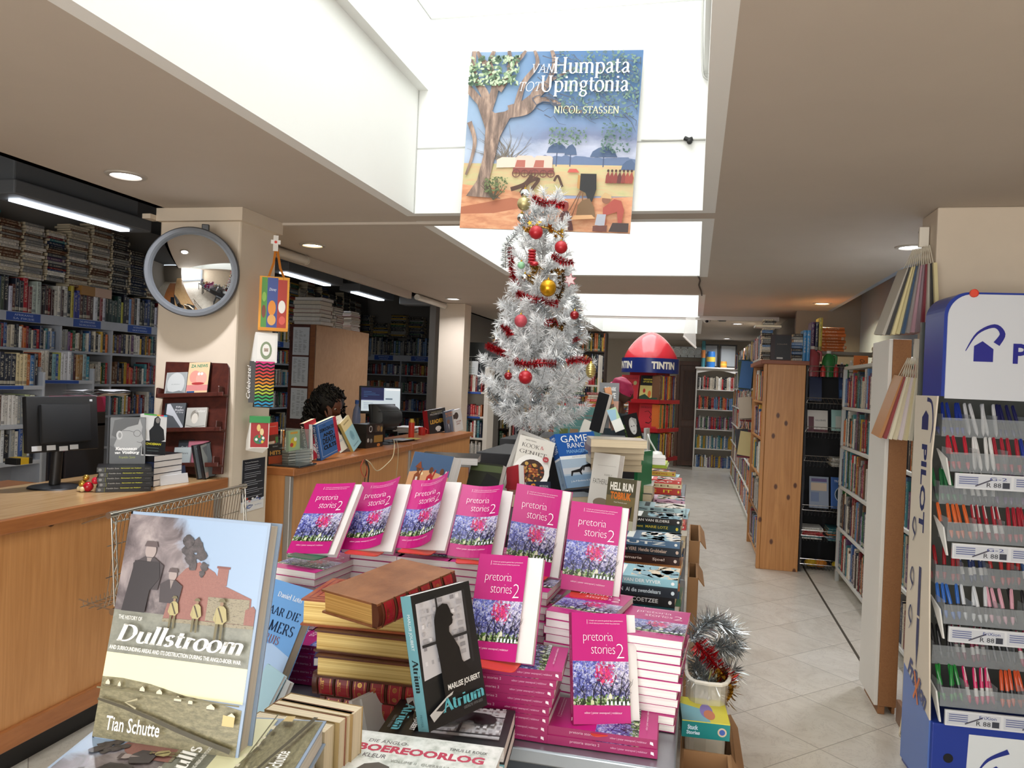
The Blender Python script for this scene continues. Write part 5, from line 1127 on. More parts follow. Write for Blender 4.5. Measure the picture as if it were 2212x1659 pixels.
def head_mesh(skin, lip, s=1.0):
 """face towards -y, centre of skull at the origin, 0.23 m from chin to crown"""
 mb = MB(); n, h = 32,24; vs = []; fs = []
 for i in range(h+1):
  t = PI*i/h; z = math.cos(t)
  for k in range(n):
   a = 2*PI*k/n; x = math.sin(t)*math.sin(a); y = -math.sin(t)*math.cos(a)
   w = .076*(1-.26*max(0,-z)**1.3); X = x*w; Y = y*.094; Z = z*.117
   if y < 0:
    f = -y; Y *= 1-.10*max(0,-z); g = lambda cx, cz, sx, sz: math.exp(-((x-cx)/sx)**2-((z-cz)/sz)**2)
    Y -= f*(.024*g(0,-.25,.13,.16)+.010*g(0,-.02,.1,.25)+.010*g(0,-.52,.26,.08)+.008*g(0,-.84,.28,.14)+.006*(g(.4,.16,.25,.07)+g(-.4,.16,.25,.07))-.012*(g(.4,.0,.17,.1)+g(-.4,.0,.17,.1))+.005*(g(.5,-.3,.2,.2)+g(-.5,-.3,.2,.2)))
   vs.append((X*s, Y*s, Z*s))
 for i in range(h):
  for k in range(n): fs.append((i*n+k, (i+1)*n+k, (i+1)*n+(k+1) % n, i*n+(k+1) % n))
 mb.add(vs, fs, skin)
 for sx in (-1,1):
  mb.ball((sx*.077*s, .006*s, -.008*s),.03*s, skin, 12,(.3,.6,1)); mb.ball((sx*.03*s, -.077*s, .002*s),.0115*s, mt('#b8aca0', .2),12); mb.ball((sx*.03*s, -.0885*s, .001*s),.0055*s, mt('#1a100c', .15),10)
 mb.ball((0,-.094*s, -.062*s),.022*s, lip, 14,(1,.35,.3))
 return mb.mesh('head', 80)
def rmat(**k): M = Matrix.Identity(4); return M
SK1 = mt('#6b3f2c', .5, name='skin'); SK2 = mt('#4f2f22', .5); NAVY = mt('#161a2a', .75, var=.15, vscale=20)
def hand_fingers(base, fwd, side, L=.075, curl=.5, r=.0085):
 """five bent fingers from the palm"""
 base, fwd, side = Vector(base), Vector(fwd).normalized(), Vector(side).normalized(); nrm = fwd.cross(side).normalized(); out = []
 for i, (o, k) in enumerate(((-.028,.9),(-.009,1.05),(.01,1.0),(.028,.8))):
  p = base+side*o; pts = [p-fwd*.025, p]; d = fwd.copy()
  for j in range(3):
   d = (d+nrm*curl*.55*(j+.4)/1.5).normalized(); pts.append(pts[-1]+d*L*k*(.42,.32,.26)[j])
  out.append([(*q, r*(1,1,.95,.85,.7)[m]) for m, q in enumerate(pts)])
 p = base-fwd*.045-side*.03; out.append([(*p, r*1.15),(*(p-side*.03+fwd*.02), r*1.05),(*(p-side*.04+fwd*.05+nrm*.01), r*.95),(*(p-side*.035+fwd*.072+nrm*.018), r*.75)])
 return out
def person(name, label, loc, yaw, body, edges, fingers, headM, skin, lip, clothes, hair):
 t = empty(name); tag(t, label, 'person'); parts = [(skin_mesh('b', body, edges, skin), Matrix.Identity(4)),(head_mesh(skin, lip), headM)]
 for f in fingers: parts.append((skin_mesh('f', f, [(i, i+1) for i in range(len(f)-1)], skin, sub=1), Matrix.Identity(4)))
 o = link(join_meshes('body', parts), 'body', t)
 for nm, V, E, m in clothes: link(skin_mesh(nm, V, E, m), nm, t)
 hair(t, headM); place(t, Matrix.Translation(Vector(loc)) @ Matrix.Rotation(math.radians(yaw),4, 'Z')); return t
# seated woman: origin on the floor under the seat, facing -y in her own frame
hp = aty(702,876,6.1); HZ = hp.z
def woman():
 hz = HZ; nk = hz-.15; sh = hz-.26
 Hm = Matrix.Translation((0,-.1, hz)) @ Matrix.Rotation(math.radians(16),4, 'X') @ Matrix.Rotation(math.radians(8),4, 'Z')
 el = (-.2,-.36,.79); wr = (-.105,-.25, hz-.15); pl = (-.1,-.225, hz-.085)
 V = [(0,.02,.56,(.16,.12)),(0,.01,.72,(.13,.1)),(0,-.0, sh-.1,(.14,.1)),(0,-.02, sh+.02,(.09,.07)),(0,-.06, nk+.02,.052),(0,-.085, hz-.05,.05),
         (-.17,-.02, sh-.02,.06),(-.25,-.16, sh-.16,.046),(*el, .038),(-.13,-.29, hz-.28,.034),(*wr, .026),(*pl, (.034,.018)),
         (.17,-.02, sh-.02,.06),(.24,-.14, sh-.2,.046),(.2,-.3,.79,.038),(.08,-.42,.775,.03),(.0,-.45,.775,(.036,.018)),
         (-.1,-.02,.52,.1),(-.12,-.4,.5,.075),(-.12,-.42,.1,.05),(-.12,-.52,.05,.04),(.1,-.02,.52,.1),(.12,-.4,.5,.075),(.12,-.42,.1,.05),(.12,-.52,.05,.04)]
 E = [(0,1),(1,2),(2,3),(3,4),(4,5),(3,6),(6,7),(7,8),(8,9),(9,10),(10,11),(3,12),(12,13),(13,14),(14,15),(15,16),(0,17),(17,18),(18,19),(19,20),(0,21),(21,22),(22,23),(23,24)]
 fg = hand_fingers((-.1,-.22, hz-.055),(.05,.12,.9),(.8,.5,0),.07,.6)+hand_fingers((-.03,-.46,.776),(-1,-.1,0),(0,-1,.0),.07,.4)
 shirt = [(0,.02,.58,(.185,.145)),(0,.01,.74,(.155,.125)),(0,0, sh-.1,(.165,.125)),(0,-.02, sh+.02,(.115,.09)),(0,-.05, nk-.02,.07),(-.17,-.02, sh-.02,.08),(-.235,-.13, sh-.13,.066),(-.235,-.26,.86,.056),(.17,-.02, sh-.02,.08),(.23,-.11, sh-.15,.066),(.22,-.2,.88,.056)]
 SE = [(0,1),(1,2),(2,3),(3,4),(3,5),(5,6),(6,7),(3,8),(8,9),(9,10)]
 trou = [(0,.02,.54,(.18,.14)),(-.1,-.04,.53,.12),(-.12,-.4,.51,.095),(-.12,-.42,.14,.07),(.1,-.04,.53,.12),(.12,-.4,.51,.095),(.12,-.42,.14,.07)]
 def hair(t, M):
  mb = MB(); r = random.Random(6); hm = mt('#0e0b0b', .6)
  mb.T = M
  mb.ball((0,.06,.02),.14, hm, 20,(1.0,1.0,1.0)); mb.ball((0,.1,-.1),.14, hm, 20,(1.05,.85,1.2))
  for i in range(620):
   a = r.uniform(0,2*PI); zc = r.uniform(-.26,.16); R = .145 if zc > -.02 else .175-.1*max(0,-zc-.16)
   x = R*math.cos(a); y = .05+R*1.0*math.sin(a)
   if zc < .09 and y < .0 : continue
   if zc > .09: R *= .9
   s = math.sqrt(max(.05,1-max(0, zc/.16)**2)); c = Vector((x*s, .05+(y-.05)*s, zc)); p = []; q = r.uniform(.012,.024); ph = r.uniform(0,6)
   for k in range(7): p.append(c+Vector((q*math.cos(ph+k*1.1), q*math.sin(ph+k*1.1),-.011*k+.02)))
   mb.tube(p, .006, hm, 5)
  mb.build('hair', t, 60)
 person('person', 'woman with big curly black hair in a navy shirt resting her cheek on her hand', (hp.x, 6.1,0),62, V, E, fg, Hm, SK1, mt('#7a3f38', .4), [('shirt', shirt, SE, NAVY),('trousers', trou, [(0,1),(1,2),(2,3),(0,4),(4,5),(5,6)], mt('#20222a', .8))], hair)
 t = empty('office_chair', (hp.x, 6.12,0)); tag(t, 'dark chair under the seated woman behind the second counter', 'chair')
 mb = MB(); mb.box((-.22,-.22,.39),(.22,.22,.44), mt('#26272b', .7)); mb.build('seat', t, bevel=.02)
 mb = MB(); mb.cyl((0,0,.08),(0,0,.39),.025, mt('#3a3b3f', .4,.6)); mb.build('post', t)
 mb = MB(); [mb.tube([(0,0,.09),(.26*math.cos(a),.26*math.sin(a),.03)], .02, mt('#26272b', .5),8) for a in [2*PI*i/5 for i in range(5)]]; mb.build('base', t)
woman()
hq = aty(1334,846,7.2)
def shopper():
 hz = hq.z; sh = hz-.25
 Hm = Matrix.Translation((0,-.05, hz)) @ Matrix.Rotation(math.radians(14),4, 'X')
 V = [(0,.02,.92,(.15,.11)),(0,.02,1.08,(.12,.09)),(0,.01, sh-.08,(.14,.1)),(0,.0, sh+.03,(.08,.06)),(0,-.01, hz-.12,.05),(0,-.03, hz-.05,.05),
         (-.17,0, sh-.01,.055),(-.22,-.02, sh-.28,.042),(-.2,-.16, sh-.46,.034),(-.16,-.3, sh-.4,.026),(-.14,-.36, sh-.38,(.034,.018)),(.17,0, sh-.01,.055),(.22,-.02, sh-.28,.042),(.2,-.16, sh-.46,.034),(.16,-.3, sh-.4,.026),(.14,-.36, sh-.38,(.034,.018)),
         (-.09,.02,.84,.09),(-.1,.0,.48,.062),(-.1,.03,.09,.042),(-.1,-.1,.035,.035),(.09,.02,.84,.09),(.1,.0,.48,.062),(.1,.03,.09,.042),(.1,-.1,.035,.035)]
 E = [(0,1),(1,2),(2,3),(3,4),(4,5),(3,6),(6,7),(7,8),(8,9),(9,10),(3,11),(11,12),(12,13),(13,14),(14,15),(0,16),(16,17),(17,18),(18,19),(0,20),(20,21),(21,22),(22,23)]
 fg = hand_fingers((-.13,-.4, sh-.375),(.2,-1,.1),(1,.2,0),.07,.6)+hand_fingers((.13,-.4, sh-.375),(-.2,-1,.1),(-1,.2,0),.07,-.6)
 top = [(0,.02,.9,(.175,.135)),(0,.02,1.08,(.145,.115)),(0,.01, sh-.08,(.165,.125)),(0,0, sh+.02,(.11,.085)),(-.17,0, sh-.01,.075),(-.22,-.02, sh-.28,.06),(-.2,-.14, sh-.44,.048),(.17,0, sh-.01,.075),(.22,-.02, sh-.28,.06),(.2,-.14, sh-.44,.048)]
 skirt = [(0,.02,.94,(.17,.13)),(0,.02,.6,(.2,.17)),(0,.02,.25,(.23,.2))]
 def wrap(t, M):
  mb = MB(); mb.T = M; c = mt('#c2285e', .6, var=.2, vscale=30); vs = []; fs = []; n, h = 28,14
  for i in range(h+1):
   for k in range(n):
    a = 2*PI*k/n; tt = PI*.62*i/h; b = 1+.03*math.sin(9*tt+1.5*math.cos(a))
    vs.append((.092*b*math.sin(tt)*math.sin(a),.012-.112*b*math.sin(tt)*math.cos(a),.03+.1*b*math.cos(tt)+.035*math.sin(tt)*-math.cos(a)*-1*(-.6)))
  for i in range(h):
   for k in range(n): fs.append((i*n+k, (i+1)*n+k, (i+1)*n+(k+1) % n, i*n+(k+1) % n))
  mb.add(vs, fs, c); mb.build('head_wrap', t, 80); mb = MB(); mb.T = M; mb.ball((0,.115,.02),.05, mt('#d65a86', .6, var=.15, vscale=30),14,(1.2,.7,.9)); mb.build('wrap_knot', t, 80)
 person('person', 'woman in a bright pink head wrap in profile behind the book table', (hq.x, 7.2,0),78, V, E, fg, Hm, SK2, mt('#5a2c2a', .4), [('top', top, [(0,1),(1,2),(2,3),(3,4),(4,5),(5,6),(3,7),(7,8),(8,9)], mt('#2b3a44', .8)),('skirt', skirt, [(0,1),(1,2)], mt('#3a2f3a', .8))], wrap)
shopper()

# === display tables
ZT = .85
TMET = mt('#9aa1a8', .32,.75, var=.08); TDK = mt('#3a4148', .4,.4)
def table(label, x0, x1, y0, y1):
 c = Vector(((x0+x1)/2,(y0+y1)/2,0)); t = empty('display_table', c); tag(t, label, 'table', 'display tables'); f = lambda *p: Vector(p)-c
 mb = MB(); mb.box(f(x0, y0, ZT-.03), f(x1, y1, ZT-.0005), TMET); mb.build('tabletop', t, bevel=.004, seg=3)
 mb = MB(); mb.box(f(x0+.02, y0+.02, ZT-.13), f(x1-.02, y1-.02, ZT-.03), TDK); mb.build('apron', t)
 for x in (x0+.05, x1-.05):
  for y in (y0+.05, y1-.05): mb = MB(); mb.box(f(x-.025, y-.025,0), f(x+.025, y+.025, ZT-.13), TDK); mb.build('leg', t, bevel=.004)
table('grey metal display table under the pink book stacks', -1.08,-.004,1.43,2.86)
table('grey display table carrying the white tree and the novels', -1.2,-.006,2.865,4.3)
table('grey display table farthest along the aisle under the magazines', -1.3,-.03,4.305,5.7)
table('front display table under the old town history and war books', -.86,-.335,.5,1.425)

# === pink paperbacks
def jacaranda(blue=False):
 m, nt, b = newmat('jacaranda_painting'); uv = nd(nt, 'TexCoord').outputs['UV']; sp = nd(nt, 'SeparateXYZ', {0: uv}); u, v = sp.outputs[0], sp.outputs[1]
 q = nd(nt, 'Mapping', {'Vector': uv, 'Scale': (1,1.5,1)}).outputs[0]
 nz = noise(nt, q, 14,3,.6); q2 = nd(nt, 'VectorMath', {0: q, 1: nd(nt, 'VectorMath', {0: nz.outputs[1], 'Scale': .09}, operation='SCALE').outputs[0]}, operation='ADD').outputs[0]
 vo = nd(nt, 'TexVoronoi', {'Vector': q2, 'Scale': 34.0}); dab = nd(nt, 'SeparateColor', {0: vo.outputs['Color']}).outputs[0]
 x = mth(nt, 'ADD', u, mth(nt, 'MULTIPLY', mth(nt, 'SUBTRACT', dab, .5),.55))
 left = ramp(nt, dab, [(0, '#3a3fa8'),(.35, '#6f78d0'),(.65, '#9aa4e2'),(.9, '#c9cff0')]); right = ramp(nt, dab, [(0, '#8f8ac4'),(.4, '#c9c4e4'),(.7, '#e9e6f4'),(.95, '#a8a0cc')])
 c = mixc(nt, ramp(nt, x, [(.35,0),(.75,1)]), left, right)
 c = mixc(nt, ramp(nt, mth(nt, 'ADD', v, mth(nt, 'MULTIPLY', mth(nt, 'SUBTRACT', dab, .5),.2)), [(.2,1),(.42,0)]), c, ramp(nt, dab, [(0, '#20223f'),(.5, '#3b3f96'),(.8, '#6c70b8')]))
 dx = mth(nt, 'DIVIDE', mth(nt, 'SUBTRACT', u, .6),.2); dy = mth(nt, 'DIVIDE', mth(nt, 'SUBTRACT', v, .45),.105); rr = mth(nt, 'ADD', mth(nt, 'MULTIPLY', dx, dx), mth(nt, 'MULTIPLY', dy, dy))
 pk = mth(nt, 'LESS_THAN', mth(nt, 'ADD', rr, mth(nt, 'MULTIPLY', dab, 1.3)),1.35); c = mixc(nt, pk, c, ramp(nt, nd(nt, 'SeparateColor', {0: vo.outputs['Color']}).outputs[1], [(0, '#c21c74'),(.4, '#e23a7e'),(.6, '#e84a5e'),(.85, '#b05ab8')]))
 lo = mth(nt, 'LESS_THAN', mth(nt, 'ADD', v, mth(nt, 'MULTIPLY', dab, .05)),.26); c = mixc(nt, lo, c, ramp(nt, nd(nt, 'SeparateColor', {0: vo.outputs['Color']}).outputs[2], [(0, '#12160f'),(.4, '#2f4a22'),(.65, '#6f9a3f'),(.85, '#d8dcc8')]))
 n2 = noise(nt, q2, 9,5,.7,1.5); br = ramp(nt, mth(nt, 'ABSOLUTE', mth(nt, 'SUBTRACT', n2.outputs[0], .5)), [(.012,1),(.03,0)]); c = mixc(nt, mth(nt, 'MULTIPLY', br, .75), c, '#1c1a26')
 nt.links.new(c, b.inputs['Base Color']); b.inputs['Roughness'].default_value = .35; return m
JAC = jacaranda(); MAG = '#bb1a79'; MAGS = '#96195a'
def pret_front(a, two=True, base=MAG):
 n = 10
 a.frect(0,.165,1,.555, JAC, n, 1); r = random.Random(3)
 for u, h, s in ((.2,.2,-.1),(.36,.24,.08),(.5,.3,-.05),(.66,.26,.1),(.8,.28,.12),(.9,.2,.1)):
  p = [(u+s*t*t+.015*math.sin(9*t+u*20),.17+h*t) for t in [i/6 for i in range(7)]]; a.fstroke(p, .022, '#131218', (1,.35))
  for k in (2,3,4): a.fstroke([p[k], (p[k][0]+r.choice((-1,1))*r.uniform(.06,.12), p[k][1]+r.uniform(.03,.09)),(p[k][0]+r.choice((-1,1))*r.uniform(.1,.2), p[k][1]+r.uniform(.06,.14))], .01, '#191722', (1,.3))
 for i in range(6): u = .58+.07*i; a.fpoly([(u, .168),(u+.04,.168),(u+.035,.205),(u+.005,.2)], '#dfeaf0')
 a.fpoly([(.62,.22),(.68,.22),(.68,.25),(.65,.275),(.62,.25)], '#d9dcc0'); a.fpoly([(.3,.17),(.36,.17),(.36,.2),(.33,.215),(.3,.2)], '#c9d0a8')
 a.ftext("'n boek oor pretoria geskryf deur pretorianers", .3,.918,.62,.017, mat='#f2d6e6'); a.ftext('a book about pretoria written by pretorians', .3,.893,.56,.017, mat='#f2d6e6'); a.frect(.265,.893,.272,.935, '#f2d6e6')
 a.ftext('pretoria', .19,.712,.54,.105, mat='#fbf2f7', bold=-.02, space=.9); a.ftext('stories', .33,.622,.43,.085, mat='#fbf2f7', bold=-.02, space=.9)
 if two: a.ftext('2', .785,.582,.13,.135, mat='#fbf2f7', bold=-.022)
 a.ftext('editor | pieter swanepoel | redakteur', .18,.085,.66,.024, mat='#f2d6e6')
def pret_spine(a):
 a.text('pretoria stories 2', a.w*.36, a.h*.79, wd=a.h*.27, ht=a.w*.42, mat='#e6c8da', rot=-PI/2, bold=-.008); a.text('editor | pieter swanepoel | redakteur', a.w*.36, a.h*.42, wd=a.h*.33, ht=a.w*.32, mat='#d8a8c6', rot=-PI/2); a.fpoly([(.3,.03),(.7,.035),(.75,.06),(.45,.062)], '#f0e0ea')
PW, PH, PT = .14,.21,.0158
PK0 = place(book('paperback', 'x', 'book', Matrix.Identity(4), PW, PH, PT, MAG, front=pret_front, spine=pret_spine, spine_col=MAGS), Matrix.Translation((0,0,-9)))
protos = [PK0]
def lie_front(loc, yaw): return pose(loc, yaw, 90)  # face up, tail edge towards the viewer
def stack_pink(label, n, fn, proto=PK0, top=None, group='stacked pink paperbacks', skip_top=False):
 for i in range(n):
  M = fn(i, ZT+PT*.04+(i+1)*(PT+.0013))
  dup(proto, M, f'pink paperback, {nth(i+1)} from the bottom of {label}' if not (top and i == n-1) else top, group)
 return ZT+n*(PT+.0013)+.001
rj = random.Random(12); J = lambda s=.004: rj.uniform(-s, s)
z8 = stack_pink('the two book pile at the table corner', 2, lambda i, z: lie_front((-.039+(-.002 if i else 0),1.463+.003*i, z),91.2), group='pink paperbacks at the table corner')
z7 = stack_pink('the spine out stack beside the table corner', 8, lambda i, z: lie_front((-.249+(.0,.0,.002,.001,.006,.009,.012,.022)[i], 1.458+(0,0,0,.002,.004,.006,.008,.012)[i], z),91+(i-3)*.7), group='pink paperbacks, spines out')
ze = stack_pink('the page edge stack at the table side', 11, lambda i, z: lie_front((-.15+.0012*i+J(),1.588+J(), z),-3+J(1.2)), top='pink paperback lying face up on top of the page edge stack by the aisle')
z6 = stack_pink('the stack between the two leaning pink books', 12, lambda i, z: lie_front((-.292+J(.005),1.64-.001*i+J(), z),-9+J(1.5)), group='pink paperbacks in the tall middle stack')
z5 = stack_pink('the stack behind the spine out stack', 13, lambda i, z: lie_front((-.445+J(.005),1.72+J(), z),-4+J(1.5)), group='pink paperbacks in the rear stack')
z1 = stack_pink('the far stack behind the blue novel', 13, lambda i, z: lie_front((-1.0+J(.005),1.68+J(), z),-6+J(1.5)), group='pink paperbacks in the far stack')
for k, (x, n) in enumerate(((-.85,14),(-.72,14),(-.585,14))): stack_pink(('the first hidden stack under the leaning books', 'the second hidden stack under the leaning books', 'the third hidden stack under the leaning books')[k], 14, lambda i, z: lie_front((x, 1.83+J(), z), J(1)), group='pink paperbacks under the leaning row')
zb = stack_pink('the spine out pile beside the leather books', 5, lambda i, z: lie_front((-.70+J(),1.565+J(), z),91+J(1)), group='pink paperbacks beside the leather books')
BLU = '#2c3690'
def blue_front(a): pret_front(a, False)
BK0 = place(book('paperback', 'x', 'book', Matrix.Identity(4), PW, PH, PT, BLU, front=blue_front, spine=lambda a: spine_text(a, 'pretoria stories', '#c9cdf0'), spine_col='#262f80'), Matrix.Translation((0,0,-9))); protos.append(BK0)
dup(BK0, lie_front((-.75,1.46, zb+PT+.001),22), 'blue paperback lying askew on the pink pile beside the leather books')
dup(BK0, pose((-.998+.03,1.80,.93),16,40,2), 'blue paperback leaning at the back beside the leather books')
dup(BK0, pose((-.672,1.80,.945),0,34,-2), 'blue paperback leaning behind the dark silhouette book')
# propped pink books on little stands
def prop(loc, yaw, lean, roll, label, curl, cut, standcol='#d2402e'):
 M = pose(loc, yaw, lean, roll)
 book('paperback', label, 'book', M, PW, PH, PT, MAG, front=pret_front, spine=pret_spine, spine_col=MAGS, curl=curl, cut=cut, group='propped pink paperbacks')
 c = M @ Vector((PW/2,0,0)); t = empty('book_stand'); tag(t, ('green' if standcol != '#d2402e' else 'red')+' plastic stand under the '+label.split(',')[0], 'book stand', 'plastic book stands'); m = mt(standcol, .3)
 mb = MB(); n = 10; o = [(-.045,.03)]+[(-.045+.012-.012*math.cos(PI/2*i/n),-.028-.012*math.sin(PI/2*i/n)) for i in range(n+1)]+[(.045-.012+.012*math.sin(PI/2*i/n),-.028-.012*math.cos(PI/2*i/n)) for i in range(n+1)]+[(.045,.03)]
 mb.extrude([(x, y, -.0035) for x, y in o], (0,0,.002), m); mb.build('base', t)
 s, co = math.sin(math.radians(lean)), math.cos(math.radians(lean)); e = PT+.003
 mb = MB(); mb.extrude([(-.03, e*co, 0),(.03, e*co, 0),(.02, e*co+s*.1, co*.1),(-.02, e*co+s*.1, co*.1)], (0,.002*co, -.002*s), m); mb.build('back_rest', t)
 place(t, Matrix.Translation(c) @ Matrix.Rotation(math.radians(yaw),4, 'Z'))
prop((-.980,1.740,1.094),-10.3,41,-6, 'first leaning pink book of the back row', .006,.88, '#1f6a4a')
prop((-.863,1.800,1.102),0.7,43,-2.3, 'second leaning pink book of the back row, cover curling up', .035,.84)
prop((-.734,1.836,1.11),-1.3,41.4,-2.2, 'third leaning pink book of the back row, cover strongly curled', .05,.82)
prop((-.594,1.854,1.1),13.3,37.8,6.7, 'fourth leaning pink book of the back row, above the blue book', .03,.8)
prop((-.438,1.829,1.088),-4,10,4, 'fifth leaning pink book of the back row, nearly upright', .006,.85)
prop((-.289,1.790,1.063),2.4,17.9,3.3, 'leaning pink book on the tall middle stack', .006,.88)
prop((-.426,1.475, z7+.003),-4.1,25.5,-2.3, 'leaning pink book beside the silhouette book', .008,.77)
prop((-.201,1.475, z8+.003),27.9,22.8,4.1, 'nearest leaning pink book at the table corner', .008,.83)
# === leather bound volumes with gilt edges
def leather(name, c1, c2):
 m, nt, b = newmat(name); v = mapping(nt, 'Object'); n = noise(nt, v, 18,6,.65); n2 = noise(nt, v, 220,2)
 nt.links.new(ramp(nt, n.outputs[0], [(.3, c1),(.7, c2)]), b.inputs['Base Color']); b.inputs['Roughness'].default_value = .38
 nt.links.new(nd(nt, 'Bump', {'Strength': .12, 'Height': n2.outputs[0], 'Distance': .002}).outputs[0], b.inputs['Normal']); return m
LB = leather('brown_leather', '#7a4a2c', '#a06a45'); LD = leather('dark_brown_leather', '#4a2415', '#643420'); LO = leather('tan_leather', '#8f3f1c', '#ad5a2c'); LR = mt('#a3222a', .35, var=.12, vscale=30)
GOLD = mt('#c9a255', .3,.9)
def gilt():
 m, nt, b = newmat('gilt_edge'); v = mapping(nt, 'Object', scale=(2,2,420)); n = noise(nt, v, 1,3)
 nt.links.new(ramp(nt, n.outputs[0], [(.3, '#c39a4e'),(.6, '#f0d48a')]), b.inputs['Base Color']); b.inputs['Metallic'].default_value = .5; b.inputs['Roughness'].default_value = .28; return m
GILT = gilt()
def volume(label, M, L, Wd, t, top, panels=(1,2,3,4,5), frame=False, plain=False):
 """frame: x along spine, y away from spine, z up, spine on y=0"""
 r = empty('hardcover_book'); tag(r, label, 'book', 'leather bound volumes'); k = .004
 mb = MB()
 for z0, z1 in ((0, k),(t-k, t)): mb.box((0,.006, z0),(L, Wd, z1), top)
 N = 10; prof = [(.008-.006*math.sin(PI*i/N), t*i/N) for i in range(N+1)]; mb.add([(x, y, z) for x in (0, L) for y, z in prof], [(i, N+1+i, N+2+i, i+1) for i in range(N)], LD)
 for x0, x1 in ((0,.003),(L-.003, L)): mb.add([(x, y, z) for x in (x0, x1) for y, z in [(.02,0)]+prof+[(.02, t)]], [tuple(range(N+3))[::-1] if x0 < .01 else tuple(range(N+3,2*N+6))], LD)
 for s in [i/6 for i in range(7)]:
  x = .012+(L-.024)*s; mb.tube([(x, .0075-.0068*math.sin(PI*i/N), t*i/N) for i in range(N+1)], .002, LD, 6)
 if frame:
  a = Art(mb, lambda u, v, e: (u, v, t+e), L, Wd)
  for d, c in ((.012, '#7a1a14'),(.024, '#8f2a1c')):
   for p in (((d, d),(L-d, d)),((L-d, d),(L-d, Wd-d)),((L-d, Wd-d),(d, Wd-d)),((d, Wd-d),(d, d))): a.stroke(list(p),.003, mt(c, .35))
 CV = mb.build('cover', r, 40)
 mb = MB(); fn = lambda u, v, e: (u, .0076-.0062*math.sin(PI*min(max(v/t, 0),1))-.0006-e, v); a = Art(mb, fn, L, t); rr = random.Random(len(label))
 for i in range(6):
  if not plain:
   u0, u1 = .012+(L-.024)*i/6+.004,.012+(L-.024)*(i+1)/6-.004
   a.rect(u0, t*.04, u1, t*.96, LR, 1,8)
   for q in (u0+.004, u1-.005): a.rect(q, t*.08, q+.0008, t*.92, GOLD, 1,6)
   w = ('REIS', 'SOUTH', None, 'ANNALS', None, 'VOL')[i]
   if w: a.text(w, (u0+u1)/2-.003, t*.3, wd=t*.4, ht=.0055, mat=GOLD, rot=PI/2)
   else:
    for q in (.28,.72): a.ring((u0+u1)/2, t*q, .004,.0012, GOLD, 10); a.ring((u0+u1)/2, t*q, .0018,.001, GOLD, 8)
 if mb.v: mb.build('spine_label', CV)
 mb = MB(); mb.box((.004,.009, k),(L-.004, Wd-.005, t-k), GILT); mb.build('page_block', r); place(r, M)
def vol_at(label, lpx, rpx, z, t, L, Wd, top, spine_front, dy=0, **k):
 A = atz(*lpx, z+t); B = atz(*rpx, z+t); d = (B-A); d.z = 0; yw = math.atan2(d.y, d.x); M = Matrix.Translation((A.x, A.y, z)) @ Matrix.Rotation(yw, 4, 'Z')
 if not spine_front: M = M @ Matrix.Translation((L, Wd, 0)) @ Matrix.Rotation(PI, 4, 'Z')
 volume(label, M, L, Wd, t, top, **k)
vol_at('red and brown leather volume, lowest of the leather stack', (688,1505),(905,1532), ZT+.0005,.044,.25,.17, LD, True)
vol_at('red and brown leather volume with its spine showing, second lowest of the leather stack', (673,1453),(900,1485), ZT+.045,.044,.25,.17, LD, True)
vol_at('gilt edged leather volume, third from the bottom of the leather stack', (681,1415),(880,1436), ZT+.0895,.044,.24,.17, LD, False)
vol_at('gilt edged leather volume, fourth from the bottom of the leather stack', (679,1360),(880,1382), ZT+.134,.044,.24,.17, LD, False)
vol_at('tan leather volume with red ruled lines, under the top one of the stack', (651,1293),(867,1312), ZT+.1785,.055,.25,.175, LO, False, frame=True)
L1 = Matrix.Translation((-.538,1.3, ZT+.236)) @ Matrix.Rotation(math.radians(68.9),4, 'Z') @ Matrix.Rotation(math.radians(-5.5),4, 'Y')
volume('brown leather volume with red spine panels lying askew on top of the stack', L1, .225,.155,.047, LB)
# === silhouette book and its pile
def atrium(a, full=True):
 a.frect(0,0,1,1, '#17191b'); a.frect(.03,.33,.86,.95, '#1b1c1e'); a.fpoly([(.03,.36),(.82,.4),(.84,.94),(.05,.93)], '#c4c2c6'); r = random.Random(4)
 for i in range(9):
  for j in range(7):
   if r.random() < .75: a.frect(.08+.1*j, .46+.055*i, .08+.1*j+r.uniform(.03,.09),.46+.055*i+.03, r.choice(['#a5a3a8', '#b4b2b6', '#8f8d92', '#d6d4d8']))
 for q in ((.33,.4,.36,.95),(.03,.6,.84,.622),(.81,.38,.845,.95)): a.frect(*q, '#26272a')
 a.fpoly([(.28,.2),(.27,.45),(.25,.62),(.27,.78),(.33,.86),(.44,.885),(.52,.87),(.55,.83),(.56,.8),(.6,.775),(.57,.765),(.575,.74),(.56,.715),(.5,.7),(.49,.66),(.55,.6),(.62,.52),(.64,.42),(.74,.33),(.82,.27),(.5,.2)], '#0e0f10')
 a.fpoly([(.0,.12),(.3,.2),(.42,.22),(.3,.13),(.05,.06)], '#c9c8c6'); a.fpoly([(.1,.13),(.32,.19),(.42,.2),(.34,.15),(.2,.11)], '#1a1b1c')
 a.ftext('MARLISE JOUBERT', .34,.225,.56,.055, mat='#f2f1ee', bold=.02); a.serif('Atrium', a.w*.22, a.h*.095, a.h*.13, '#5fb8c6', wd=a.w*.7, thick=.2, thin=.04); a.ftext('GEDIGTE 1970-2025', .55,.06,.33,.02, mat='#7f8486')
def atr_spine(a):
 a.frect(0,0,1,1, '#6fa9b4'); a.text('MARLISE JOUBERT', a.w*.32, a.h*.86, wd=a.h*.27, ht=a.w*.36, mat='#e9f0f1', rot=-PI/2); a.serif('Atrium', a.w*.3, a.h*.52, a.w*.8, '#15262b', wd=a.h*.24, rot=-PI/2, thick=.2); a.text('PROTEA', a.w*.35, a.h*.12, wd=a.h*.09, ht=a.w*.22, mat='#4f808a', rot=-PI/2)
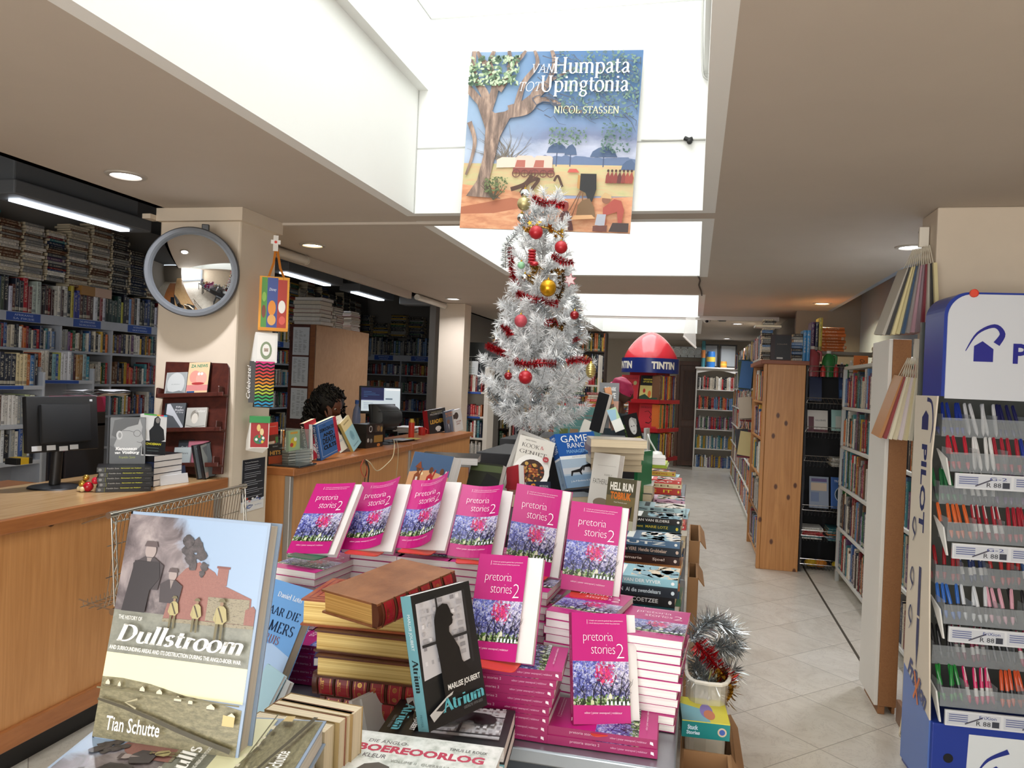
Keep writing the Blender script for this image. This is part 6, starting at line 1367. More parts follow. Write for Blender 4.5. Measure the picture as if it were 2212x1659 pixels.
AT0 = book('paperback', 'dark book with a woman silhouette at a window, standing before the leather stack', 'book', pose((-.417,1.243,.943),64.6,15,0),.152,.229,.026, '#1b1d20', front=atrium, spine=atr_spine, pages=PGW, group='silhouette books')
A1 = atz(862,1513,.915); A2 = atz(1117,1538,.915); yw = math.degrees(math.atan2(A2.y-A1.y, A2.x-A1.x))
dup(AT0, pose((A1.x, A1.y+.005,.9145), yw-90,90), 'dark silhouette book lying face up under the standing one')
Mx = pose((A1.x+.002, A1.y+.002,.8875), yw-90,90) @ Matrix.Translation((.152,0,.229)) @ Matrix.Rotation(PI, 4, 'Y')
dup(AT0, Mx, 'silhouette book with teal spine out, lowest of its flat pile')
# white booklets beside
for i, px in enumerate(((812,1578),(836,1573))):
 p = atz(*px, ZT); book('booklet', f'{nth(i+1)} white booklet standing on edge behind the war history book', 'booklet', pose((p.x-.02+.0*i, p.y-.045, ZT+.001),70,14+4*i, 0),.09,.07,.008, '#ecebe8', pages=PGW, group='white booklets')
# === war history books
def boer(a):
 m, nt, b = newmat('cloudy_cover'); n = noise(nt, mapping(nt, 'Generated', scale=(6,6,6)),2.2,6,.6); nt.links.new(ramp(nt, n.outputs[0], [(.35, '#b9c0b8'),(.5, '#dfe3de'),(.65, '#f1f3f0')]), b.inputs['Base Color']); b.inputs['Roughness'].default_value = .3
 a.frect(0,0,1,1, m); a.ftext('DIE ANGLO-', .14,.895,.27,.035, mat='#5a5058'); a.ftext('BOEREOORLOG', .1,.8,.83,.075, mat='#c0405a', bold=.04); a.ftext('IN KLEUR', .1,.735,.22,.04, mat='#6a6068'); a.ftext('TINUS LE ROUX', .68,.905,.25,.028, mat='#5a5a58')
 a.ftext('VOLUME II : GUERRILLA OORLOG', .36,.71,.55,.025, mat='#8f928c'); a.fdisc(.3,.56,.09,.09, '#9a8a7c'); a.fpoly([(.19,.6),(.41,.6),(.38,.66),(.3,.69),(.22,.66)], '#55504a'); a.fpoly([(.1,.3),(.5,.3),(.42,.5),(.3,.47),(.18,.5)], '#6a6a5c')
B0, B1 = atz(768,1580,.953), atz(1082,1620,.953); yw = math.degrees(math.atan2(B1.y-B0.y, B1.x-B0.x)); w = (B1-B0).length
dirv = Vector((math.cos(math.radians(yw)), math.sin(math.radians(yw)),0)); up_ = Vector((-dirv.y, dirv.x, 0)); hB = .3
for i in range(3):
 o = Vector((B0.x, B0.y, 0))-up_*(hB)+dirv*(-.004*(2-i)); z = ZT+.001+(i+1)*.0338
 M = pose((o.x, o.y, z), yw+(2-i)*-1.2,90)
 lab = ('war history book with a cloudy cover and red title, lowest of three', 'war history book with a cloudy cover, middle of three', 'war history book with red title and pale cloudy cover, topmost of three')[i]
 if i == 0: BO0 = book('hardcover_book', lab, 'book', M, w, hB, .028, '#dfe2de', front=boer, pages=PGW, hard=True, group='war history books')
 else: dup(BO0, M, lab)
M = pose((B0.x-.05, B0.y-.27, ZT+.001),58,0); t = empty('slipcase'); tag(t, 'white card slipcase open beside the war history books', 'slipcase'); mb = MB(); mb.box((0,0,0),(.26,.0025,.1), mt('#e3e0da', .5)); mb.box((0,.0025,0),(.26,.012,.0025), mt('#e3e0da', .5)); mb.build('side', t); place(t, M)
# === town history: pile and standing copy
def dull_mats():
 m, nt, b = newmat('smoke_cover'); uv = nd(nt, 'TexCoord').outputs['UV']; sp = nd(nt, 'SeparateXYZ', {0: uv}); u, v = sp.outputs[0], sp.outputs[1]
 q = nd(nt, 'Mapping', {'Vector': uv, 'Scale': (3,4,1)}).outputs[0]; n = noise(nt, q, 1.6,6,.6,.6)
 sm = ramp(nt, n.outputs[0], [(.3, '#4a4144'),(.5, '#7d7375'),(.68, '#a89d9c')])
 lowd = ramp(nt, mth(nt, 'ADD', v, mth(nt, 'MULTIPLY', n.outputs[0], .2)), [(.58,1),(.82,0)]); sm = mixc(nt, mth(nt, 'MULTIPLY', lowd, .75), sm, '#2c282c')
 edge = mth(nt, 'ADD', u, mth(nt, 'MULTIPLY', mth(nt, 'SUBTRACT', n.outputs[0], .5),.5)); k = ramp(nt, mth(nt, 'SUBTRACT', edge, mth(nt, 'MULTIPLY', mth(nt, 'SUBTRACT', 1, v),1.0)), [(.25,0),(.42,1)])
 nt.links.new(mixc(nt, k, sm, '#93a9c4'), b.inputs['Base Color']); b.inputs['Roughness'].default_value = .3
 def tex(name, stops, scale, rough=.35):
  m2, nt2, b2 = newmat(name); u2 = nd(nt2, 'Mapping', {'Vector': nd(nt2, 'TexCoord').outputs['UV'], 'Scale': scale}).outputs[0]; n2 = noise(nt2, u2, 2,8,.75); nt2.links.new(ramp(nt2, n2.outputs[0], stops), b2.inputs['Base Color']); b2.inputs['Roughness'].default_value = rough; return m2
 g = tex('printed_ground', [(.3, '#59553f'),(.5, '#7d775a'),(.7, '#9c9474')], (9,30,1)); gr = tex('printed_grey_ground', [(.3, '#6f7168'),(.7, '#8f9084')], (6,10,1))
 m3, nt3, b3 = newmat('printed_brick'); br = nd(nt3, 'TexBrick', {'Vector': nd(nt3, 'Mapping', {'Vector': nd(nt3, 'TexCoord').outputs['UV'], 'Scale': (1,1.4,1)}).outputs[0], 'Color1': (*lin('#8f5a52'),1), 'Color2': (*lin('#7a4a44'),1), 'Mortar': (*lin('#a88a80'),1), 'Scale': 90.0}); nt3.links.new(br.outputs[0], b3.inputs['Base Color'])
 st = tex('printed_stone', [(.4, '#6a6252'),(.5, '#948b74'),(.6, '#7a725e')], (16,50,1)); sk = tex('printed_smoke', [(.35, '#2a2628'),(.65, '#5a5254')], (12,16,1)); return m, g, gr, m3, st, sk
DSKY, DGR, DGY, DBR, DST, DSM = dull_mats()
def dull(a):
 a.clip = True
 a.frect(0,.55,1,1, DSKY); a.frect(0,.37,1,.56, DGY); a.frect(0,.22,1,.37, '#e3e0b8'); a.fpoly([(0,0),(1,0),(1,.195),(.8,.215),(.6,.225),(.35,.255),(.15,.265),(0,.262)], DGR)
 a.fpoly([(.36,.545),(.4,.72),(.47,.775),(.56,.81),(.68,.77),(.74,.72),(.96,.67),(.97,.555)], DBR); a.fpoly([(.7,.72),(.7,.79),(.775,.79),(.775,.715)], DBR); a.frect(.69,.79,.785,.8, '#7a4a44')
 a.fpoly([(.66,.555),(.66,.66),(.95,.665),(.96,.555)], DST); a.fpoly([(.93,.555),(.93,.62),(.98,.64),(1,.625),(1,.555)], DBR); a.fpoly([(.36,.545),(.5,.55),(1,.555),(1,.54),(.36,.53)], DST)
 r = random.Random(9)
 for cx, cy, s in ((.47,.86,.05),(.5,.82,.045),(.53,.88,.05),(.57,.84,.04),(.52,.79,.035),(.6,.79,.03),(.59,.76,.022),(.46,.9,.04)): a.fpoly([(cx+s*math.cos(k*PI/6)*r.uniform(.7,1.2), cy+s*.75*math.sin(k*PI/6)*r.uniform(.7,1.2)) for k in range(12)], DSM)
 for cx, cy, s in ((.2,.84,1.25),(.39,.74,.9)):  # faded officers in the smoke
  a.fdisc(cx, cy, .032*s, .03*s, '#9c8f8c'); a.fpoly([(cx-.04*s, cy+.014*s),(cx+.04*s, cy+.014*s),(cx+.03*s, cy+.034*s),(cx-.03*s, cy+.034*s)], '#55494a'); a.fpoly([(cx-.09*s, cy-.05*s),(cx-.03*s, cy-.024*s),(cx+.03*s, cy-.024*s),(cx+.09*s, cy-.05*s),(cx+.075*s, cy-.14*s),(cx-.075*s, cy-.14*s)], '#3f383b'); a.fpoly([(cx-.015*s, cy-.026*s),(cx+.015*s, cy-.026*s),(cx, cy-.07*s)], '#8a7f7c')
 a.fpoly([(.06,.56),(.1,.79),(.28,.79),(.3,.72),(.24,.66),(.23,.56)], '#2e292c')
 for cx, y0, h in ((.435,.505,.145),(.6,.5,.15),(.775,.475,.185)):  # soldiers
  w = h*.3; K = '#a59a6c'; D = '#6a6244'
  for s in (-1,1): a.fpoly([(cx+s*w*.12, y0+h*.42),(cx+s*w*.5, y0+h*.42),(cx+s*w*.5, y0),(cx+s*w*.22, y0)], D)
  a.fpoly([(cx-w*.5, y0+h*.4),(cx+w*.5, y0+h*.4),(cx+w*.62, y0+h*.76),(cx+w*.25, y0+h*.83),(cx-w*.25, y0+h*.83),(cx-w*.62, y0+h*.76)], K); a.fpoly([(cx-w*.62, y0+h*.76),(cx-w*.85, y0+h*.5),(cx-w*.55, y0+h*.42)], K); a.fpoly([(cx+w*.62, y0+h*.76),(cx+w*.9, y0+h*.5),(cx+w*.5, y0+h*.42)], K)
  a.fstroke([(cx-w*.4, y0+h*.78),(cx+w*.4, y0+h*.45)], .009, '#4a3f2c'); a.fdisc(cx, y0+h*.88, w*.22, h*.055, '#8a6f58'); a.fpoly([(cx-w*.5, y0+h*.92),(cx+w*.5, y0+h*.92),(cx+w*.25, y0+h*1.0),(cx-w*.25, y0+h*1.0)], D)
 for u, v, s in ((.05,.245,.03),(.14,.243,.02),(.3,.235,.035),(.42,.232,.04),(.55,.215,.05),(.65,.21,.03),(.78,.2,.055),(.93,.175,.05)): a.fpoly([(u, v-.012),(u+s, v-.012),(u+s, v),(u+s*.5, v+.012),(u, v)], '#d8d0b4'); a.frect(u, v-.016, u+s, v-.01, '#6a6450')
 a.fpoly([(.9,.13),(.98,.13),(.98,.17),(.9,.175)], '#c9b078'); a.fstroke([(.02,.17),(.2,.15),(.4,.12),(.6,.085),(.8,.055),(.98,.03)], .03, '#433d2a', (.5,1)); a.fstroke([(.3,.15),(.22,.17),(.3,.19)], .012, '#a8a080'); a.frect(0,.215,1,.222, '#6f6a4c')
 a.ftext('THE HISTORY OF', .07,.525,.17,.018, mat='#f4f2ec'); a.serif('Dullstroom', a.w*.075, a.h*.43, a.h*.105, '#fbfaf6', wd=a.w*.88, italic=.28, thick=.17, thin=.05); a.ftext('AND SURROUNDING AREAS AND ITS DESTRUCTION DURING THE ANGLO-BOER WAR', .04,.39,.93,.018, mat='#f0eee6', bold=.015); a.ftext('Tian Schutte', .11,.045,.38,.062, mat='#f6f4ee', bold=.01)
DU0 = book('hardcover_book', 'large standing town history with a burning brick house and soldiers on its cover', 'book', pose((-.770,.876,1.047),2.7,11.2,.4),.211,.297,.03, '#8fa2ba', front=dull, spine=None, spine_col='#4a4f55', pages=pages_mat('#d9d2c6', 'dull_pages'), hard=True, group='town history books')
R_ = atz(697,1564,1.043); R2 = atz(640,1659,1.043); yw = math.degrees(math.atan2(R_.y-R2.y, R_.x-R2.x)); dr = Vector((math.cos(math.radians(yw)), math.sin(math.radians(yw)),0))
for i in range(5):
 z = 1.0435-.0372*(4-i); o = R_-dr*.215+Vector((.003*((i*7) % 3-1),.003*((i*5) % 3-1),0)); dup(DU0, pose((o.x, o.y, z), yw+(0,1.5,-1,1,0)[i], 90), f'lying town history book, {nth(i+1)} from the bottom of the pile under the standing copy', 'town history books')
t = empty('book_stand'); tag(t, 'red plastic stand under the standing town history', 'book stand', 'plastic book stands'); mb = MB(); m = mt('#d22f2c', .3); n = 8
o = [(-.062,.04),(-.062,-.02)]+[(-.062+.015-.015*math.cos(PI/2*i/n),-.026-.012*math.sin(PI/2*i/n)) for i in range(n+1)]+[(.047+.015*math.sin(PI/2*i/n),-.026-.012*math.cos(PI/2*i/n)) for i in range(n+1)]+[(.062,.04)]
mb.extrude([(x, y, -.0033) for x, y in o], (0,0,.0022), m); mb.build('base', t); mb = MB(); mb.extrude([(-.03,.037,0),(.03,.037,0),(.02,.07,.16),(-.02,.07,.16)], (0,.002,0), m); mb.build('back_rest', t); place(t, pose((-.655,.876,1.047),2.7))
# === cream paperbacks standing in a row, blue novel, small books
TANC = '#a58a5e'
for i, (lp, rp) in enumerate((((628,1495),(784,1525)),((608,1506),(765,1536)),((592,1517),(751,1546)),((561,1535),(722,1563)))):
 A, B = atz(*lp, 1.03), atz(*rp, 1.03); d = B-A; yw = math.degrees(math.atan2(d.y, d.x)); t = (.03,.022,.024,.028)[i]; nrm = Vector((d.y, -d.x, 0)).normalized(); o = A+nrm*t; o.z = ZT+.001
 book('paperback', f'cream paged paperback standing upright, {nth(i+1)} of the row in front of the leather stack', 'book', pose(o, yw), d.length, 1.03-ZT-.002, t, (TANC, '#8a5a48', '#b29a6c', '#b8a888')[i], pages=PGC, group='cream paperbacks standing in a row')
def lotter(a):
 a.frect(0,0,1,1, '#6fa3dc'); a.fpoly([(0,.0),(1,.0),(1,.4),(.6,.46),(.3,.42),(0,.48)], '#a8c4e6'); a.fpoly([(0,0),(1,0),(1,.1),(.8,.2),(.6,.14),(.5,.22),(.3,.16),(0,.2)], '#5a4434'); a.frect(.72,.1,.8,.24, '#b8bcc0'); a.fpoly([(.4,.12),(.6,.12),(.6,.2),(.5,.26),(.4,.2)], '#a8382c')
 a.serif('Daniel', a.w*.34, a.h*.86, a.h*.065, '#f2f4f6', wd=a.w*.28); a.serif('Loter', a.w*.66, a.h*.86, a.h*.065, '#f2f4f6', wd=a.w*.2); a.serif('WAAR DIE', a.w*.2, a.h*.7, a.h*.1, '#1c2a44', wd=a.w*.72); a.serif('KAMERS', a.w*.16, a.h*.56, a.h*.13, '#1c2a44', wd=a.w*.76); a.serif('RUIS', a.w*.42, a.h*.46, a.h*.1, '#8a5a5a', wd=a.w*.3)
M, w, h = stand((484,1476),(584,1522),(552,1246), ZT+.001,26); book('paperback', 'light blue novel leaning half hidden behind the standing town history', 'book', M, w, h, .022, '#6fa3dc', front=lotter, pages=pages_mat('#d8ccb8', 'warm_pages'))
p = atz(566,1530, ZT); book('booklet', 'pale blue booklet leaning behind the town history', 'booklet', pose((p.x-.02, p.y-.05, ZT+.001),-35,30),.08,.11,.006, '#a9cdda', pages=PGW); book('booklet', 'white and grey booklet leaning beside the pale blue one', 'booklet', pose((p.x+.02, p.y-.06, ZT+.001),-30,26),.06,.095,.008, '#b8bcbc', pages=PGW)
for o in protos:
 for c in list(o.children): bpy.data.objects.remove(c)
 bpy.data.objects.remove(o)

# === hanging poster
def poster_art(a):
 a.clip = True
 m, nt, b = newmat('painted_sky'); uv = nd(nt, 'TexCoord').outputs['UV']; sp = nd(nt, 'SeparateXYZ', {0: uv}); n = noise(nt, nd(nt, 'Mapping', {'Vector': uv, 'Scale': (2.5,5,1)}).outputs[0], 1.5,6,.6,.5)
 v = mth(nt, 'ADD', sp.outputs[1], mth(nt, 'MULTIPLY', mth(nt, 'SUBTRACT', n.outputs[0], .5),.22)); c = ramp(nt, v, [(.36, '#9aa4c2'),(.44, '#bcc1d4'),(.52, '#76809f'),(.62, '#7690b6'),(.8, '#5a80aa'),(1, '#486f9c')])
 c = mixc(nt, ramp(nt, sp.outputs[0], [(.1,.45),(.5,0)]), c, '#b4cde2'); nt.links.new(c, b.inputs['Base Color']); b.inputs['Roughness'].default_value = .45
 def tx(name, stops, sc):
  m2, n2, b2 = newmat(name); q = noise(n2, nd(n2, 'Mapping', {'Vector': nd(n2, 'TexCoord').outputs['UV'], 'Scale': sc}).outputs[0], 2,7,.65,.4); n2.links.new(ramp(n2, q.outputs[0], stops), b2.inputs['Base Color']); b2.inputs['Roughness'].default_value = .45; return m2
 G1 = tx('painted_field', [(.35, '#d3ad85'),(.55, '#c9bd8c'),(.7, '#b9b883')], (3,16,1)); G2 = tx('painted_sand', [(.3, '#c07a58'),(.5, '#d99a72'),(.7, '#e3b48c')], (4,14,1)); BK = tx('painted_bark', [(.3, '#4f423c'),(.5, '#8a7468'),(.7, '#c4a894')], (14,3,1))
 a.frect(0,0,1,1, m); r = random.Random(21)
 for i in range(9): u = .48+.06*i; a.fpoly([(u-.09,.36),(u+.1,.36),(u+.06,.4+r.uniform(0,.02)),(u, .41+r.uniform(0,.02)),(u-.06,.395)], '#66789a')
 a.frect(0,.2,1,.37, G1); a.fpoly([(0,0),(1,0),(1,.2),(.6,.18),(.3,.22),(0,.25)], G2); a.fpoly([(0,.12),(.3,.18),(.5,.15),(.2,.09),(0,.08)], '#b06a4c')
 for u, v, s in ((.55,.45,.1),(.63,.44,.06),(.82,.43,.13),(.97,.36,.08)):  # distant acacias
  a.fstroke([(u, .36),(u, v)], .006, '#4a5878'); a.fpoly([(u-s*.6, v-.015),(u+s*.6, v-.015),(u+s*.45, v+.02),(u+s*.1, v+.045),(u-s*.25, v+.035),(u-s*.5, v+.015)], '#4f6384')
 for q in range(46):  # bare bush behind the trunk
  an = r.uniform(.2,2.9); L = r.uniform(.08,.22); u0, v0 = .24+r.uniform(-.03,.05),.38; p = [(u0, v0),(u0+L*.5*math.cos(an), v0+L*.55*math.sin(an)),(u0+L*math.cos(an+.25), v0+L*math.sin(an))]; a.fstroke(p, .004, '#7d7468', (1,.3))
 a.fpoly([(.2,.345),(.2,.39),(.23,.405),(.34,.405),(.33,.35)], '#e6cdbd')
 for u in (.31,.42):  # covered wagons
  a.fpoly([(u, .345),(u+.11,.345),(u+.11,.405),(u+.095,.415),(u+.015,.415),(u, .4)], '#e2c3b4'); a.fpoly([(u-.01,.32),(u+.12,.32),(u+.12,.348),(u-.01,.348)], '#8a4a42'); a.fpoly([(u+.0,.35),(u+.06,.35),(u+.06,.39),(u+.01,.39)], '#b0685a')
  for du, rr in ((.01,.022),(.06,.02),(.105,.02)): a.ring((u+du)*a.w, .315*a.h, rr*a.w, .005*a.w, '#6a3a36', 16); a.fstroke([(u+du-rr, .315),(u+du+rr, .315)], .003, '#6a3a36'); a.fstroke([(u+du, .315-rr),(u+du, .315+rr)], .003, '#6a3a36')
 a.fpoly([(.62,.325),(.69,.325),(.67,.345),(.63,.345)], '#c85a4e')
 for i in range(7): u = .84+.022*i; a.fpoly([(u, .27),(u+.02,.27),(u+.026,.3),(u+.014,.335),(u+.002,.31)], r.choice(['#8a3c34', '#5f2f2c', '#a04a3c'])); a.fdisc(u+.013,.338,.007,.008, '#4a2a28', 8)
 # big tree
 T = lambda p, w, t=(1,.4): a.fstroke(p, w, BK, t)
 a.fpoly([(.03,.18),(.09,.27),(.12,.42),(.12,.56),(.06,.7),(.0,.76),(.0,.82),(.08,.74),(.13,.68),(.17,.65),(.23,.66),(.3,.7),(.38,.76),(.37,.69),(.26,.62),(.21,.52),(.18,.36),(.16,.26),(.19,.2),(.24,.17)], BK)
 for p, w in ((((.13,.66),(.1,.76),(.03,.86),(.02,1)),.06),(((.13,.68),(.16,.8),(.12,.92),(.14,1)),.055),(((.18,.78),(.24,.88),(.23,1)),.05),(((.25,.67),(.36,.71),(.46,.8),(.5,.92),(.48,1)),.05),(((.3,.7),(.33,.82),(.4,.92),(.38,1)),.04),(((.24,.64),(.36,.66),(.42,.72),(.5,.72),(.6,.67),(.68,.66)),.04),(((.36,.66),(.4,.78),(.5,.84),(.62,.9)),.03),(((.02,.6),(.06,.5),(.05,.4),(.02,.3)),.03),(((.13,.9),(.07,.95),(.04,1)),.04),(((.23,.9),(.3,.96),(.33,1)),.035)): T(smooth2(p), w)
 for q in range(70):
  u0, v0 = r.uniform(.38,.98), r.uniform(.62,.98); p = [(u0, v0)]
  for k in range(4): p.append((min(.99, p[-1][0]+r.uniform(.01,.05)), max(.5, min(.99, p[-1][1]+r.uniform(-.045,.02)))))
  a.fstroke(p, .006, '#4d5566', (1,.3))
 Wd, Hd = a.w, a.h
 a.blobs(260,0,.8*Hd, .3*Wd, .97*Hd, .014*Wd, ['#5f7a5a', '#86a07a', '#3f5a44', '#b4c4a4'], r); a.blobs(420,.52*Wd, .62*Hd, .995*Wd, .99*Hd, .011*Wd, ['#5d7a70', '#6f8d7c', '#4a6670'], r); a.blobs(110,.5*Wd, .47*Hd, .72*Wd, .57*Hd, .009*Wd, ['#6f8a74', '#55705f'], r); a.blobs(130,.8*Wd, .43*Hd, .97*Wd, .6*Hd, .01*Wd, ['#5d7a70', '#4f6b66'], r)
 for q in range(16): an = r.uniform(.5,2.6); a.fstroke([(.2,.16),(.2+.05*math.cos(an),.16+.07*math.sin(an)),(.2+.09*math.cos(an+.2),.16+.13*math.sin(an))], .006, '#4a4632', (1,.3))
 a.blobs(90,.14*Wd, .2*Hd, .28*Wd, .29*Hd, .008*Wd, ['#55663f', '#6f7d50'], r)
 for p, w in ((((.3,.22),(.38,.25),(.42,.3)),.025),(((.36,.2),(.4,.26),(.46,.28),(.42,.22)),.02),(((.55,.27),(.57,.3),(.6,.24)),.014)): a.fstroke(smooth2(p), w, '#4f3428')
 # camera under its cloth, sitters
 for q in (((.705,.22),(.65,.11)),((.71,.22),(.66,.06)),((.72,.21),(.72,.08))): a.fstroke(list(q),.006, '#7a5034')
 a.fpoly([(.685,.235),(.685,.31),(.71,.3),(.71,.225)], '#b98a4e'); a.fpoly([(.7,.225),(.7,.315),(.79,.315),(.795,.23),(.775,.16),(.75,.175),(.735,.21)], '#1d1c1e')
 a.fpoly([(.69,.08),(.8,.08),(.79,.13),(.76,.18),(.72,.17),(.695,.14)], '#7a5c3c'); a.fpoly([(.66,.06),(.8,.07),(.78,.09),(.68,.085)], '#d8a878')
 a.fpoly([(.84,.13),(.9,.18),(.94,.17),(.96,.12),(.95,.05),(.93,.05),(.92,.11),(.86,.09),(.86,.04),(.845,.04)], '#a8483c'); a.fdisc(.855,.175,.024,.022, '#8a5a44'); a.fpoly([(.82,.185),(.885,.18),(.88,.2),(.845,.215)], '#c9a878')
 a.fpoly([(.58,.0),(.6,.09),(.625,.12),(.65,.1),(.675,.03),(.68,0)], '#5a3432'); a.fdisc(.625,.135,.02,.03, '#8a3a34'); a.fpoly([(.615,.0),(.62,.08),(.64,.08),(.65,0)], '#d8c8b8'); a.fpoly([(.8,.035),(.81,.095),(.86,.095),(.855,.03)], '#a9adb8'); a.fpoly([(.79,.0),(.79,.03),(.87,.035),(.87,0)], '#6a3a30'); a.fpoly([(.88,0),(.9,.05),(.99,.05),(.99,0)], '#3c2c2a')
 a.serif('VAN', Wd*.37, Hd*.868, Hd*.07, '#e9edf0', wd=Wd*.13, italic=.25, thick=.07); a.serif('Humpata', Wd*.5, Hd*.865, Hd*.125, '#f6f7f4', wd=Wd*.43, thick=.115, thin=.035)
 a.serif('TOT', Wd*.3, Hd*.768, Hd*.07, '#e9edf0', wd=Wd*.13, italic=.25, thick=.07); a.serif('Upingtonia', Wd*.43, Hd*.765, Hd*.125, '#f6f7f4', wd=Wd*.5, thick=.115, thin=.035); a.serif('NICOL STASSEN', Wd*.52, Hd*.645, Hd*.055, '#efe8b8', wd=Wd*.37, thick=.11)
def smooth2(p): return [tuple(q)[:2] for q in smooth_path([(u, v, 0) for u, v in p], 5)]
PWd, PHt = .855,.88
MP = pose((-1.187,3.69,2.312),1.7,-.9,1.9)
t = empty('poster'); tag(t, 'large square hanging poster of a bush camp under a big tree with white title', 'poster')
mb = MB(); mb.box((0,0,0),(PWd, .012, PHt), mt('#e6e4e0', .5)); a = Art(mb, lambda u, v, e: (u, -e, v), PWd, PHt); poster_art(a); mb.build('board', t); place(t, MP)
for u, px, lab in ((.02,1008, 'thin cord holding the poster at its tree side'),(.99,1424, 'thin cord holding the poster at its title side')):
 p = MP @ Vector((u*PWd, .004, PHt)); q = aty(px, 0,3.7); q.z = min(q.z, 4.35); mb = MB(); q2 = p+(q-p)*2.2; mb.tube([p, p+(q-p)*.5, q, q2], .0018, mt('#cfcfca', .6),5); tag(mb.build('cord'), lab, 'cord')
# cable with a small fitting on the skylight wall
mb = MB(); p0, p1, p2 = aty(1385,302,3.74), aty(1440,302,3.74), aty(1524,300,3.74); mb.tube(smooth_path([p0, p1, p2]),.0045, mt('#d6d6d0', .5),6); tag(mb.build('cable', smooth=60), 'pale cable running across the skylight wall behind the poster', 'cable')
p = aty(1488,300,3.73); t = empty('cable_clip', p); tag(t, 'small black clip hanging on the skylight wall cable', 'clip'); mb = MB(); mb.tube([(-.02,0,.004),(.0,-.004,-.006),(.016,0,.0)], .011, mt('#1c1d1d', .5),8); mb.ball((.004,-.004,-.014),.014, mt('#1c1d1d', .5),10); mb.build('clip', t, 50)
mb = MB(); q = [aty(1520,-60,3.72), aty(1517,60,3.72), aty(1518,150,3.72), aty(1524,168,3.72), aty(1531,171,3.72)]; mb.tube(smooth_path(q),.006, mt('#b9b9b4', .5),6); tag(mb.build('cable', smooth=60), 'grey cable running down the skylight corner', 'cable')
q = [atz(x, y, 2.393) for x, y in ((1508,597),(1512,606),(1510,617),(1514,628),(1516,638))]; mb = MB(); mb.tube(smooth_path(q),.006, mt('#4a443c', .7),6); tag(mb.build('cable', smooth=60), 'dark crooked cable under the second skylight beam', 'cable')
# clear plastic sheet hanging under the track
p = [aty(1482,686,9.1), aty(1502,686,9.1), aty(1504,752,9.1), aty(1476,726,9.1)]; mb = MB(); mb.poly(p, mt('#e9e9e4', .2, alpha=.55)); mb.tube([p[3], p[2]], .012, mt('#e2dfd8', .3),8); tag(mb.build('plastic_sheet'), 'curled clear plastic sheet hanging from the white track', 'sheet')

# === white tinsel tree
TY = 3.4
def tpt(px, py, dy=0): return aty(px, py, TY+dy)
base = tpt(1157,938); X0, Z0 = base.x, base.z; ZTOP = tpt(1180,432).z
NEED = mt('#eef0f1', .42, spec=.4, name='white_needles'); STEMM = mt('#9a9a98', .5)
def needles(mb, path, ln, den, mat, rnd, wd=.0011, spread=1.0, fwd=.55, flat=False):
 """bristles round a path: thin blades, one mesh part"""
 vs = []; fs = []
 for i in range(len(path)-1):
  a, b = path[i], path[i+1]; d = b-a; L = d.length
  if L < 1e-6: continue
  d.normalize(); u = d.orthogonal().normalized(); w = d.cross(u)
  for k in range(max(1, int(L*den+rnd.random()))):
   p = a+(b-a)*rnd.random(); an = rnd.uniform(0,2*PI); o = (u*math.cos(an)+w*math.sin(an))*spread+d*fwd*rnd.uniform(.3,1.5); o.normalize(); l = ln*rnd.uniform(.65,1.2)
   s = o.cross(d).normalized()*wd*rnd.uniform(.8,1.4); q = len(vs); vs += [p-s, p+s, p+o*l*.6+s*.8+d*rnd.uniform(-.002,.004), p+o*l]; fs.append((q, q+1, q+2, q+3))
 mb.add(vs, fs, mat)
def halfw(z):
 """outline half width of the tree at height z, measured"""
 ys = [(425,38),(470,50),(520,62),(560,66),(600,70),(640,84),(690,98),(740,108),(790,132),(830,136),(860,128),(885,106),(905,66),(938,18)]
 k = (TY+.1)/FPX*1.03; pts = [(tpt(1165, y).z, w*k) for y, w in ys]
 for (z1, w1),(z2, w2) in zip(pts, pts[1:]):
  if z2 <= z <= z1: return w2+(w1-w2)*(z-z2)/(z1-z2)
 return pts[-1][1] if z < pts[-1][0] else pts[0][1]
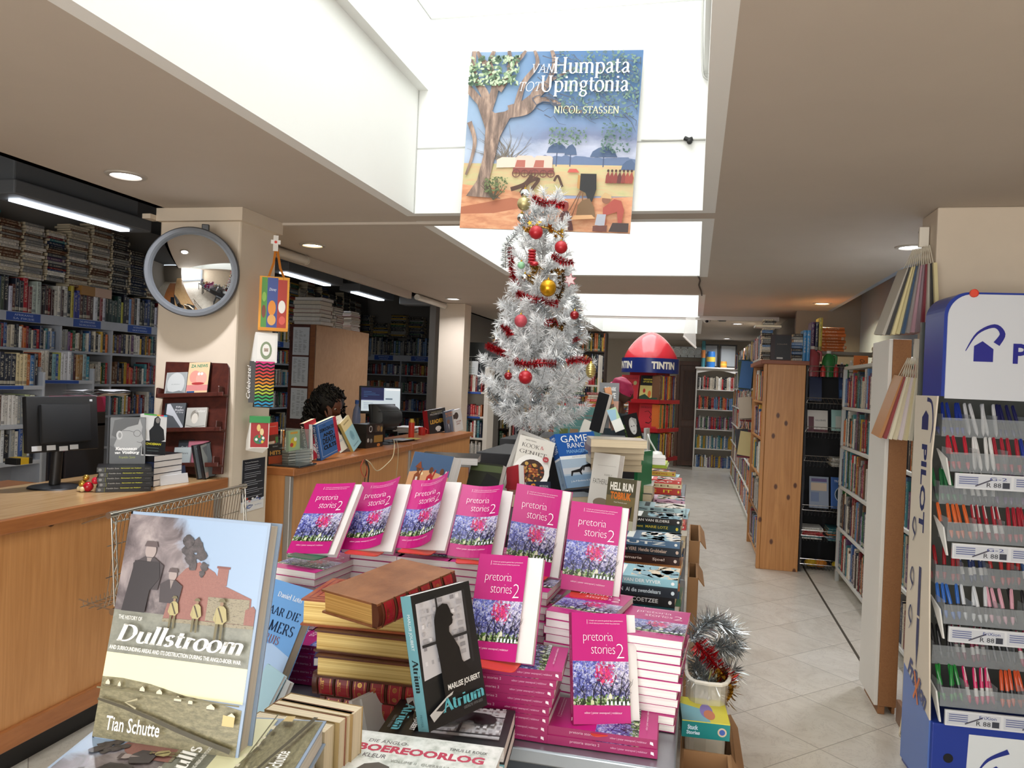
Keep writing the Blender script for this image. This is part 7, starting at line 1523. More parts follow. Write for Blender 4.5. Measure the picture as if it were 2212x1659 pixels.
def white_tree():
 t = empty('christmas_tree', (X0, TY, ZT)); tag(t, 'white tinsel Christmas tree standing among the books on the table', 'tree'); o = Vector((X0, TY, ZT)); r = random.Random(17)
 topx = tpt(1180,432).x-X0
 mb = MB(); mb.tube([(0,0,.01),(0,0, Z0-ZT),(topx*.5,0,(Z0+ZTOP)/2-ZT),(topx, 0, ZTOP-ZT-.03)], .008, STEMM, 8); needles(mb, [Vector((0,0, Z0-ZT-.06+.05*i)) for i in range(5)], .035,1500, NEED, r, fwd=.8); mb.build('trunk', t)
 for i in range(3): a = 2*PI*i/3+.4; mb = MB(); mb.tube([(.0,0,.12),(.12*math.cos(a),.12*math.sin(a),.004)], .006, STEMM, 6); mb.build('stand_leg', t)
 H = ZTOP-Z0; tiers = 12
 for i in range(tiers):
  f = i/(tiers-1); zb = Z0+H*(.0+.93*f); n = 9 if i < 4 else (8 if i < 7 else 6)
  for k in range(n):
   a = 2*PI*(k+.5*(i % 2))/n+r.uniform(-.2,.2); zt = zb+(.2-.1*f)*r.uniform(.75,1.1)*(1.0 if i else .75); R = halfw(min(zt, ZTOP))*r.uniform(.8,.98)*(1.0 if math.sin(a) < .3 else .92)
   cx = topx*(zb-Z0)/H; s = Vector((cx, 0, zb-ZT)); e = Vector((topx*(zt-Z0)/H+R*math.cos(a), R*math.sin(a)*.95, min(zt, ZTOP+.02)-ZT)); m = s.lerp(e, .55)+Vector((0,0,-.012)); P = smooth_path([s, m, e], 4)
   mb = MB(); mb.tube(P, .0022, STEMM, 4, False); needles(mb, P[2:], .036,900, NEED, r); out = Vector((math.cos(a), math.sin(a),0)); sd = Vector((-out.y, out.x, 0))
   for q in range(4 if i < 8 else 2):
    p = P[3+q % 4]; d = (out*.8+sd*(1 if q % 2 else -1)*r.uniform(.4,.9)+Vector((0,0, r.uniform(.2,.8)))).normalized(); L = r.uniform(.05,.095)*(1-.4*f); needles(mb, [p+d*L*j/3 for j in range(4)], .034,1050, NEED, r)
   needles(mb, [e-(e-m).normalized()*.03, e+(e-m).normalized()*.012], .034,1300, NEED, r, fwd=1.2); mb.build('branch', t)
 for i in range(5): x = (1128,1138,1180,1188,1196)[i]; p = tpt(x, 930,-.02)-o; q = tpt(1157+(x-1157)*1.9,885,-.05)-o; mb = MB(); mb.tube([Vector((0,0, Z0-ZT-.02)), q], .002, mt('#6d6a64', .5),5); mb.build('branch_wire', t)
white_tree()
def front(px, py, lift=.02):
 """point on the near surface of the tree under a pixel"""
 z = tpt(px, py).z; w = halfw(z); x = tpt(px, py).x-(X0+(tpt(1180,432).x-X0)*(z-Z0)/(ZTOP-Z0)); q = math.sqrt(max(0, w*w-min(x*x, w*w))); return aty(px, py, TY-q*.82-lift)
REDT = mt('#a8101c', .25,.7); SILT = mt('#c4c9cc', .18,.95); GOLT = mt('#b98f2e', .2,.9); BROT = mt('#6d4f22', .22,.9)
def garland(label, px, mat, ln=.03, den=2600, wd=.0009, lift=.0, seed=1, stars=False, name='tinsel_garland'):
 rj = random.Random(seed); P = smooth_path([front(x, y, lift)+Vector((0, rj.uniform(-.012,.004), rj.uniform(-.012,.012))) for x, y in px], 5); mb = MB(); mb.tube(P, .0025, mat, 5, False); needles(mb, P, ln, den, mat, random.Random(seed), wd, fwd=.15)
 if stars:
  r = random.Random(seed)
  for p in P[::2]:
   c = p+Vector((r.uniform(-.02,.02),-.012, r.uniform(-.02,.02))); s = r.uniform(.012,.02); ax = Matrix.Rotation(r.uniform(-1,1),3, 'Z') @ Matrix.Rotation(r.uniform(-1,1),3, 'X'); mb.poly([c+ax @ Vector((s*(1 if k % 2 else .42)*math.cos(PI*k/5),0, s*(1 if k % 2 else .42)*math.sin(PI*k/5))) for k in range(10)], mat)
 tag(mb.build(name), label, 'garland', 'tinsel on the white tree')
for i, (px, lab) in enumerate((([(1104,535),(1106,565),(1108,590),(1114,618)], 'red tinsel hanging down the upper side of the tree toward the counter'),([(1150,432),(1176,436),(1200,440),(1219,449)], 'red tinsel near the top of the tree'),([(1116,638),(1140,640),(1165,650),(1206,655)], 'red tinsel under the big gold ball'),([(1054,748),(1072,757),(1102,762)], 'red tinsel beside the small mirror ball'),
  ([(1110,775),(1135,784),(1172,783),(1200,790)], 'red tinsel across the lower middle of the tree'),([(1224,786),(1248,782),(1276,786)], 'red tinsel beside the ribbed gold ball'),([(1192,553),(1214,562),(1238,570)], 'red tinsel above the pink star'),([(1084,700),(1098,712),(1104,722)], 'short red tinsel below the glitter ball'),([(1176,702),(1190,700),(1204,692)], 'short red tinsel beside the gold star chain'),([(1241,728),(1246,742)], 'short red tinsel at the aisle side of the tree'))): garland(lab, px, REDT, .022,3600, seed=i)
for i, (px, lab) in enumerate((([(1240,640),(1248,690),(1247,735),(1228,768),(1192,792)], 'silver tinsel falling down the aisle side of the tree'),([(1056,838),(1074,868),(1102,884),(1122,860)], 'silver tinsel in the low branches toward the counter'),([(1092,575),(1094,540),(1108,512),(1136,480),(1160,455)], 'silver tinsel winding up to the top of the tree'),([(1150,845),(1168,858),(1150,870)], 'silver tinsel below the lowest red ball'),([(1160,655),(1180,680),(1200,700)], 'silver tinsel below the big gold ball'))): garland(lab, px, SILT, .03,2400, seed=20+i)
garland('bright gold tinsel loop in the middle of the tree', [(1146,572),(1164,578),(1152,595),(1146,612)], GOLT, .026,3600, seed=31)
for i, (px, lab) in enumerate((([(1134,505),(1162,488),(1196,500),(1218,512)], 'gold star chain wrapped behind the upper red ball'),([(1196,580),(1214,598),(1216,620),(1206,645)], 'gold star chain beside the big gold ball'),([(1190,690),(1206,700),(1218,706)], 'gold star chain in the lower middle of the tree'))): garland(lab, px, BROT if i else GOLT, .016,1500,.0016, seed=40+i, stars=True)
def bauble(px, py, rpx, mat, label, sc=(1,1,1), ribs=0, lift=.03):
 p = front(px, py, lift); d = (p-CAMP).dot(FWD); R = rpx*d/FPX; t = empty('bauble', p); tag(t, label, 'bauble', 'baubles on the white tree')
 mb = MB()
 if ribs: mb.lathe([(max(.0005, R*sc[0]*math.sin(PI*i/40)*(1+.06*math.cos(ribs*PI*i/20))), R*sc[2]*math.cos(PI*i/40)) for i in range(41)], mat, 24)
 else: mb.ball((0,0,0), R, mat, 24, sc)
 mb.build('ball', t, 80); mb = MB(); mb.lathe([(.0045, R*sc[2]-.001),(.0045, R*sc[2]+.006),(.001, R*sc[2]+.006)], mt('#c9a23d', .3,.9),10); mb.ring = None; mb.tube([(0,0, R*sc[2]+.006),(.003,0, R*sc[2]+.012),(0,0, R*sc[2]+.018)], .0008, mt('#c9a23d', .3,.9),5); mb.build('cap', t.children[0])
RB = mt('#b01a26', .42,.2, coat=.2); RS = mt('#8f121c', .2,.3, coat=.4); GG = mt('#c4b684', .4,.7, var=.2, vscale=200); SM = mt('#d9dcdd', .06,1); GB = mt('#d09a1c', .25,.7)
for q in ((1132,440,15, GG, 'glittery pale gold ball near the top of the tree'),(1134,418,10, SM, 'silver ball at the top of the tree behind the pale gold ball'),(1127,470,10, SM, 'small shiny silver ball near the top of the tree'),(1158,502,15, RB, 'matt red ball on the gold star chain'),(1212,534,14, RB, 'red ball at the aisle side of the upper tree'),(1126,573,8, mt('#8fc49a', .35), 'small mint green ball'),(1134,600,9, SM, 'small silver ball beside the bright gold tinsel'),
          (1125,693,14, mt('#c4505c', .5,.2, var=.2, vscale=200), 'frosted pink red glitter ball'),(1073,731,12, SM, 'mirror silver ball at the counter side of the tree'),(1098,812,9, RS, 'dark red ball half hidden in the low branches'),(1135,815,15, RB, 'large red ball low in the middle of the tree'),(1241,681,10, RS, 'shiny dark red ball at the aisle side of the tree')): bauble(*q)
bauble(1184,622,18, GB, 'big gold striped ball in the middle of the tree', (1,1,1.06),0,.045); bauble(1276,800,11, mt('#c9b878', .25,.8), 'ribbed pale gold egg ornament at the aisle side of the low branches', (1,1,1.5),10)
p = front(1231,605,.03); t = empty('star_ornament', p); tag(t, 'pink frosted star ornament hanging at the aisle side of the tree', 'ornament'); mb = MB(); R = 15*3.4/FPX; mb.extrude([(R*(1 if k % 2 == 0 else .5)*math.sin(PI*k/6+.15),0, R*(1 if k % 2 == 0 else .5)*math.cos(PI*k/6+.15)) for k in range(12)], (0,.006,0), mt('#b0505c', .4)); mb.extrude([(R*.82*(1 if k % 2 == 0 else .5)*math.sin(PI*k/6+.15),-.0005, R*.82*(1 if k % 2 == 0 else .5)*math.cos(PI*k/6+.15)) for k in range(12)], (0,.0004,0), mt('#dcc4c4', .5)); mb.build('star', t); mb = MB(); mb.tube([(0,0, R),(.0,.0, R+.05)], .0006, SILT, 4); mb.build('thread', t)
p = front(1149,556,.035); t = empty('boot_ornament', p); tag(t, 'ribbed red boot ornament in the upper middle of the tree', 'ornament'); s = 3.3/FPX; mb = MB()
for i in range(5): z = (14-6.2*i)*s; mb.lathe([(.0005, z+3*s),(8*s, z+2.4*s),(9.5*s, z),(8*s, z-2.4*s),(.0005, z-3*s)], mt('#b3202c', .2,.4, coat=.5),16,(0,0,0))
mb.ball((6*s, -.004,-14*s),8*s, mt('#b3202c', .2,.4, coat=.5),14,(1.3,.9,.7)); mb.build('boot', t, 60); mb = MB(); mb.lathe([(.0045,16*s),(.0045,19*s),(.001,19*s)], mt('#c9a23d', .3,.9),10); mb.build('cap', t)

# === books propped around the tree
t = empty('display_riser', (-.7,2.8, ZT)); tag(t, 'low dark riser on the table under the propped cookery and game books', 'riser')
mb = MB(); mb.box((-.42,-.45,0),(.44,.42,.215), mt('#25262a', .6)); mb.build('body', t, bevel=.004); ZR = ZT+.216
gP = 'books propped around the tree'
def kook(a):
 a.frect(0,0,1,1, '#dedad2'); a.serif('KOOK', a.w*.1, a.h*.79, a.h*.11, '#2a2422', wd=a.w*.5, thick=.1); a.serif('&', a.w*.62, a.h*.8, a.h*.1, '#b83a44'); a.serif('GENIET', a.w*.07, a.h*.66, a.h*.1, '#2a2422', wd=a.w*.76, thick=.1)
 a.ftext('Isabella Niehaus', .18,.92,.3,.03, mat='#6a645c'); a.fdisc(.52,.33,.5,.34, '#f0eeea'); a.fdisc(.52,.33,.36,.245, '#3a2018'); r = random.Random(2)
 for i in range(60): q = r.uniform(0,.31); an = r.uniform(0,6.3); a.fdisc(.52+q*math.cos(an),.33+q*.68*math.sin(an), r.uniform(.02,.055), r.uniform(.015,.04), r.choice(['#b5602f', '#d0893f', '#9a3f22', '#c9a04f', '#8a4a28']),9)
 a.fdisc(.83,.62,.085,.055, '#b0404a'); a.ftext('50', .79,.6,.08,.03, mat='#f0e0e0')
book('hardcover_book', 'white cookery book with a bowl of food on its cover below the tree', 'book', pose((-.718,3.03,1.131),19.4,17.4,12.3),.15,.211,.02, '#dedad2', front=kook, pages=PGW, group=gP)
def game(a):
 a.frect(0,.58,1,1, '#1a58a8'); a.fpoly([(.5,.58),(1,.6),(1,.85),(.75,.7)], '#17467f'); a.frect(0,.52,1,.58, '#e9edf0'); a.frect(0,.22,1,.52, '#a9bccf'); a.frect(0,.25,1,.36, '#c9ccd2'); a.frect(0,0,1,.22, '#7d9ab8')
 a.ftext('GAME', .12,.83,.68,.13, mat='#f4f6f8'); a.ftext('RANCH', .25,.72,.52,.095, mat='#f4f6f8'); a.ftext('MANAGEMENT', .2,.625,.68,.065, mat='#8fc0e6'); a.ftext('SIXTH EDITION', .3,.54,.42,.025, mat='#9aa4ac'); a.ftext('J du P Bothma & JG du Toit', .14,.09,.7,.04, mat='#eef2f4')
 for u, v, s in ((.3,.3,1),(.6,.38,.8)): a.fpoly([(u-.1*s, v),(u+.12*s, v+.03),(u+.22*s, v+.09),(u+.2*s, v+.02),(u+.14*s, v-.02),(u+.15*s, v-.08),(u+.12*s, v-.08),(u+.09*s, v-.03),(u-.06*s, v-.03),(u-.1*s, v-.09),(u-.13*s, v-.09)], '#1c1a1c')
def gspine(a):
 a.frect(0,.56,1,1, '#17509a'); a.frect(0,.52,1,.56, '#e9edf0'); a.frect(0,0,1,.52, '#8fa6bd')
 for s, u, f in (('GAME', .62,.3),('RANCH', .36,.26),('MANAGEMENT', .14,.18)): a.text(s, a.w*u, a.h*.95, wd=a.h*.3, ht=a.w*f, mat='#eef2f6', rot=-PI/2)
 a.text('J du P Bothma', a.w*.45, a.h*.42, wd=a.h*.2, ht=a.w*.16, mat='#33485f', rot=-PI/2); a.ftext('VS', .3,.06,.35,.05, mat='#1c4f8f')
book('paperback', 'thick blue game ranching book with running buffalo propped below the tree', 'book', pose((-.49,3.094,1.119),39,23.6,-4.2),.195,.235,.045, '#2a62a8', front=game, spine=gspine, pages=PGW, group=gP)
S = simple_art
def B(label, bl, br, tl, t, cover, art, z, lean=10, roll=0, **k): return lean_book(label, bl, br, tl, t, cover, art, lean, roll, z=z, group=gP, **k)
def cart(a):
 a.frect(0,.5,1,1, '#4a6486'); a.frect(0,0,1,.55, '#c98a5a'); a.fpoly([(0,.3),(1,.3),(1,.62),(.5,.7),(0,.62)], '#d8a478'); a.fdisc(.33,.62,.03,.03, '#f8e8b8')
 for u, c, d in ((.22, '#8a4a2c', '#e0d8d0'),(.55, '#b02c2c', '#e8e0d8'),(.82, '#dcd8d0', '#b8a890')): a.fpoly([(u-.1,.1),(u+.1,.1),(u+.09,.55),(u+.02,.66),(u-.07,.58)], c); a.fdisc(u, .7,.05,.06, '#6a4430'); a.fpoly([(u-.03,.3),(u+.04,.3),(u+.03,.55),(u-.02,.55)], d); a.fstroke([(u+.06,.55),(u+.11,.72)], .03, c)
 a.fpoly([(.13,.72),(.31,.7),(.24,.84)], '#8a4a2c')
B('comic novel with robed figures at dusk on its cover, behind the pink row', (864,1090),(948,1108),(877,975),.045, '#c9ccd0', cart, ZR, 18, pages=PGW)
B('dark olive book with a black corner panel propped behind the pink row', (1000,1078),(1068,1088),(988,997),.03, '#2a2c22', S([('COPYRIGHT', .3,.3,.4,.03, '#8a8a84')], [('r', 0,.78,1,.95, '#4f5a38'),('p', [(.3,.0),(1,0),(1,.6),(.55,.75)], '#141414')]), ZR, 20, pages=PGW)
B('red book standing ajar with white pages beside the cookery book', (1096,1080),(1122,1086),(1083,1010),.03, '#a82c34', None, ZR, 8,-16, spine=lambda a: spine_text(a, 'DIE BOEREVROU', '#e8b84a', .2,.9), pages=PGW)
B('white framed board with red and black panels leaning behind the cookery book', (1076,1058),(1140,1075),(1098,927),.02, '#d9d6d0', S([], [('r', .12,.05,.9,.95, '#b9b4aa'),('r', .2,.08,.9,.5, '#7a1a22'),('r', .2,.5,.9,.92, '#2a2422')]), ZR, 16,8, name='picture_frame')
B('navy book with an orange numeral, low in front of the cookery book', (1142,1084),(1190,1084),(1142,1040),.03, '#1c2740', S([('S', .1,.55,.22,.35, '#e08a2a', dict(bold=.04)),('MEYERSDAL', .5,.7,.4,.12, '#c8ccd4')]), ZR, 12, pages=PGW)
def lying(label, px, z, yaw, w, h, t, col, pages=PGC, name='paperback', group=gP, **k): p = atz(*px, z+t); return book(name, label, 'book', pose((p.x, p.y, z+t), yaw, 90), w, h, t*.96, col, pages=pages, group=group, **k)
lying('brown book lying flat under the cookery book', (1105,1068), ZR, 19,.16,.12,.05, '#5a4434'); lying('grey book lying flat under the blue game ranching book', (1215,1075), ZR, 40,.17,.12,.045, '#6a6a68')
lying('black book lying open topped behind the comic novel', (905,985),1.2,12,.24,.2,.03, '#1d1d1f', PGW); lying('grey book lying under the black one behind the comic novel', (903,988),1.165,10,.24,.2,.034, '#8f9294', PGW); lying('dark book lying flat behind the blue game ranching book', (1168,945),1.24,8,.2,.15,.02, '#17171a')
t = empty('display_riser', (-.42,3.62, ZT)); tag(t, 'dark riser on the table behind the game ranching book', 'riser'); mb = MB(); mb.box((-.62,.03,0),(.17,.62,.34), mt('#25262a', .6)); mb.build('body', t, bevel=.004)
t = empty('display_riser', (-.6,4.7, ZT)); tag(t, 'dark riser farther down the table behind the tree', 'riser'); mb = MB(); mb.box((-.5,-.35,0),(.24,.5,.36), mt('#25262a', .6)); mb.build('body', t, bevel=.004)
ZS = ZT+.341
def hell(a):
 a.frect(0,0,1,1, '#7a6c48'); a.frect(0,.0,1,.35, '#b8b49a'); a.frect(0,.72,1,1, '#54503c'); a.ftext('HELL RUN', .1,.8,.8,.13, mat='#f0ece0', bold=.04); a.ftext('TOBRUK', .14,.66,.72,.12, mat='#e07a2a', bold=.04); a.ftext('A Jack Pembroke novel', .28,.6,.45,.03, mat='#e8e4d8')
 a.fpoly([(.1,.52),(.9,.42),(.9,.39),(.5,.38),(.1,.48)], '#3a3a34'); a.fpoly([(.35,.48),(.75,.5),(.92,.58),(.9,.42),(.6,.34),(.4,.36)], '#2a2a26'); a.fdisc(.36,.43,.08,.06, '#1a1a18'); a.fpoly([(.6,.45),(.66,.2),(.72,.22),(.7,.44)], '#33332c')
t = empty('display_riser', (-.33,2.62, ZT)); tag(t, 'small dark riser under the wartime novel with the plane', 'riser'); mb = MB(); mb.box((.08-.0,-.1,0),(.19-.1,.3,.2), mt('#25262a', .6)); mb.box((.0,-.12,0),(.08,.3,.2), mt('#25262a', .6)); mb.build('body', t)
B('wartime novel with a fighter plane and orange title propped beside the novels', (1300,1165),(1362,1176),(1305,1030),.03, '#7a6c48', hell, ZT+.201,8, pages=PGW)
B('white book with pale grey capitals, half hidden by the blue game book', (1266,1108),(1322,1118),(1274,977),.03, '#dcd8d0', S([('FATHERLAND', .1,.5,.85,.08, '#7a7870'),('FAMILY', .5,.64,.3,.03, '#9a968c')], [('r', .2,.8,.9,.805, '#aaa69c'),('d', .5,.2,.3,.08, '#8a7a68')]), ZR-.001,10, pages=PGW)
z = ZS+.002
for i in range(5): c = ('#8a6a4a', '#b8a888', '#9a8468', '#7a5a44', '#a89a84')[i]; lying(f'cream edged paperback, {nth(i+1)} from the bottom of the pile behind the game book', (1277,1000-13*i), z, 14+(-6,4,-2,3,0)[i], .21,.15,.03, c, PGC, group='cream edged pile behind the game book'); z += .031
q = lambda y: z+.001
B('glossy black book standing on the cream edged pile', (1273,928),(1296,930),(1281,846),.03, '#15161a', None, z, 4,12)
def altel(a): a.frect(0,.62,1,1, '#b08a5a'); a.text('QUA VESTER', a.w*.3, a.h*.92, wd=a.h*.34, ht=a.w*.4, mat='#e8dcc8', rot=-PI/2); a.text('AL TEL', a.w*.3, a.h*.5, wd=a.h*.26, ht=a.w*.44, mat='#d83a2c', rot=-PI/2, bold=.02)
B('tall leaning book with brown and black spine on the cream edged pile', (1322,930),(1336,930.6),(1310,838),.036, '#8a5a3a', S([], [('r', 0,.6,1,1, '#c98a5a'),('r', 0,0,1,.6, '#5a3a2a')]), z, 4,-12, spine=altel, spine_col='#1a1512')
t = lean_book('grey book with large white capitals standing behind the leaning spines', (1292,924),(1334,926),(1289,826),.02, '#6a6e72', S([('THE DARK', .25,.82,.6,.09, '#eceeee', dict(bold=.03)),('DRIVE', .15,.66,.7,.12, '#eceeee', dict(bold=.03))], [('r', .55,.0,1,.6, '#c99a86')]),3, z=z, group=gP)
B('teal display board with three small pictures standing behind the tree', (1196,952),(1296,956),(1196,876),.012, '#5f9a98', S([('VOICES OF THE ANCIENTS', .3,.72,.6,.05, '#b8605a'),('UNTOLD STORIES', .35,.62,.5,.04, '#b8605a')], [('r', .1,.42,.7,.425, '#e0ece8')]+[('r', .12+.22*i, .18,.3+.22*i, .36, c) for i, c in enumerate(('#6a7a3a', '#a88a6a', '#8a6a3f'))]), ZT+.361,4, name='display_board')
B('white book leaning open paged beside the blue game book', (1234,984),(1256,984.5),(1258,905),.03, '#e9e6dc', None, ZS+.002,30,24, pages=PGW)
B('black novel with a woman with her hand on her head on its cover', (1362,963),(1392,963.5),(1350,898),.035, '#17171a', S([('ANTJIE KROG', .12,.14,.76,.09, '#d8cf3a', dict(bold=.03)),("'n memoir", .3,.06,.4,.04, '#7ab84a')], [('d', .5,.6,.26,.28, '#c9c9c6'),('d', .5,.56,.19,.24, '#dededc'),('p', [(.5,.9),(.85,.8),(.8,.6),(.68,.66)], '#b0b0ae'),('d', .41,.6,.04,.02, '#333333'),('d', .58,.6,.04,.02, '#333333'),('r', .45,.42,.55,.44, '#555555')]), ZT+.362,8,-14, spine=lambda a: spine_text(a, 'BINNE VERSET', '#9ac84a', .1,.7), pages=PGW)
lying('white paged hardback under the black memoir', (1338,985), ZT+.361-.0,4,.2,.16,.03, '#d9d6cf', PGW)
B('pale card with a coloured map leaning beside the black memoir', (1330,934),(1351,935),(1324,886),.003, '#dfe4e0', S([], [('r', 0,.5,1,1, '#a9c8a0'),('p', [(0,.5),(.6,.5),(.9,.9),(0,1)], '#8fb8d0')]), z, 10,-24, name='map_card')
# flat pile of dark, red and white books in front of the memoir
zz = ZT+.001; Yp = 3.28; xp = aty(1318,1010, Yp).x
for i, c in enumerate(('#d9d4c8', '#6a2a30', '#dedbd4', '#b8303f', '#e2dfd8', '#1c1c20', '#1a1a1e', '#e6e3dc')): book('hardcover_book', f'{("pale", "maroon", "white", "red", "white", "black", "black", "cream")[i]} book, {nth(i+1)} from the bottom of the flat pile below the memoir', 'book', pose((xp-.01+.004*(i % 3), Yp, zz+.034),(i % 3)*2-1,90),.19,.19,.032, c, pages=PGC, group='flat pile below the memoir'); zz += .035
p = aty(1377,1012,3.2); book('paperback', 'slim green book standing upright between the piles', 'book', pose((p.x, 3.22, ZT+.001),70),.15, aty(1377,978,3.2).z-ZT, .014, '#1f7a48', spine_col='#1f7a48', pages=PGW)
# === piles of novels along the aisle side
def novel_pile(Y, px, label, items, grp, fill=6):
 z = ZT+.001; r = random.Random(int(Y*100))
 seq = [(None, r.choice(['#7a2a2c', '#2c4a6a', '#d8c8a8', '#3a3a3e', '#c86a3a', '#4a7a5a', '#e0dcd2']), '#ffffff', .2) for _ in range(fill)]+items
 n = len(seq)
 for i, it in enumerate(seq):
  ttl, c, tc, L = it[:4]; t = .0225 if ttl is None or len(it) < 5 else it[4]; xr = aty(px+r.uniform(-6,5),1100, Y).x; w = r.uniform(.128,.14)
  def sp(a, ttl=ttl, tc=tc):
   if ttl: a.text(ttl, a.w*.3, a.h*.93, wd=a.h*.72, ht=a.w*.46, mat=tc, rot=-PI/2, bold=.015); a.fdisc(.5,.06,.22,.022, tc)
  def fr(a, c=c): rr = random.Random(c); a.blobs(40,0,0, a.w, a.h*.6,.03, [rr.choice(['#d8c8b0', '#5a4a44', '#c84a3c', '#7fa8b8', '#2a3038', '#e8e2d8']) for _ in range(3)], rr); a.frect(.1,.7,.9,.8, tc)
  lab = f'{COLN(c)} novel, {nth(i+1)} from the bottom of the {label}'
  book('paperback', lab, 'book', pose((xr, Y+r.uniform(-.006,.006), z+t),90+r.uniform(-3,3),90), w, L, t*.95, c, front=fr if i == n-1 else None, spine=sp, pages=PGC, group=grp); z += t+.001
def COLN(h):
 c = lin(h); return min(PAL, key=lambda q: sum((a-b)**2 for a, b in zip(lin(q[0]), c)))[1]
novel_pile(1.985,1467, 'novel pile right behind the pink books', [('HART VAN DUISTERNIS', '#1f4e58', '#d8c84a', .2,.021),('DIS   GERT COETZEE', '#17191d', '#e9eef0', .2,.024),('KARSTEN  Al die swendelaars', '#18222e', '#cfe0ea', .2,.024),('MARITA VAN DER VYVER', '#8fc3d2', '#f4f8fa', .2,.02)], 'novel pile behind the pink books', 5)
novel_pile(2.33,1478, 'second novel pile along the aisle', [('MARITA VAN DER VYVER  My Year', '#c08048', '#f6efe2', .21,.027),('Annemarie      Sjoe!', '#331814', '#e8d8d0', .21,.024),('Wilde VERE  Hendie Grobbelaar', '#1b2735', '#d8c0b0', .2,.025),('LUTZ', '#46688a', '#e8ece8', .2,.02)], 'second novel pile along the aisle')
novel_pile(2.7,1473, 'third novel pile along the aisle', [('SIDNEY GILROY  ROULETTE', '#26282b', '#f2f2f0', .19,.027),('Ingrid Winterbach', '#c23744', '#701620', .2,.026),('Breekpunt  MARIE LOTZ', '#1c3e48', '#e4d648', .2,.027),('DIE MAN VAN ELDERS', '#1b1b1e', '#f0f0ee', .2,.02)], 'third novel pile along the aisle')
novel_pile(3.08,1482, 'fourth novel pile along the aisle', [('DIE MAN', '#cc4a4c', '#f4dcd8', .2,.02),('LIEFDE', '#e07a70', '#fff0ea', .2,.02),('SOMER', '#a6cad8', '#2c4a5c', .2,.02),('SEE', '#b4d6e0', '#20364a', .2,.018)], 'fourth novel pile along the aisle')
novel_pile(3.42,1478, 'fifth novel pile along the aisle', [('ROOI', '#d9654f', '#fdeee6', .2,.026),('WIT ROSE', '#ecd0c4', '#c84a4a', .2,.022),('PERS', '#b04a86', '#f4dcec', .2,.02),('LILA', '#dcb6d2', '#6a3a5c', .2,.018)], 'fifth novel pile along the aisle', 5)
novel_pile(3.85,1468, 'sixth novel pile along the aisle', [('RACHEL HERRON  BODIES', '#1d1d21', '#b8b8bc', .21,.026),('DIE  IT', '#c4362c', '#f0d43a', .21,.032),('GEEL', '#ecdcb0', '#7a5a3a', .2,.02),('KAAP', '#d8504c', '#fbe9e4', .2,.018)], 'sixth novel pile along the aisle', 6)
novel_pile(4.4,1461, 'seventh novel pile along the aisle', [('LAND', '#1e2226', '#d8dcdc', .2,.024),('Tulia Naola Africa', '#a8d4dc', '#1c4a5a', .2,.03),('TING GEDIG', '#e4c04c', '#b03a2c', .22,.024)], 'seventh novel pile along the aisle', 6)
r = random.Random(5); z = ZT+.001
for i in range(17):
 c = r.choice(['#8fae3f', '#6a5a8a', '#8a4a5c', '#5a7a9a', '#9a9a94', '#3a3a44', '#7a9a6a', '#a8846a']) if i < 15 else '#b8d040'; xr = aty(1440,1000,4.95).x+r.uniform(-.006,.006); h = r.uniform(.009,.014)
 mb = MB(); mb.box((-.2,0,0),(0,.27, h), mt(c, .35)); mb.box((-.199,.001,.002),(.0005,.271, h-.002), mt('#dcd8d0', .6)); o = mb.build('magazine'); tag(o, f'{COLN(c)} magazine, {nth(i+1)} from the bottom of the magazine pile by the comic stand', 'magazine', 'magazine pile by the comic stand'); o.matrix_world = Matrix.Translation((xr, 4.95, z)) @ Matrix.Rotation(r.uniform(-.03,.03),4, 'Z'); z += h+.0006
B('tall grey album standing beside the magazines', (1395,1004),(1403,1002),(1396,925),.02, '#c9cbcc', None, ZT+.001,2, pages=PGW)
p = aty(1419,985,5.3); t = empty('reading_lamp', (p.x, 5.3, ZT)); tag(t, 'small white clip lamp with a round shade on the magazine table', 'lamp'); s = p.z-ZT
mb = MB(); mb.tube(smooth_path([(-.06,.05,.01),(-.07,.03, s+.12),(-.05,.0, s+.1),(0,0, s+.02)]),.006, mt('#dcdcda', .3),6); mb.build('arm', t, 60); mb = MB(); mb.lathe([(.001, s+.035),(.03, s+.03),(.045, s),(.048, s-.03),(.044, s-.03),(.02, s+.02)], mt('#e9e8e4', .3),20); mb.build('shade', t, 60); mb = MB(); mb.lathe([(.001,.012),(.05,.01),(.055,0)], mt('#dcdcda', .3),18,(-.06,.05,0)); mb.build('base', t)
# boxes and decorations below the table on the aisle side
def carton(label, x0, x1, y0, y1, h, open_=True):
 t = empty('cardboard_box', ((x0+x1)/2,(y0+y1)/2,0)); tag(t, label, 'box', 'cardboard boxes beside the tables'); a, b = (x1-x0)/2,(y1-y0)/2; C_ = mt('#a07850', .75, var=.1)
 mb = MB(); mb.box((-a, -b, 0),(a, b, .006), C_); [mb.box(p, q, C_) for p, q in (((-a, -b, .006),(a, -b+.005, h)),((-a, b-.005,.006),(a, b, h)),((-a, -b+.005,.006),(-a+.005, b-.005, h)),((a-.005,-b+.005,.006),(a, b-.005, h)))]; mb.build('body', t)
 mb = MB(); mb.extrude([(a, -b, h),(a, b, h),(a+.02, b-.01, h-.03),(a+.025,-b+.02, h-.035)], (.003,0,.002), C_); mb.build('flap', t)
carton('cardboard box under the teal story set by the nearest table corner', .005,.105,1.5,1.7,.77); carton('tall cardboard box holding the storage tub beside the table', .005,.13,1.8,2.18,.66); carton('cardboard box on the aisle side below the fourth novel pile', .005,.04,2.95,3.2,.84); carton('cardboard box on the aisle side below the fifth novel pile', .005,.05,3.35,3.75,.9)
zb = .665
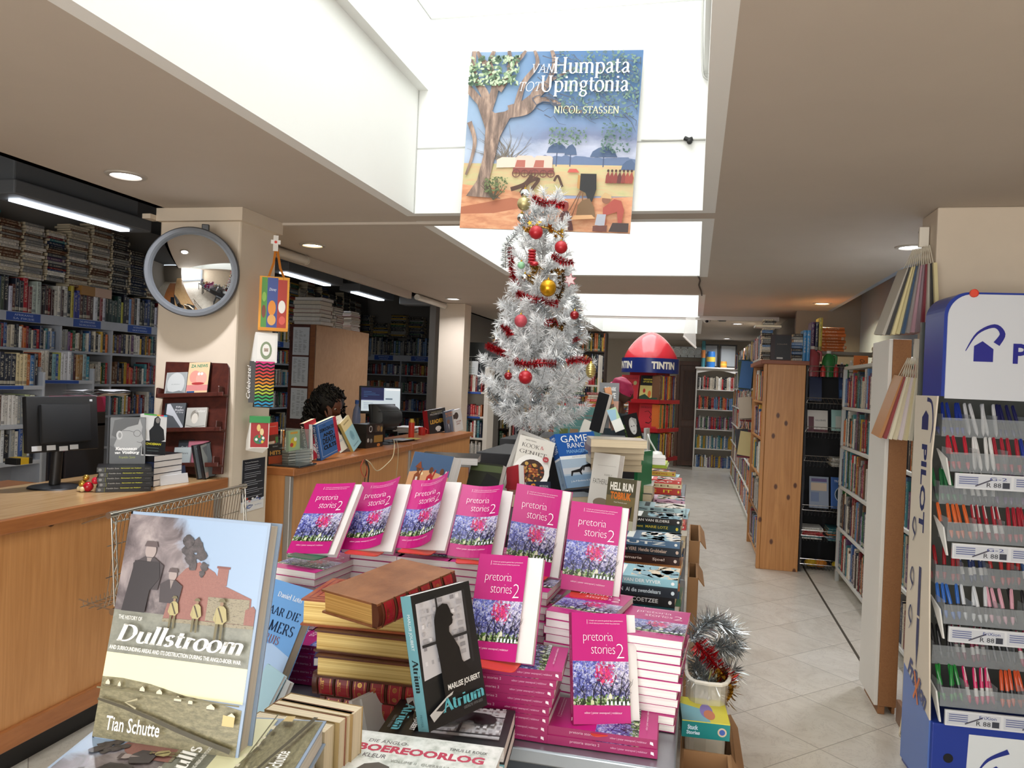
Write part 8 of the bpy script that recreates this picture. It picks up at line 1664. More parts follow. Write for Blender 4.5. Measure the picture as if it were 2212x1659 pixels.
t = empty('storage_tub', (.06,2.0, zb)); tag(t, 'clear plastic tub of tinsel beside the pink books', 'tub'); mb = MB(); TB = mt('#d8d4c8', .15, alpha=.5); n = 20; o = [(.052*math.copysign(abs(math.cos(2*PI*i/n))**.5, math.cos(2*PI*i/n)),.16*math.copysign(abs(math.sin(2*PI*i/n))**.5, math.sin(2*PI*i/n))) for i in range(n)]
mb.add([(x*.92, y*.94,0) for x, y in o]+[(x, y, .2) for x, y in o], [(i, (i+1) % n, n+(i+1) % n, n+i) for i in range(n)]+[tuple(range(n))], TB); mb.build('body', t); mb = MB(); mb.tube([(x*1.02, y*1.02,.2) for x, y in o+[o[0]]], .005, mt('#d8d4c8', .3),6); mb.build('rim', t)
r = random.Random(3)
for lab, m, pts, ln, den in (('silver tinsel heaped over the plastic tub', SILT, [(.02,1.93,.93),(.06,1.98,.97),(.11,2.03,.94),(.13,2.1,.88),(.09,2.0,.9),(.03,1.95,.86),(.07,1.9,.84),(.12,1.96,.86)], .045,3000),('red tinsel lying across the tub', REDT, [(.03,1.92,.93),(.07,1.92,.89),(.11,1.9,.85)], .03,2600),('gold foil garland in the tub', GOLT, [(.08,1.9,.88),(.115,1.89,.84),(.1,1.88,.81)], .03,900)):
 P = smooth_path(pts, 6); mb = MB(); mb.tube(P, .004, m, 5, False); needles(mb, P, ln, den, m, r, .0014 if m is not GOLT else .005, fwd=.15); tag(mb.build('tinsel_garland'), lab, 'garland')
M, w, h = stand((1472,1590),(1576,1602),(1472,1556),.775,0)
t = empty('board_game', M=M); tag(t, 'teal boxed story set with a yellow lid picture by the table corner', 'box'); mb = MB(); mb.box((0,0,0),(w, .13, h), mt('#0f7f7f', .35)); a = Art(mb, lambda u, v, e: (u, -e, v), w, h); a.ftext('Stuck', .12,.5,.22,.3, mat='#c8e0f0', bold=.04); a.ftext('Stories', .1,.2,.28,.25, mat='#c8e0f0', bold=.04); a.disc(w*.84, h*.5, h*.28, h*.28, '#c9b8a0'); a.disc(w*.84, h*.5, h*.18, h*.18, '#3a5aa8'); mb.build('box', t)
mb = MB(); mb.box((0,0, h),(w, .13, h+.002), mt('#d8cf4a', .35)); a = Art(mb, lambda u, v, e: (u, v, h+.002+e), w, .13); a.fpoly([(0,0),(.6,0),(.5,.5),(0,.7)], '#7fb8c8'); a.fdisc(.55,.45,.14,.3, '#8a7ac0'); a.fdisc(.6,.3,.12,.2, '#c87a5a'); mb.build('lid', t)
# === rotating comic stand with the red rocket top
Yt = 8.5; ct = aty(1405,780, Yt); XT = ct.x; zc = aty(1405,775, Yt).z; zl = aty(1405,806, Yt).z; ztop = aty(1405,717, Yt).z; RT = .29
t = empty('comic_stand', (XT, Yt, 0)); tag(t, 'red rotating comic stand with a rocket nose top and blue lettered collar', 'display stand'); RD = mt('#b3212b', .3)
mb = MB(); Hc = ztop-zc; mb.lathe([(RT*1.0*math.sqrt(max(0,1-(i/24)**1.25))**1.15+.001, zc+Hc*i/24) for i in range(25)], mt('#d8323f', .18, coat=.6),48); mb.build('rocket_top', t, 60)
mb = MB(); mb.lathe([(.01, zl),(RT+.02, zl),(RT+.02, zc),(RT-.02, zc)], mt('#1c2f7a', .3),48); a = Art(mb, lambda u, v, e: ((RT+.0205+e)*math.sin(u/(RT+.02)),-(RT+.0205+e)*math.cos(u/(RT+.02)), zl+v),2.0, zc-zl, .0004)
for u in (-.47,.03): a.text('TINTIN', u, (zc-zl)*.26, wd=.28, ht=(zc-zl)*.5, mat='#f2efe2', bold=.05)
mb.build('collar', t, 60)
mb = MB(); mb.cyl((0,0,.02),(0,0, zl),.06, RD, 16); mb.lathe([(.001,.02),(.25,.02),(.27,0)], RD, 28); mb.build('post', t)
RZ = Matrix.Rotation(math.radians(-24),4, 'Z'); tiers = [aty(1405, y, Yt).z for y in (868,928,990)]
for z in tiers:
 mb = MB(); mb.T = RZ; mb.box((-.25,-.25, z-.012),(.25,.25, z), RD)
 for s in range(4): mb.T = RZ @ Matrix.Rotation(PI/2*s, 4, 'Z'); mb.box((-.25,-.25, z),(.25,-.245, z+.03), RD)
 mb.build('shelf', t)
mb = MB(); mb.T = RZ; mb.box((-.16,-.16, tiers[2]),(.16,.16, zl), RD); mb.build('core', t)
def album(M, label, col, art, spine='#d8a83a'): book('comic_album', label, 'book', M, .215,.285,.009, col, front=art, spine_col=spine, pages=PGW, group='comic albums on the rotating stand')
lotus = S([('DIE BLOU LOTUS', .08,.84,.84,.06, '#3a1014')], [('d', .8,.7,.1,.08, '#b8b47a'),('s', [(.3,.7),(.5,.74),(.68,.62),(.6,.5),(.75,.4),(.6,.28),(.4,.3)], .05, '#2a0c10', (.5,1))]); maan = S([('VERKENNERS', .14,.82,.72,.06, '#e8d84a', dict(bold=.03)),('OP DIE MAAN', .14,.73,.72,.06, '#e8d84a', dict(bold=.03))], [('r', 0,.62,1,1, '#17171a'),('r', 0,.1,1,.62, '#d6c87a'),('p', [(0,0),(1,0),(1,.25),(.6,.15),(.3,.3),(0,.2)], '#2f4a35'),('d', .55,.3,.09,.13, '#d8702f'),('d', .25,.42,.07,.08, '#c8392c')]);
BT = Matrix.Translation((XT, Yt, 0))
for k, (z, x, lab, c, art) in enumerate(((tiers[0], -.235, 'red comic album beside the moon album on the top tier', '#c8323c', lotus),(tiers[0], .0, 'comic album with yellow moon landscape on the top tier', '#17171a', maan),(tiers[1], .0, 'red comic album with a dark squiggle on the middle tier', '#c8323c', lotus),(tiers[2], .01, 'pale comic album with a red dot on the lowest tier', '#c9d4d6', S([], [('d', .5,.4,.15,.12, '#c8323c'),('r', 0,.7,1,.9, '#8ab0bc')])))):
 album(BT @ RZ @ pose((x, -.236, z+.002),0,8), lab, c, art)
for k, z in enumerate(tiers): row(BT @ RZ @ Vector((.245,-.23, z+.0015)),66,.42,(.27,.29),(.08,.09),700+k, f'along the aisle face of the {("top", "middle", "lowest")[k]} tier', 'comic spines on the rotating stand', ['red', 'yellow', 'white', 'orange', 'green', 'brown', 'blue', 'dark red'], (.012,.03), name='comic_album')
# === shelves past the second counter and at the far end
Yb = 8.62; xa, xb = aty(958,850, Yb).x, aty(1046,850, Yb).x
t = empty('bookcase', ((xa+xb)/2, Yb, 0)); tag(t, 'white bookcase with blue shelf strips beyond the far counter end', 'bookcase'); o = t.location
zs = [aty(1000, y, Yb).z for y in (845,898,944,991,1040)]
for x in (xa-.012, xb): mb = MB(); mb.box((x-o.x, 0,0),(x+.05-o.x if x > xa else x+.012-o.x, .28, zs[0]+.02 if x < xb else zs[0]+.3), mt('#d2ccc0', .5)); mb.build('side_panel', t)
for i, z in enumerate(zs):
 mb = MB(); mb.box((xa-o.x, 0, z-.022),(xb-o.x, .27, z), mt('#d2ccc0', .5)); mb.build('shelf_board', t)
 if i < 2: mb = MB(); mb.box((xa+.02-o.x, -.003, z-.024),(xb-.04-o.x, 0, z-.002), BLUES); mb.build('shelf_strip', t)
 row((xa+.01, Yb+.01, z),0, xb-xa-.02,((.19,.25),(.12,.14),(.17,.21),(.17,.22),(.2,.23))[i], (.12,.16),400+i, f'on the {nth(i+1)} shelf down of the bookcase beyond the counter' if i < 4 else None, 'books beyond the far counter end', (['red', 'cream', 'off-white', 'black', 'dark red', 'navy'], ['green', 'red', 'orange', 'purple', 'black', 'cream', 'dark red'], ['white', 'teal', 'grey', 'navy', 'black', 'red'], ['white', 'off-white', 'grey'], None)[i], (.014,.028))
mb = MB(); mb.box((xa-o.x, .27,0),(xb-o.x, .28, zs[0]+.02), mt('#d2ccc0', .5)); mb.build('back_panel', t)
M = pose((xa+.02, Yb+.05, zs[0]+.002),0,6); zt = aty(1000,732, Yb).z; w, h = .62, zt-zs[0]
t = empty('picture_frame', M=M); tag(t, 'large dark framed picture standing on the bookcase behind the tree', 'picture'); mb = MB(); mb.box((0,.19,0),(w, .21, h), mt('#2f332f', .4)); mb.build('frame', t); mb = MB(); a = Art(mb, lambda u, v, e: (u, .1895-e, v), w, h); a.frect(.1,.1,.9,.72, '#b9b9b4'); a.frect(.11,.11,.89,.71, '#2b2e2c')
for i in range(7): a.fstroke([(.12+.11*i, .15),(.2+.09*i, .4+.04*(i % 3)),(.15+.1*i, .68)], .012, '#8a8e8a')
mb.build('print', t)
p = aty(1000,800, Yb); mb = MB(); mb.box((0,0,0),(.2,.003,.16), mt('#c9ccc8', .6)); a = Art(mb, lambda u, v, e: (u, -e, v),.2,.16); a.ftext('WES', .25,.7,.3,.16, mat='#4a5a54'); [a.frect(.15,.5-.12*i, .8,.53-.12*i, '#7a8a84') for i in range(4)]; o = mb.build('sign_card'); tag(o, 'pale card with handwriting propped on the books beyond the counter', 'card'); o.matrix_world = pose((p.x-.02, Yb+.0, zs[0]+.2),0,6)
# side shelves past it, and the crowded wall behind the comic stand
x0 = xb+.06; mb = MB()
for X, lab in ((xb+.3, 'narrow white bookcase with orange and black spines behind the tree'),):
 t = empty('bookcase', (X, 9.6,0)); tag(t, lab, 'bookcase')
 for i in range(5): mb = MB(); mb.box((-.2,0,.38*i),(.9,.28,.38*i+.02), mt('#d2ccc0', .5)); mb.build('shelf_board', t); row((X-.18,9.61,.38*i+.021),0,1.05,(.2,.26),(.14,.2),450+i, None, None, ['orange', 'black', 'red', 'yellow', 'white', 'navy'])
 for x in (-.22,.9): mb = MB(); mb.box((x, 0,0),(x+.02,.28,1.92), mt('#d2ccc0', .5)); mb.build('side_panel', t)
Yw = 12.2; t = empty('bookshelf', (-2.1, Yw, 0)); tag(t, 'dark crowded shelves under the ceiling behind the comic stand', 'shelving')
for i in range(7):
 z = .1+.33*i; mb = MB(); mb.box((-1.05,0, z-.02),(.68,.3, z), mt('#3a2a22', .5)); mb.build('shelf_board', t); row((-3.1, Yw+.01, z),0,1.7,(.2,.29),(.14,.22),470+i, None, None, ['black', 'dark brown', 'yellow', 'brown', 'green', 'navy', 'orange', 'cream'])
for x in (-1.07,.68): mb = MB(); mb.box((x, 0,0),(x+.02,.3,2.36), mt('#3a2a22', .5)); mb.build('side_panel', t)
for i in range(7): pile((-1.55+.28*(i % 3),9.3,.0+.001),0,60,(.2,.25),490+i, zmax=1.6+.18*(i % 4)) if i < 3 else None

# === pine bookcase and the aisle shelves beyond
def case(label, loc, parts):
 t = empty('bookcase', loc); tag(t, label, 'bookcase')
 for nm, a, b, m in parts: mb = MB(); mb.box(a, b, m); mb.build(nm, t, bevel=.003)
 return t
PX0, PX1, PY = .585,.93,7.0
case('tall pine bookcase with its knotty end panel toward the viewer', (PX0, PY, 0), [('end_panel', (.03,0,0),(.345,.03,1.79), PINE),('front_frame', (0,0,0),(.028,.06,1.79), PINE),('far_panel', (0,1.2,0),(.345,1.23,1.79), PINE),('top', (-.03,-.02,1.79),(.37,1.25,1.825), wood('pine_top', '#7d3f22', '#98542f', (1,8,8))),('back_panel', (.33,.03,0),(.345,1.2,1.79), PINE)]+[('shelf_board', (.01,.03, z-.02),(.33,1.2, z), PINE) for z in (.1,.45,.8,1.13,1.46)])
for i, z in enumerate((.1,.45,.8,1.13,1.46)): row((PX0+.015, PY+1.19, z+.001),-90,1.12,(.22,.3),(.15,.2),600+i, f'from the far end on the {("lowest", "second", "third", "fourth", "top")[i]} pine shelf', 'books in the pine bookcase', None, (.03,.06))
zp = 1.826
for i, (x, n, w, tr) in enumerate(((.57,22,.1,(.012,.02)),(.82,9,.1,(.024,.03)))): pile((x, PY+.06+.02*i, zp),0, n, (w*.9, w),620+i, (.14,.2), f'of the {("outer", "inner")[i]} pile on the pine bookcase', 'piles on the pine bookcase', ['cream', 'grey', 'off-white', 'dark brown', 'light blue'], tr)
def dark_book(a): a.frect(.2,.05,.95,.95, '#141318'); a.ftext('COLLINS', .3,.6,.5,.05, mat='#8a7a6a'); a.frect(.3,.05,.6,.11, '#c9c6c0')
M = pose((.635, PY+.02, zp+.001),0,4); book('hardcover_book', 'large dark boxed book standing on top of the pine bookcase', 'book', M, .17,.225,.05, '#2a1519', front=dark_book, group='books on the pine bookcase'); lying('open grey book lying across the books on the pine bookcase', (1632,702), zp+.24,0,.2,.15,.014, '#c9c4ba')
for i, (c, n) in enumerate((('#2f7fb8', 'blue'),('#3a88c0', 'blue'),('#5a3a6a', 'purple'),('#2a2a44', 'navy'),('#c9b84a', 'yellow'))): one_book(Matrix.Translation(((.905,.935,1.0,1.035,1.065)[i], PY+(.06 if i < 2 else .3), zp if i < 2 else 1.93)),(.03,.2,(.27,.27,.26,.26,.3)[i]), lin(c), f'{n} tall book, {nth(i+1)} of the row at the wall end above the pine bookcase', 'books by the stairwell wall')
pile((1.085, PY+.3,1.93),0,8,(.2,.21),640,(.2,.24), 'of the orange pile above the wire rack', 'orange books above the wire rack', ['orange'], (.024,.03))
t = empty('wall_shelf', (1.18, PY+.4,1.9)); tag(t, 'grey shelf board on the wall above the wire rack', 'shelf'); mb = MB(); mb.box((-.25,-.15,0),(.4,.2,.028), GREYW); mb.build('board', t); mb = MB(); mb.box((-.2,.17,-1.9),(-.16,.2,0), GREYW); mb.build('leg', t)
# shelves along the far side of the aisle
t = case('white shelving along the aisle beyond the pine bookcase', (.66,8.5,0), [('end_panel', (.0,.0,0),(.45,.025,2.05), mt('#d8d4ca', .5)),('back_panel', (.44,.03,0),(.46,5.6,2.05), mt('#d8d4ca', .5))]+[('shelf_board', (0,.03, z-.02),(.44,5.6, z), mt('#d8d4ca', .5)) for z in (.08,.38,.68,.98,1.28,1.58,1.9)])
for i, z in enumerate((.08,.38,.68,.98,1.28,1.58,1.9)): row((.67-.0,14.05, z+.001),-90,5.4,(.2,.27),(.15,.25),660+i, None, None, ['red', 'white', 'blue', 'yellow', 'teal', 'green', 'orange', 'purple', 'off-white'], (.012,.05))
for k, (px, y0, y1, Y, cs, lab) in enumerate(((1610,757,840,9.6,('#2f6aa8', '#2c4a2c', '#3a5a8a', '#2a4430'), 'blue and green gift bags hanging on the aisle shelves'),(1612,842,905,9.2,('#c8bca8', '#b0a090', '#8a8478', '#d0c4b4', '#a83a3c'), 'cream striped gift bags hanging on the aisle shelves'),(1607,905,985,9.0,('#d8c890', '#1a1a2c', '#8a2a3c', '#22203a'), 'cream and dark gift bags hanging low on the aisle shelves'))):
 p = aty(px, y0, Y); h = p.z-aty(px, y1, Y).z; t = empty('gift_bags', (p.x, Y, p.z-h)); tag(t, lab, 'gift bags', 'gift bags on the aisle shelves'); rr = random.Random(k)
 for i in range(9): mb = MB(); mb.T = Matrix.Rotation(rr.uniform(-.12,.12),4, 'Y'); mb.box((-.07+.003*i, -.14+.032*i, rr.uniform(-.03,.02)),(.07+.002*i, -.125+.032*i, h*.72+rr.uniform(-.02,.02)), mt(cs[i % len(cs)], .4)); mb.tube([(-.03,-.13+.032*i, h*.7),(0,-.13+.016*i, h),(.03,-.13+.032*i, h*.7)], .003, mt(cs[(i+1) % len(cs)], .5),4); mb.build('bag', t)
# white bookcase at the far end
Ye = 14.95; xa, xb = aty(1500,900, Ye).x, aty(1590,900, Ye).x; zz = [aty(1545, y, Ye).z for y in (842,885,928,970,1013)]; zt = aty(1545,797, Ye).z
t = case('white bookcase with an arched top at the far end of the aisle', (xa, Ye, 0), [('side_panel', (0,0,0),(.025,.3, zt), mt('#e2ddd2', .5)),('side_panel', (xb-xa-.025,0,0),(xb-xa, .3, zt), mt('#e2ddd2', .5)),('top', (-.02,-.02, zt),(xb-xa+.02,.3, zt+.03), mt('#e2ddd2', .5)),('back_panel', (.025,.29,0),(xb-xa-.025,.3, zt), mt('#cfc8ba', .5)),('plinth', (0,-.01,0),(xb-xa, .02,.06), mt('#e2ddd2', .5))]+[('shelf_board', (.025,0, z-.02),(xb-xa-.025,.29, z), mt('#e2ddd2', .5)) for z in zz])
mb = MB(); w = xb-xa; mb.extrude([(.025,-.0, zt),(w-.025,-.0, zt)]+[(w-.025-(w-.05)*i/10,0, zt-.09+.06*math.sin(PI*i/10)) for i in range(11)], (0,.02,0), mt('#e2ddd2', .5)); mb.build('arch', t)
for i, z in enumerate(zz): row((xa+.04, Ye+.02, z+.001),0, w-.08,(.2,.26),(.14,.2),680+i, None, None, (['red', 'white', 'black', 'cream'], ['teal', 'light blue', 'orange', 'black', 'red'], ['green', 'purple', 'white', 'red'], ['light blue', 'teal', 'white', 'yellow'], ['blue', 'light blue', 'yellow', 'purple', 'white'])[i], (.016,.034))
for i, (x, c, r_, h) in enumerate(((.12, '#3f7f86', .035,.5),(.26, '#2f6fb0', .08,.3),(.5, '#c98a3a', .06,.12))): t = empty('toy_tub', (xa+x, Ye+.12, zt+.031)); tag(t, ('teal cardboard tube', 'blue round tub', 'orange toy train')[i]+' standing on the far white bookcase', 'toy'); mb = MB(); mb.lathe([(.001,0),(r_, 0),(r_, h*.8),(r_*.9, h),(.001, h)], mt(c, .4),18); mb.build('body', t, 40); mb = MB(); mb.lathe([(r_*1.02, h*.35),(r_*1.02, h*.65)], mt('#d8b84a' if i else '#c87a3a', .4),18); mb.build('band', t)
for x in (.08,.42): t = empty('picture_frame', (xa+x, Ye+.25, zt+.031)); tag(t, 'dark framed picture at the back of the far white bookcase top, '+('door side' if x < .2 else 'shelf side'), 'picture'); mb = MB(); mb.box((0,0,0),(.32,.02,.45), mt('#26241f', .4)); mb.build('frame', t); mb = MB(); mb.box((.03,-.002,.03),(.29,0,.42), mt('#9aa0a0', .3)); mb.build('print', t)
# === wire rack with baskets
RX0, RX1, RY = .95,1.4,7.05
t = empty('wire_rack', (RX0, RY, 0)); tag(t, 'tall wire rack with sloping baskets of magazines and maps beside the pine bookcase', 'rack'); DM = mt('#6f7276', .3,.8)
for x in (0, RX1-RX0): mb = MB(); mb.tube([(x, 0,0),(x, 0,1.82)], .012, DM, 8); mb.tube([(x, .35,0),(x, .35,1.82)], .012, DM, 8); mb.build('post', t)
mb = MB(); mb.box((0,.36,0),(RX1-RX0, .37,1.82), mt('#1b1c20', .7)); mb.build('back_panel', t)
zr = [aty(1790, y, RY).z for y in (803,872,935,998,1105,1160,1222)]; W_ = RX1-RX0
for z in zr:
 mb = MB(); [mb.tube([(0,-.01, z+q),(W_, -.01, z+q)], .003, CHR, 5) for q in (0,.045)]; mb.tube([(W_*i/24,-.012, z+(.045 if i % 2 else 0)) for i in range(25)], .002, CHR, 4); [mb.tube([(W_*i/16,-.01, z),(W_*i/16,.02, z-.05),(W_*i/16,.35, z-.05)], .0015, DM, 4) for i in range(17)]; mb.build('basket', t)
def rackbook(px0, px1, yb, yt, c, label, art=None, lean=14): A, B_ = aty(px0, yb, RY+.05), aty(px1, yb, RY+.05); book('magazine', label, 'magazine', pose((A.x, RY+.05, A.z),0, lean), B_.x-A.x, aty(px0, yt, RY+.05).z-A.z, .012, c, front=art, group='magazines on the wire rack')
rackbook(1795,1852,1098,1030, '#3f66a8', 'blue travel atlas with a round globe on the wire rack', S([('TRAVEL ATLAS', .12,.84,.7,.07, '#dfe6f0')], [('d', .5,.45,.36,.28, '#c9d4de'),('d', .5,.45,.33,.26, '#16303f'),('p', [(.3,.5),(.5,.62),(.7,.5),(.6,.36),(.45,.4)], '#3f7a3a')]))
rackbook(1748,1790,1096,1028, '#8a94a4', 'pale travel book beside the blue atlas on the wire rack', S([], [('r', .08,.55,.9,.8, '#c9b49a'),('r', .08,.2,.5,.5, '#6a7a9a'),('r', .1,.84,.9,.94, '#5a4a7a')]))
rackbook(1744,1788,932,884, '#d2ccc2', 'white brochure with a maroon block on the wire rack', S([('KALLIGRAFIE', .4,.5,.5,.08, '#3a3436')], [('r', .05,.0,.32,.7, '#5a1a24'),('r', 0,0,1,.12, '#5a1a24')])); rackbook(1796,1826,930,884, '#9ac0b8', 'pale green map brochure on the wire rack', S([], [('r', .3,.1,.7,.7, '#c9ccc4')])); rackbook(1828,1848,930,886, '#5a7a9a', 'blue grey magazine at the shelf side of the wire rack')
rackbook(1748,1775,865,812, '#1d2a4a', 'navy brochure in the dark second basket of the wire rack'); rackbook(1812,1848,862,810, '#26406a', 'blue city guide in the dark second basket of the wire rack', S([('CITY', .2,.6,.6,.1, '#d8d8e0')], [('r', .05,.1,.95,.4, '#3f6a9a')]))
def rp(px, z, n, cols, label, w=.2): p = aty(px, 900, RY+.06); pile((p.x, RY+.06, z-.045),0, n, (w*.95, w), int(px),(.2,.24), label, 'flat piles on the wire rack', cols, (.012,.016))
rp(1738, zr[5], 7, ['red', 'teal', 'white', 'dark red'], 'of the red pile in the wire rack basket'); rp(1800, zr[5], 7, ['grey', 'orange', 'teal', 'light blue'], 'of the teal pile in the wire rack basket', .19); rp(1802, zr[3], 5, ['white', 'charcoal', 'off-white'], 'of the white booklets in the wire rack', .17)
for i, (px, c) in enumerate(((1745, '#c9a02c'),(1765, '#c87a2c'),(1805, '#d0b42c'),(1822, '#8a9a8a'))): p = aty(px, 1215, RY+.1); t = empty('packet', (p.x+.03, RY+.12, zr[6]-.045)); tag(t, ('yellow', 'orange', 'bright yellow', 'grey')[i]+' plastic packet in the lowest basket of the wire rack', 'packet', 'packets in the wire rack'); mb = MB(); mb.ball((0,0,.035),.06, mt(c, .25),10,(1,.9,.6)); mb.build('packet', t, 30)
def bottle(px, h, r_, c, cap, label, Y=RY+.1, jug=False):
 p = aty(px, 800, Y); t = empty('bottle', (p.x, Y, zr[0]-.045)); tag(t, label, 'bottle', 'bottles on the wire rack top'); mb = MB(); mb.lathe([(.001,0),(r_, .002),(r_, h*.62),(r_*.8, h*.78),(r_*.3, h*.9),(r_*.28, h*.94)], mt(c, .3),20); mb.build('body', t, 50); mb = MB(); mb.lathe([(r_*.36, h*.9),(r_*.34, h),(.001, h)], mt(cap, .4),14); mb.build('cap', t, 50)
 if jug: mb = MB(); mb.tube(smooth_path([(r_*.6,-.01, h*.85),(r_*1.05,-.015, h*.78),(r_*1.0,-.015, h*.5)]),.012, mt(c, .3),8); mb.build('handle', t, 60)
for b_ in ((1752,.27,.07, '#a84a50', '#d8d4cc', 'large jug of red liquid with a white cap', RY+.16, True),(1789,.23,.055, '#2f7a3c', '#e0e0dc', 'green jug with a handle on the wire rack top', RY+.12, True),(1778,.1,.022, '#c8322c', '#c8322c', 'small red glue bottle beside the green jug', RY+.04),(1806,.11,.02, '#b83038', '#d84a44', 'second red bottle past the green jug', RY+.04),(1818,.13,.028, '#4a3f4a', '#c9c9c4', 'dark spray bottle with a pale top', RY+.08),(1829,.12,.018, '#2a8a4a', '#2a8a4a', 'thin green bottle among the glue bottles', RY+.05),(1838,.15,.026, '#d8d8d0', '#e8e8e4', 'white glue bottle with a dark label', RY+.06),(1850,.14,.024, '#b8b4c4', '#e8e8e4', 'pale lilac glue bottle at the end of the row', RY+.05)): bottle(*b_)
# === book shelf behind the white cabinet panel
SX = 1.2; case('grey metal book shelf beside the white panel, seen edge on', (SX, 4.6,0), [('upright', (.0,2.2,0),(.03,2.24,1.78), mt('#c9ccca', .4,.3)),('back_panel', (.34,0,0),(.35,2.24,1.78), GREYW)]+[('shelf_board', (0,0, z-.025),(.34,2.24, z), mt('#d0d0ca', .5)) for z in (.12,.46,.8,1.13,1.45,1.78)])
for i, z in enumerate((.12,.46,.8,1.13,1.45,1.78)): row((SX+.01,6.8, z+.001),-90,2.15,(.2,.3),(.16,.22),720+i, f'on the {("lowest", "second", "third", "fourth", "fifth", "top")[i]} shelf by the white panel', 'books on the shelf by the white panel', None, (.014,.05)) if i < 5 else pile((SX+.16,6.6, z+.001),-90,6,(.2,.24),730, names=['cream', 'grey', 'off-white'])
p = aty(1860,805,6.75); mb = MB(); h_ = aty(1860,768,6.75).z-aty(1860,845,6.75).z; mb.box((-.055,0,0),(.055,.003, h_), mt('#d8762c', .5)); a = Art(mb, lambda u, v, e: (u-.055,-e, v),.11, h_); a.text('Oorlogboeke !!', .035, h_*.9, wd=h_*.8, ht=.05, mat='#2a1a12', rot=-PI/2, shear=.3); o = mb.build('sign_card'); tag(o, 'orange card with black handwriting hanging on the metal shelf', 'sign'); o.location = (p.x, 6.78, aty(1860,845,6.75).z)
case('tall white panelled cabinet end beside the cream pillar', (.915,4.05,0), [('side_panel', (0,.0,.04),(.018,.35,1.83), mt('#e6e2da', .45)),('end_panel', (.018,-.004,.04),(.1,.02,1.83), CHIP),('back_panel', (.085,.02,0),(.1,.35,1.83), CHIP),('foot', (.018,.0,0),(.05,.3,.04), CHIP)])
# gift bags hanging on the pillar
def bag_bunch(label, px, ytop, yb, cols, seed, n, L, X=.955):
 p = aty(px, ytop, 3.86); t = empty('gift_bags', (X, 3.86, p.z)); tag(t, label, 'gift bags', 'gift bags on the pillar'); r = random.Random(seed); H = p.z-aty(px, yb, 3.86).z
 for i in range(n):
  f = i/(n-1); ang = math.radians(30-36*f); w, h = .16*L, H*.78*(1-.12*f); mb = MB(); mb.T = Matrix.Translation((-.005+.05*f, .1-.22*f, -H*.2-.02*f)) @ Matrix.Rotation(math.radians(8*(.5-f)),4, 'X') @ Matrix.Rotation(ang*.55,4, 'Y'); c = mt(cols[i % len(cols)], .4)
  mb.box((-.012,-w/2,-h*.85),(.002, w/2,0), c); mb.tube([(0,-w*.25,0),(.0,0, H*.2),(0, w*.25,0)], .0022, mt('#d8d0bc', .6),5); mb.build('bag', t)
 mb = MB(); mb.box((.02,-.02,-.01),(.06,.0,.08), mt('#e4ddce', .5)); mb.tube([(.02,0,.06),(.065,0,.06)], .005, mt('#55504a', .4),6); mb.build('hook', t)
bag_bunch('bunch of cream, black and maroon gift bags hanging high on the pillar', 1990,530,760,('#b9b2a4', '#1c1a1a', '#d8cc9a', '#cfc28c', '#2a4a6a', '#8f8a86', '#b08a94', '#8a7a80', '#7a2030'),3,12,1.1)
bag_bunch('lower bunch of cream, red and map printed gift bags on the pillar', 1978,770,985,('#b9814a', '#8a2a2c', '#dcd4bc', '#cfc4a4', '#d8ccd0', '#d4c8a0', '#e0d8c4', '#2f4a3a', '#a01c30'),4,11,1.0)
# === pen display stand
A = atz(1995,1640,.02); AX, AY = .945,3.27; SD = .3
t = empty('pen_display', (AX, AY, 0)); tag(t, 'tall blue and white pen display stand with clear trays by the pillar', 'display stand'); PB = mt('#1c3a9a', .3); PWH = mt('#d6dbe2', .3); PLB = mt('#5f7fc4', .35); ZTOP_ = 1.97
RPEN = Matrix.Rotation(math.radians(4),4, 'Z')
def pb(name, a, b, m, bev=0): mb = MB(); mb.T = RPEN; mb.box(a, b, m); return mb.build(name, t, bevel=bev)
pb('base', (0,-.02,0),(.62, SD, .3), PB, .004); pb('back_panel', (.0, SD-.02,.3),(.62, SD, ZTOP_-.1), mt('#565a56', .4))
mb = MB(); mb.T = RPEN; mb.extrude([(-.006,0,.02),(-.006, SD, .02),(-.006, SD, .42),(-.006,-.0,.3)], (.006,0,0), PLB); mb.extrude([(-.006,0,.3),(-.006, SD, .42),(-.006, SD, 1.56),(-.006,.06,1.56),(-.006,.1,1.3),(-.006,.06,.8)], (.006,0,0), mt('#e3d8c6', .5))
a = Art(mb, lambda u, v, e: (-.0065-e, SD-u, v), SD, ZTOP_, .0003); a.text('PILOT', .1,1.36, wd=.36, ht=.06, mat='#1c2c6a', rot=-PI/2, bold=.03); a.poly([(.09,1.42),(.16,1.42),(.16,1.48),(.13,1.5),(.09,1.47)], '#1c2c6a'); a.stroke(smooth2([(.19,1.37),(.21,1.45),(.19,1.53),(.14,1.545)]),.018, '#1c2c6a', (.2,1))
a.poly([(.13,.86),(.155,.86),(.157,.55),(.143,.44),(.13,.55)], '#2f3566'); a.frect(.43,.33,.53,.335, '#e3d8c6'); a.text('FriXion', .05,.40, wd=.22, ht=.075, mat='#3a4680', bold=.04, rot=-.4); a.stroke([(.13,.43),(.18,.31)], .014, '#e0783a'); a.stroke([(.19,.42),(.13,.32)], .014, '#e0783a')
for z in (.95,.74,.58): a.stroke(smooth2([(.05, z),(.08, z+.05),(.06, z+.1),(.04, z+.06),(.07, z+.03)]),.012, '#2c3566', (.3,1))
mb.build('side_panel', t)
mb = MB(); mb.T = RPEN; n = 10; out = [(0,1.56)]+[(.09-.09*math.cos(PI/2*i/n),1.88+.09*math.sin(PI/2*i/n)) for i in range(n+1)]+[(.62,1.97),(.62,1.56)]; mb.extrude([(x, .04, z) for x, z in out], (0,.2,0), PB); HB = mb.build('header_box', t)
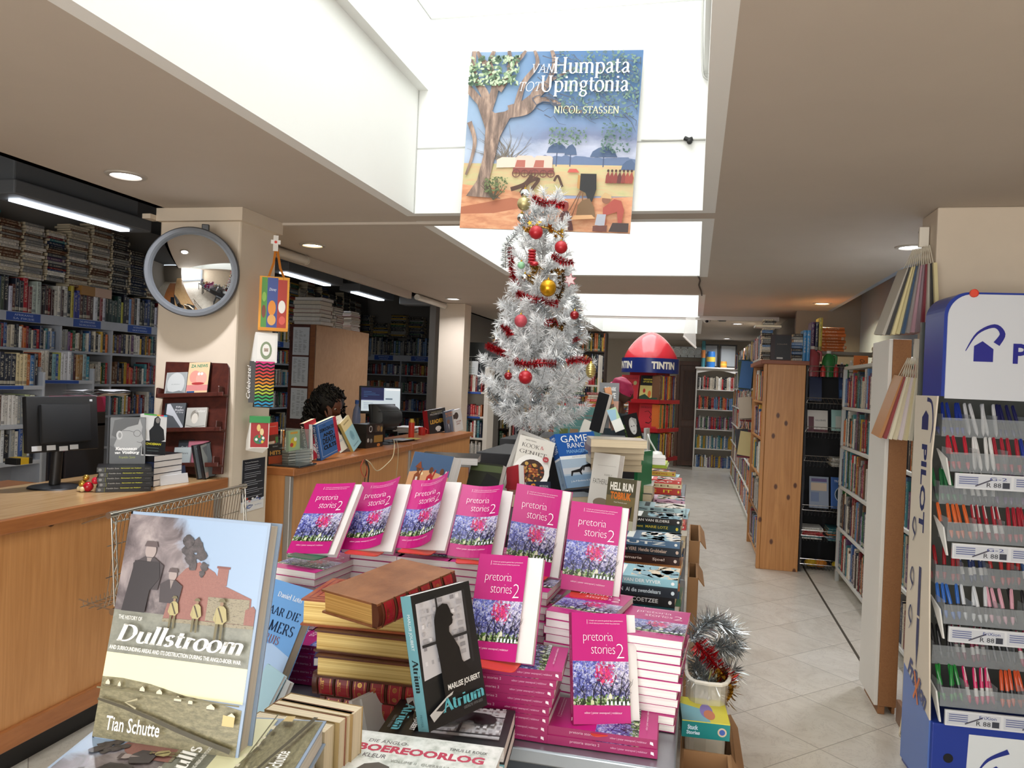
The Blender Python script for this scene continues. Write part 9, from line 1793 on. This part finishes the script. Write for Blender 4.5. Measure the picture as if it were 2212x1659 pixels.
mb = MB(); mb.T = RPEN; mb.extrude([(.012+x*.98,.036, z-.008) for x, z in out], (0,.004,0), PWH); a = Art(mb, lambda u, v, e: (u, .0355-e, v),1,1,.0004); a.poly([(.11,1.7),(.18,1.7),(.18,1.75),(.14,1.78),(.11,1.76)], '#1b1f8a'); a.stroke(smooth2([(.08,1.74),(.12,1.81),(.18,1.84),(.21,1.81),(.19,1.77)]),.026, '#1b1f8a', (.1,1)); a.text('PILOT', .25,1.695, wd=.3, ht=.08, mat='#1b1f8a', bold=.03); mb.build('header_face', HB)
mb = MB(); mb.T = RPEN; mb.lathe([(.0005,.0),(.016,.0),(.016,.008)], mt('#e0503a', .4),18,(.1,.034,1.965), 'y'); mb.build('sticker', HB)
mb = MB(); mb.T = RPEN; a = Art(mb, lambda u, v, e: (u, -.0205-e, v),1,1,.0004); a.poly([(.12,.0),(.62,0),(.62,.27),(.13,.27)], '#dfe6ea'); a.disc(.06,.17,.018,.018, '#0a0c14'); a.poly([(.2,.08),(.27,.08),(.27,.13),(.23,.16),(.2,.14)], '#1b2f8a'); a.stroke(smooth2([(.16,.12),(.2,.18),(.27,.22)]),.02, '#1b2f8a', (.1,1)); mb.build('base_art', t)
CLR = mt('#c9d2d8', .05, alpha=.22, spec=.9); r = random.Random(14)
tz = (1.27,1.0,.68,.36); pc = (('#2a3f9a', '#e6e6e4', '#2c2c5c', '#8ac0d8'),('#2f7a4a', '#3a3a40', '#6a4a7a', '#d8d8d4'),('#b02a34', '#2a3a6a', '#c23a3a', '#3a5a8a'),('#1a1a1e', '#8a2a4a', '#2a2a30', '#c2285a')); pc2 = (('#c02a3c', '#e6e6e4', '#b03040', '#2a3f9a', '#3a9a8a'),('#d8662f', '#a82a38', '#b02a3a', '#c23a40'),('#2f6ac0', '#d8dce0', '#e0a8b8', '#222226', '#6a9a7a'),('#1f8a3a', '#d8286a', '#d8562c', '#8a2a3a'))
for k, z in enumerate(tz):
 mb = MB(); mb.T = RPEN
 for y0, z0 in ((.1,.13),(0.0,.0)):
  mb.box((.03, y0, z+z0),(.61, y0+.09, z+z0+.004), CLR); mb.box((.03, y0-.002, z+z0),(.61, y0, z+z0+.075), CLR); [mb.box((x, y0, z+z0+.004),(x+.002, y0+.09, z+z0+.09), CLR) for x in (.03,.13,.23,.33,.43)]
 TR = mb.build('clear_tray', t)
 mb = MB(); mb.T = RPEN; mb.box((.04,-.03, z-.06),(.61,-.02, z-.002), mt('#dfe3e8', .35)); a = Art(mb, lambda u, v, e: (.04+u, -.03-e, z-.06+v),.57,.058)
 for x in (0,.2,.4): a.rect(x+.005,.006, x+.195,.052, '#cfd4dc'); [a.rect(x+.012,.042-.008*q, x+.08,.046-.008*q, '#6a74a0') for q in range(4)]; a.stroke([(x+.07,.012),(x+.13,.04)], .005, '#4a4a5a'); a.text(('G-2', 'G-2', 'FriXion', 'FriXion')[k], x+.12,.036, wd=.06, ht=.012, mat='#2c3c8a'); a.text('R 88', x+.11,.01, wd=.05, ht=.017, mat='#22242c'); a.rect(x+.165,.008, x+.19,.03, '#3a3f4c')
 mb.build('price_strip', TR)
 mb = MB(); mb.T = RPEN; mb.extrude([(.02,.02, z+.05),(.02,.12, z+.08),(.02,-.02, z-.05),(.02,-.03, z-.05)], (.006,0,0), mt('#e6e6e2', .4)); mb.build('tray_bracket', t)
for k, z in enumerate(tz):
 for y0, z0, pal in ((.1,.13, pc[k]),(0,0, pc2[k])):
  for i in range(20):
   x = .04+.023*i; b_, c = x, pal[min(len(pal)-1, int(i/20*len(pal)))]; an = r.uniform(-.16,.1); o = Vector((AX, AY, 0))+RPEN @ Vector((x, y0+.03+r.uniform(0,.03), z+z0+.006)); Mp = Matrix.Translation(o) @ RPEN @ Matrix.Rotation(-.35,4, 'X') @ Matrix.Rotation(an, 4, 'Y'); cn = COLN(c)
   key = ('pen', c)
   if key not in _txt:
    m1 = MB(); m1.lathe([(.001,0),(.006,.012),(.0072,.024),(.0072,.105),(.006,.132),(.002,.138)], mt(c, .25),8); m1.box((-.0015,-.01,.085),(.0015,-.007,.135), mt('#d8d8d8' if i % 2 else c, .25)); m1.lathe([(.0075,.03),(.0075,.06)], mt('#e8e8e6' if i % 2 else '#2a2a30', .3),8); _txt[key] = m1.mesh('pen', 40)
   o_ = link(_txt[key], 'pen'); o_.matrix_world = Mp; tag(o_, f'{cn} pen, {nth(i+1)} from the pillar side in the {("upper", "lower")[y0 == 0]} tray of the {("top", "second", "third", "lowest")[k]} tier', 'pen', 'pens in the display trays')
# leads and adaptor at the pillar foot
p = atz(1958,1620,0); t = empty('grey_board', (.985,3.6,0)); tag(t, 'narrow grey board leaning upright at the pillar foot', 'board'); mb = MB(); mb.extrude([(0,0,0),(.02,-.01,0),(.012,.02,.24),(-.008,.03,.24)], (.014,.008,0), mt('#4a4d48', .6)); mb.build('board', t)
mb = MB(); mb.tube(smooth_path([(1.012,3.9,.1),(.99,3.86,.015),(.975,3.8,.01),(.985,3.7,.04),(1.0,3.62,.12),(1.01,3.58,.2)]),.004, mt('#cdbfa0', .5),6); tag(mb.build('cable', smooth=60), 'cream cable looping at the foot of the pillar', 'cable')

# === keep the 300 shelf books that show largest as single things
def thin_books(keep=300):
 bpy.context.view_layer.update(); dg = bpy.context.evaluated_depsgraph_get(); rank = []
 obs = [o for o in SC.objects if o.name.split('.')[0] == 'book' and o.parent is None]
 for o in obs:
  M = o.matrix_world; seen = 0; area = 0
  for p in ((.5,0,.5),(.5,0,.85),(.5,0,.2),(.5,.5,1)):
   w = M @ Vector(p); d = w-CAMP; x, y = proj(w)
   if not (0 < x < IMW and 0 < y < IMH): continue
   hit, loc, _, _, ob, _ = SC.ray_cast(dg, CAMP, d.normalized(), distance=d.length+.05)
   if hit and ob.name == o.name: seen += 1
  if seen:
   q = [proj(M @ Vector(c)) for c in ((0,0,0),(1,0,0),(1,0,1),(0,0,1))]; area = abs(sum(q[i][0]*q[(i+1) % 4][1]-q[(i+1) % 4][0]*q[i][1] for i in range(4)))/2*seen
  rank.append((area, o))
 rank.sort(key=lambda t: -t[0])
 for i, (a, o) in enumerate(rank):
  if i >= keep or a <= 0: STUFF.append((o.matrix_world.copy(), tuple(o.color)[:3])); bpy.data.objects.remove(o)
thin_books()
# === all remaining small shelf books as one object
def build_stuff():
 n = len(STUFF); tv = np.array(UV_); nv = len(tv); k = len(UF_)
 V = np.empty((n, nv, 3));
 for i, (M, c) in enumerate(STUFF):
  A = np.array(M); V[i] = tv @ A[:3, :3].T+A[:3,3]
 F = [[q+i*nv for q in f] for i in range(n) for f in UF_]
 me = bpy.data.meshes.new('shelf_books'); me.from_pydata(V.reshape(-1,3).tolist(), [], F); me.materials.append(SPS); me.materials.append(PGC)
 me.polygons.foreach_set('material_index', UM_*n); L = me.uv_layers.new(name='UVMap'); L.data.foreach_set('uv', [c for p in UU_ for c in p]*n)
 ca = me.color_attributes.new('Col', 'FLOAT_COLOR', 'POINT'); ca.data.foreach_set('color', np.repeat(np.array([(*c, 1) for _, c in STUFF]), nv, 0).ravel())
 ra = me.attributes.new('rnd', 'FLOAT', 'POINT'); ra.data.foreach_set('value', np.repeat(np.random.RandomState(3).rand(n), nv))
 o = bpy.data.objects.new('shelf_books', me); COL.objects.link(o); tag(o, 'mass of small books filling the shelves and piles farther back', 'books', kind='stuff'); print('STUFF', n)
if STUFF: build_stuff()
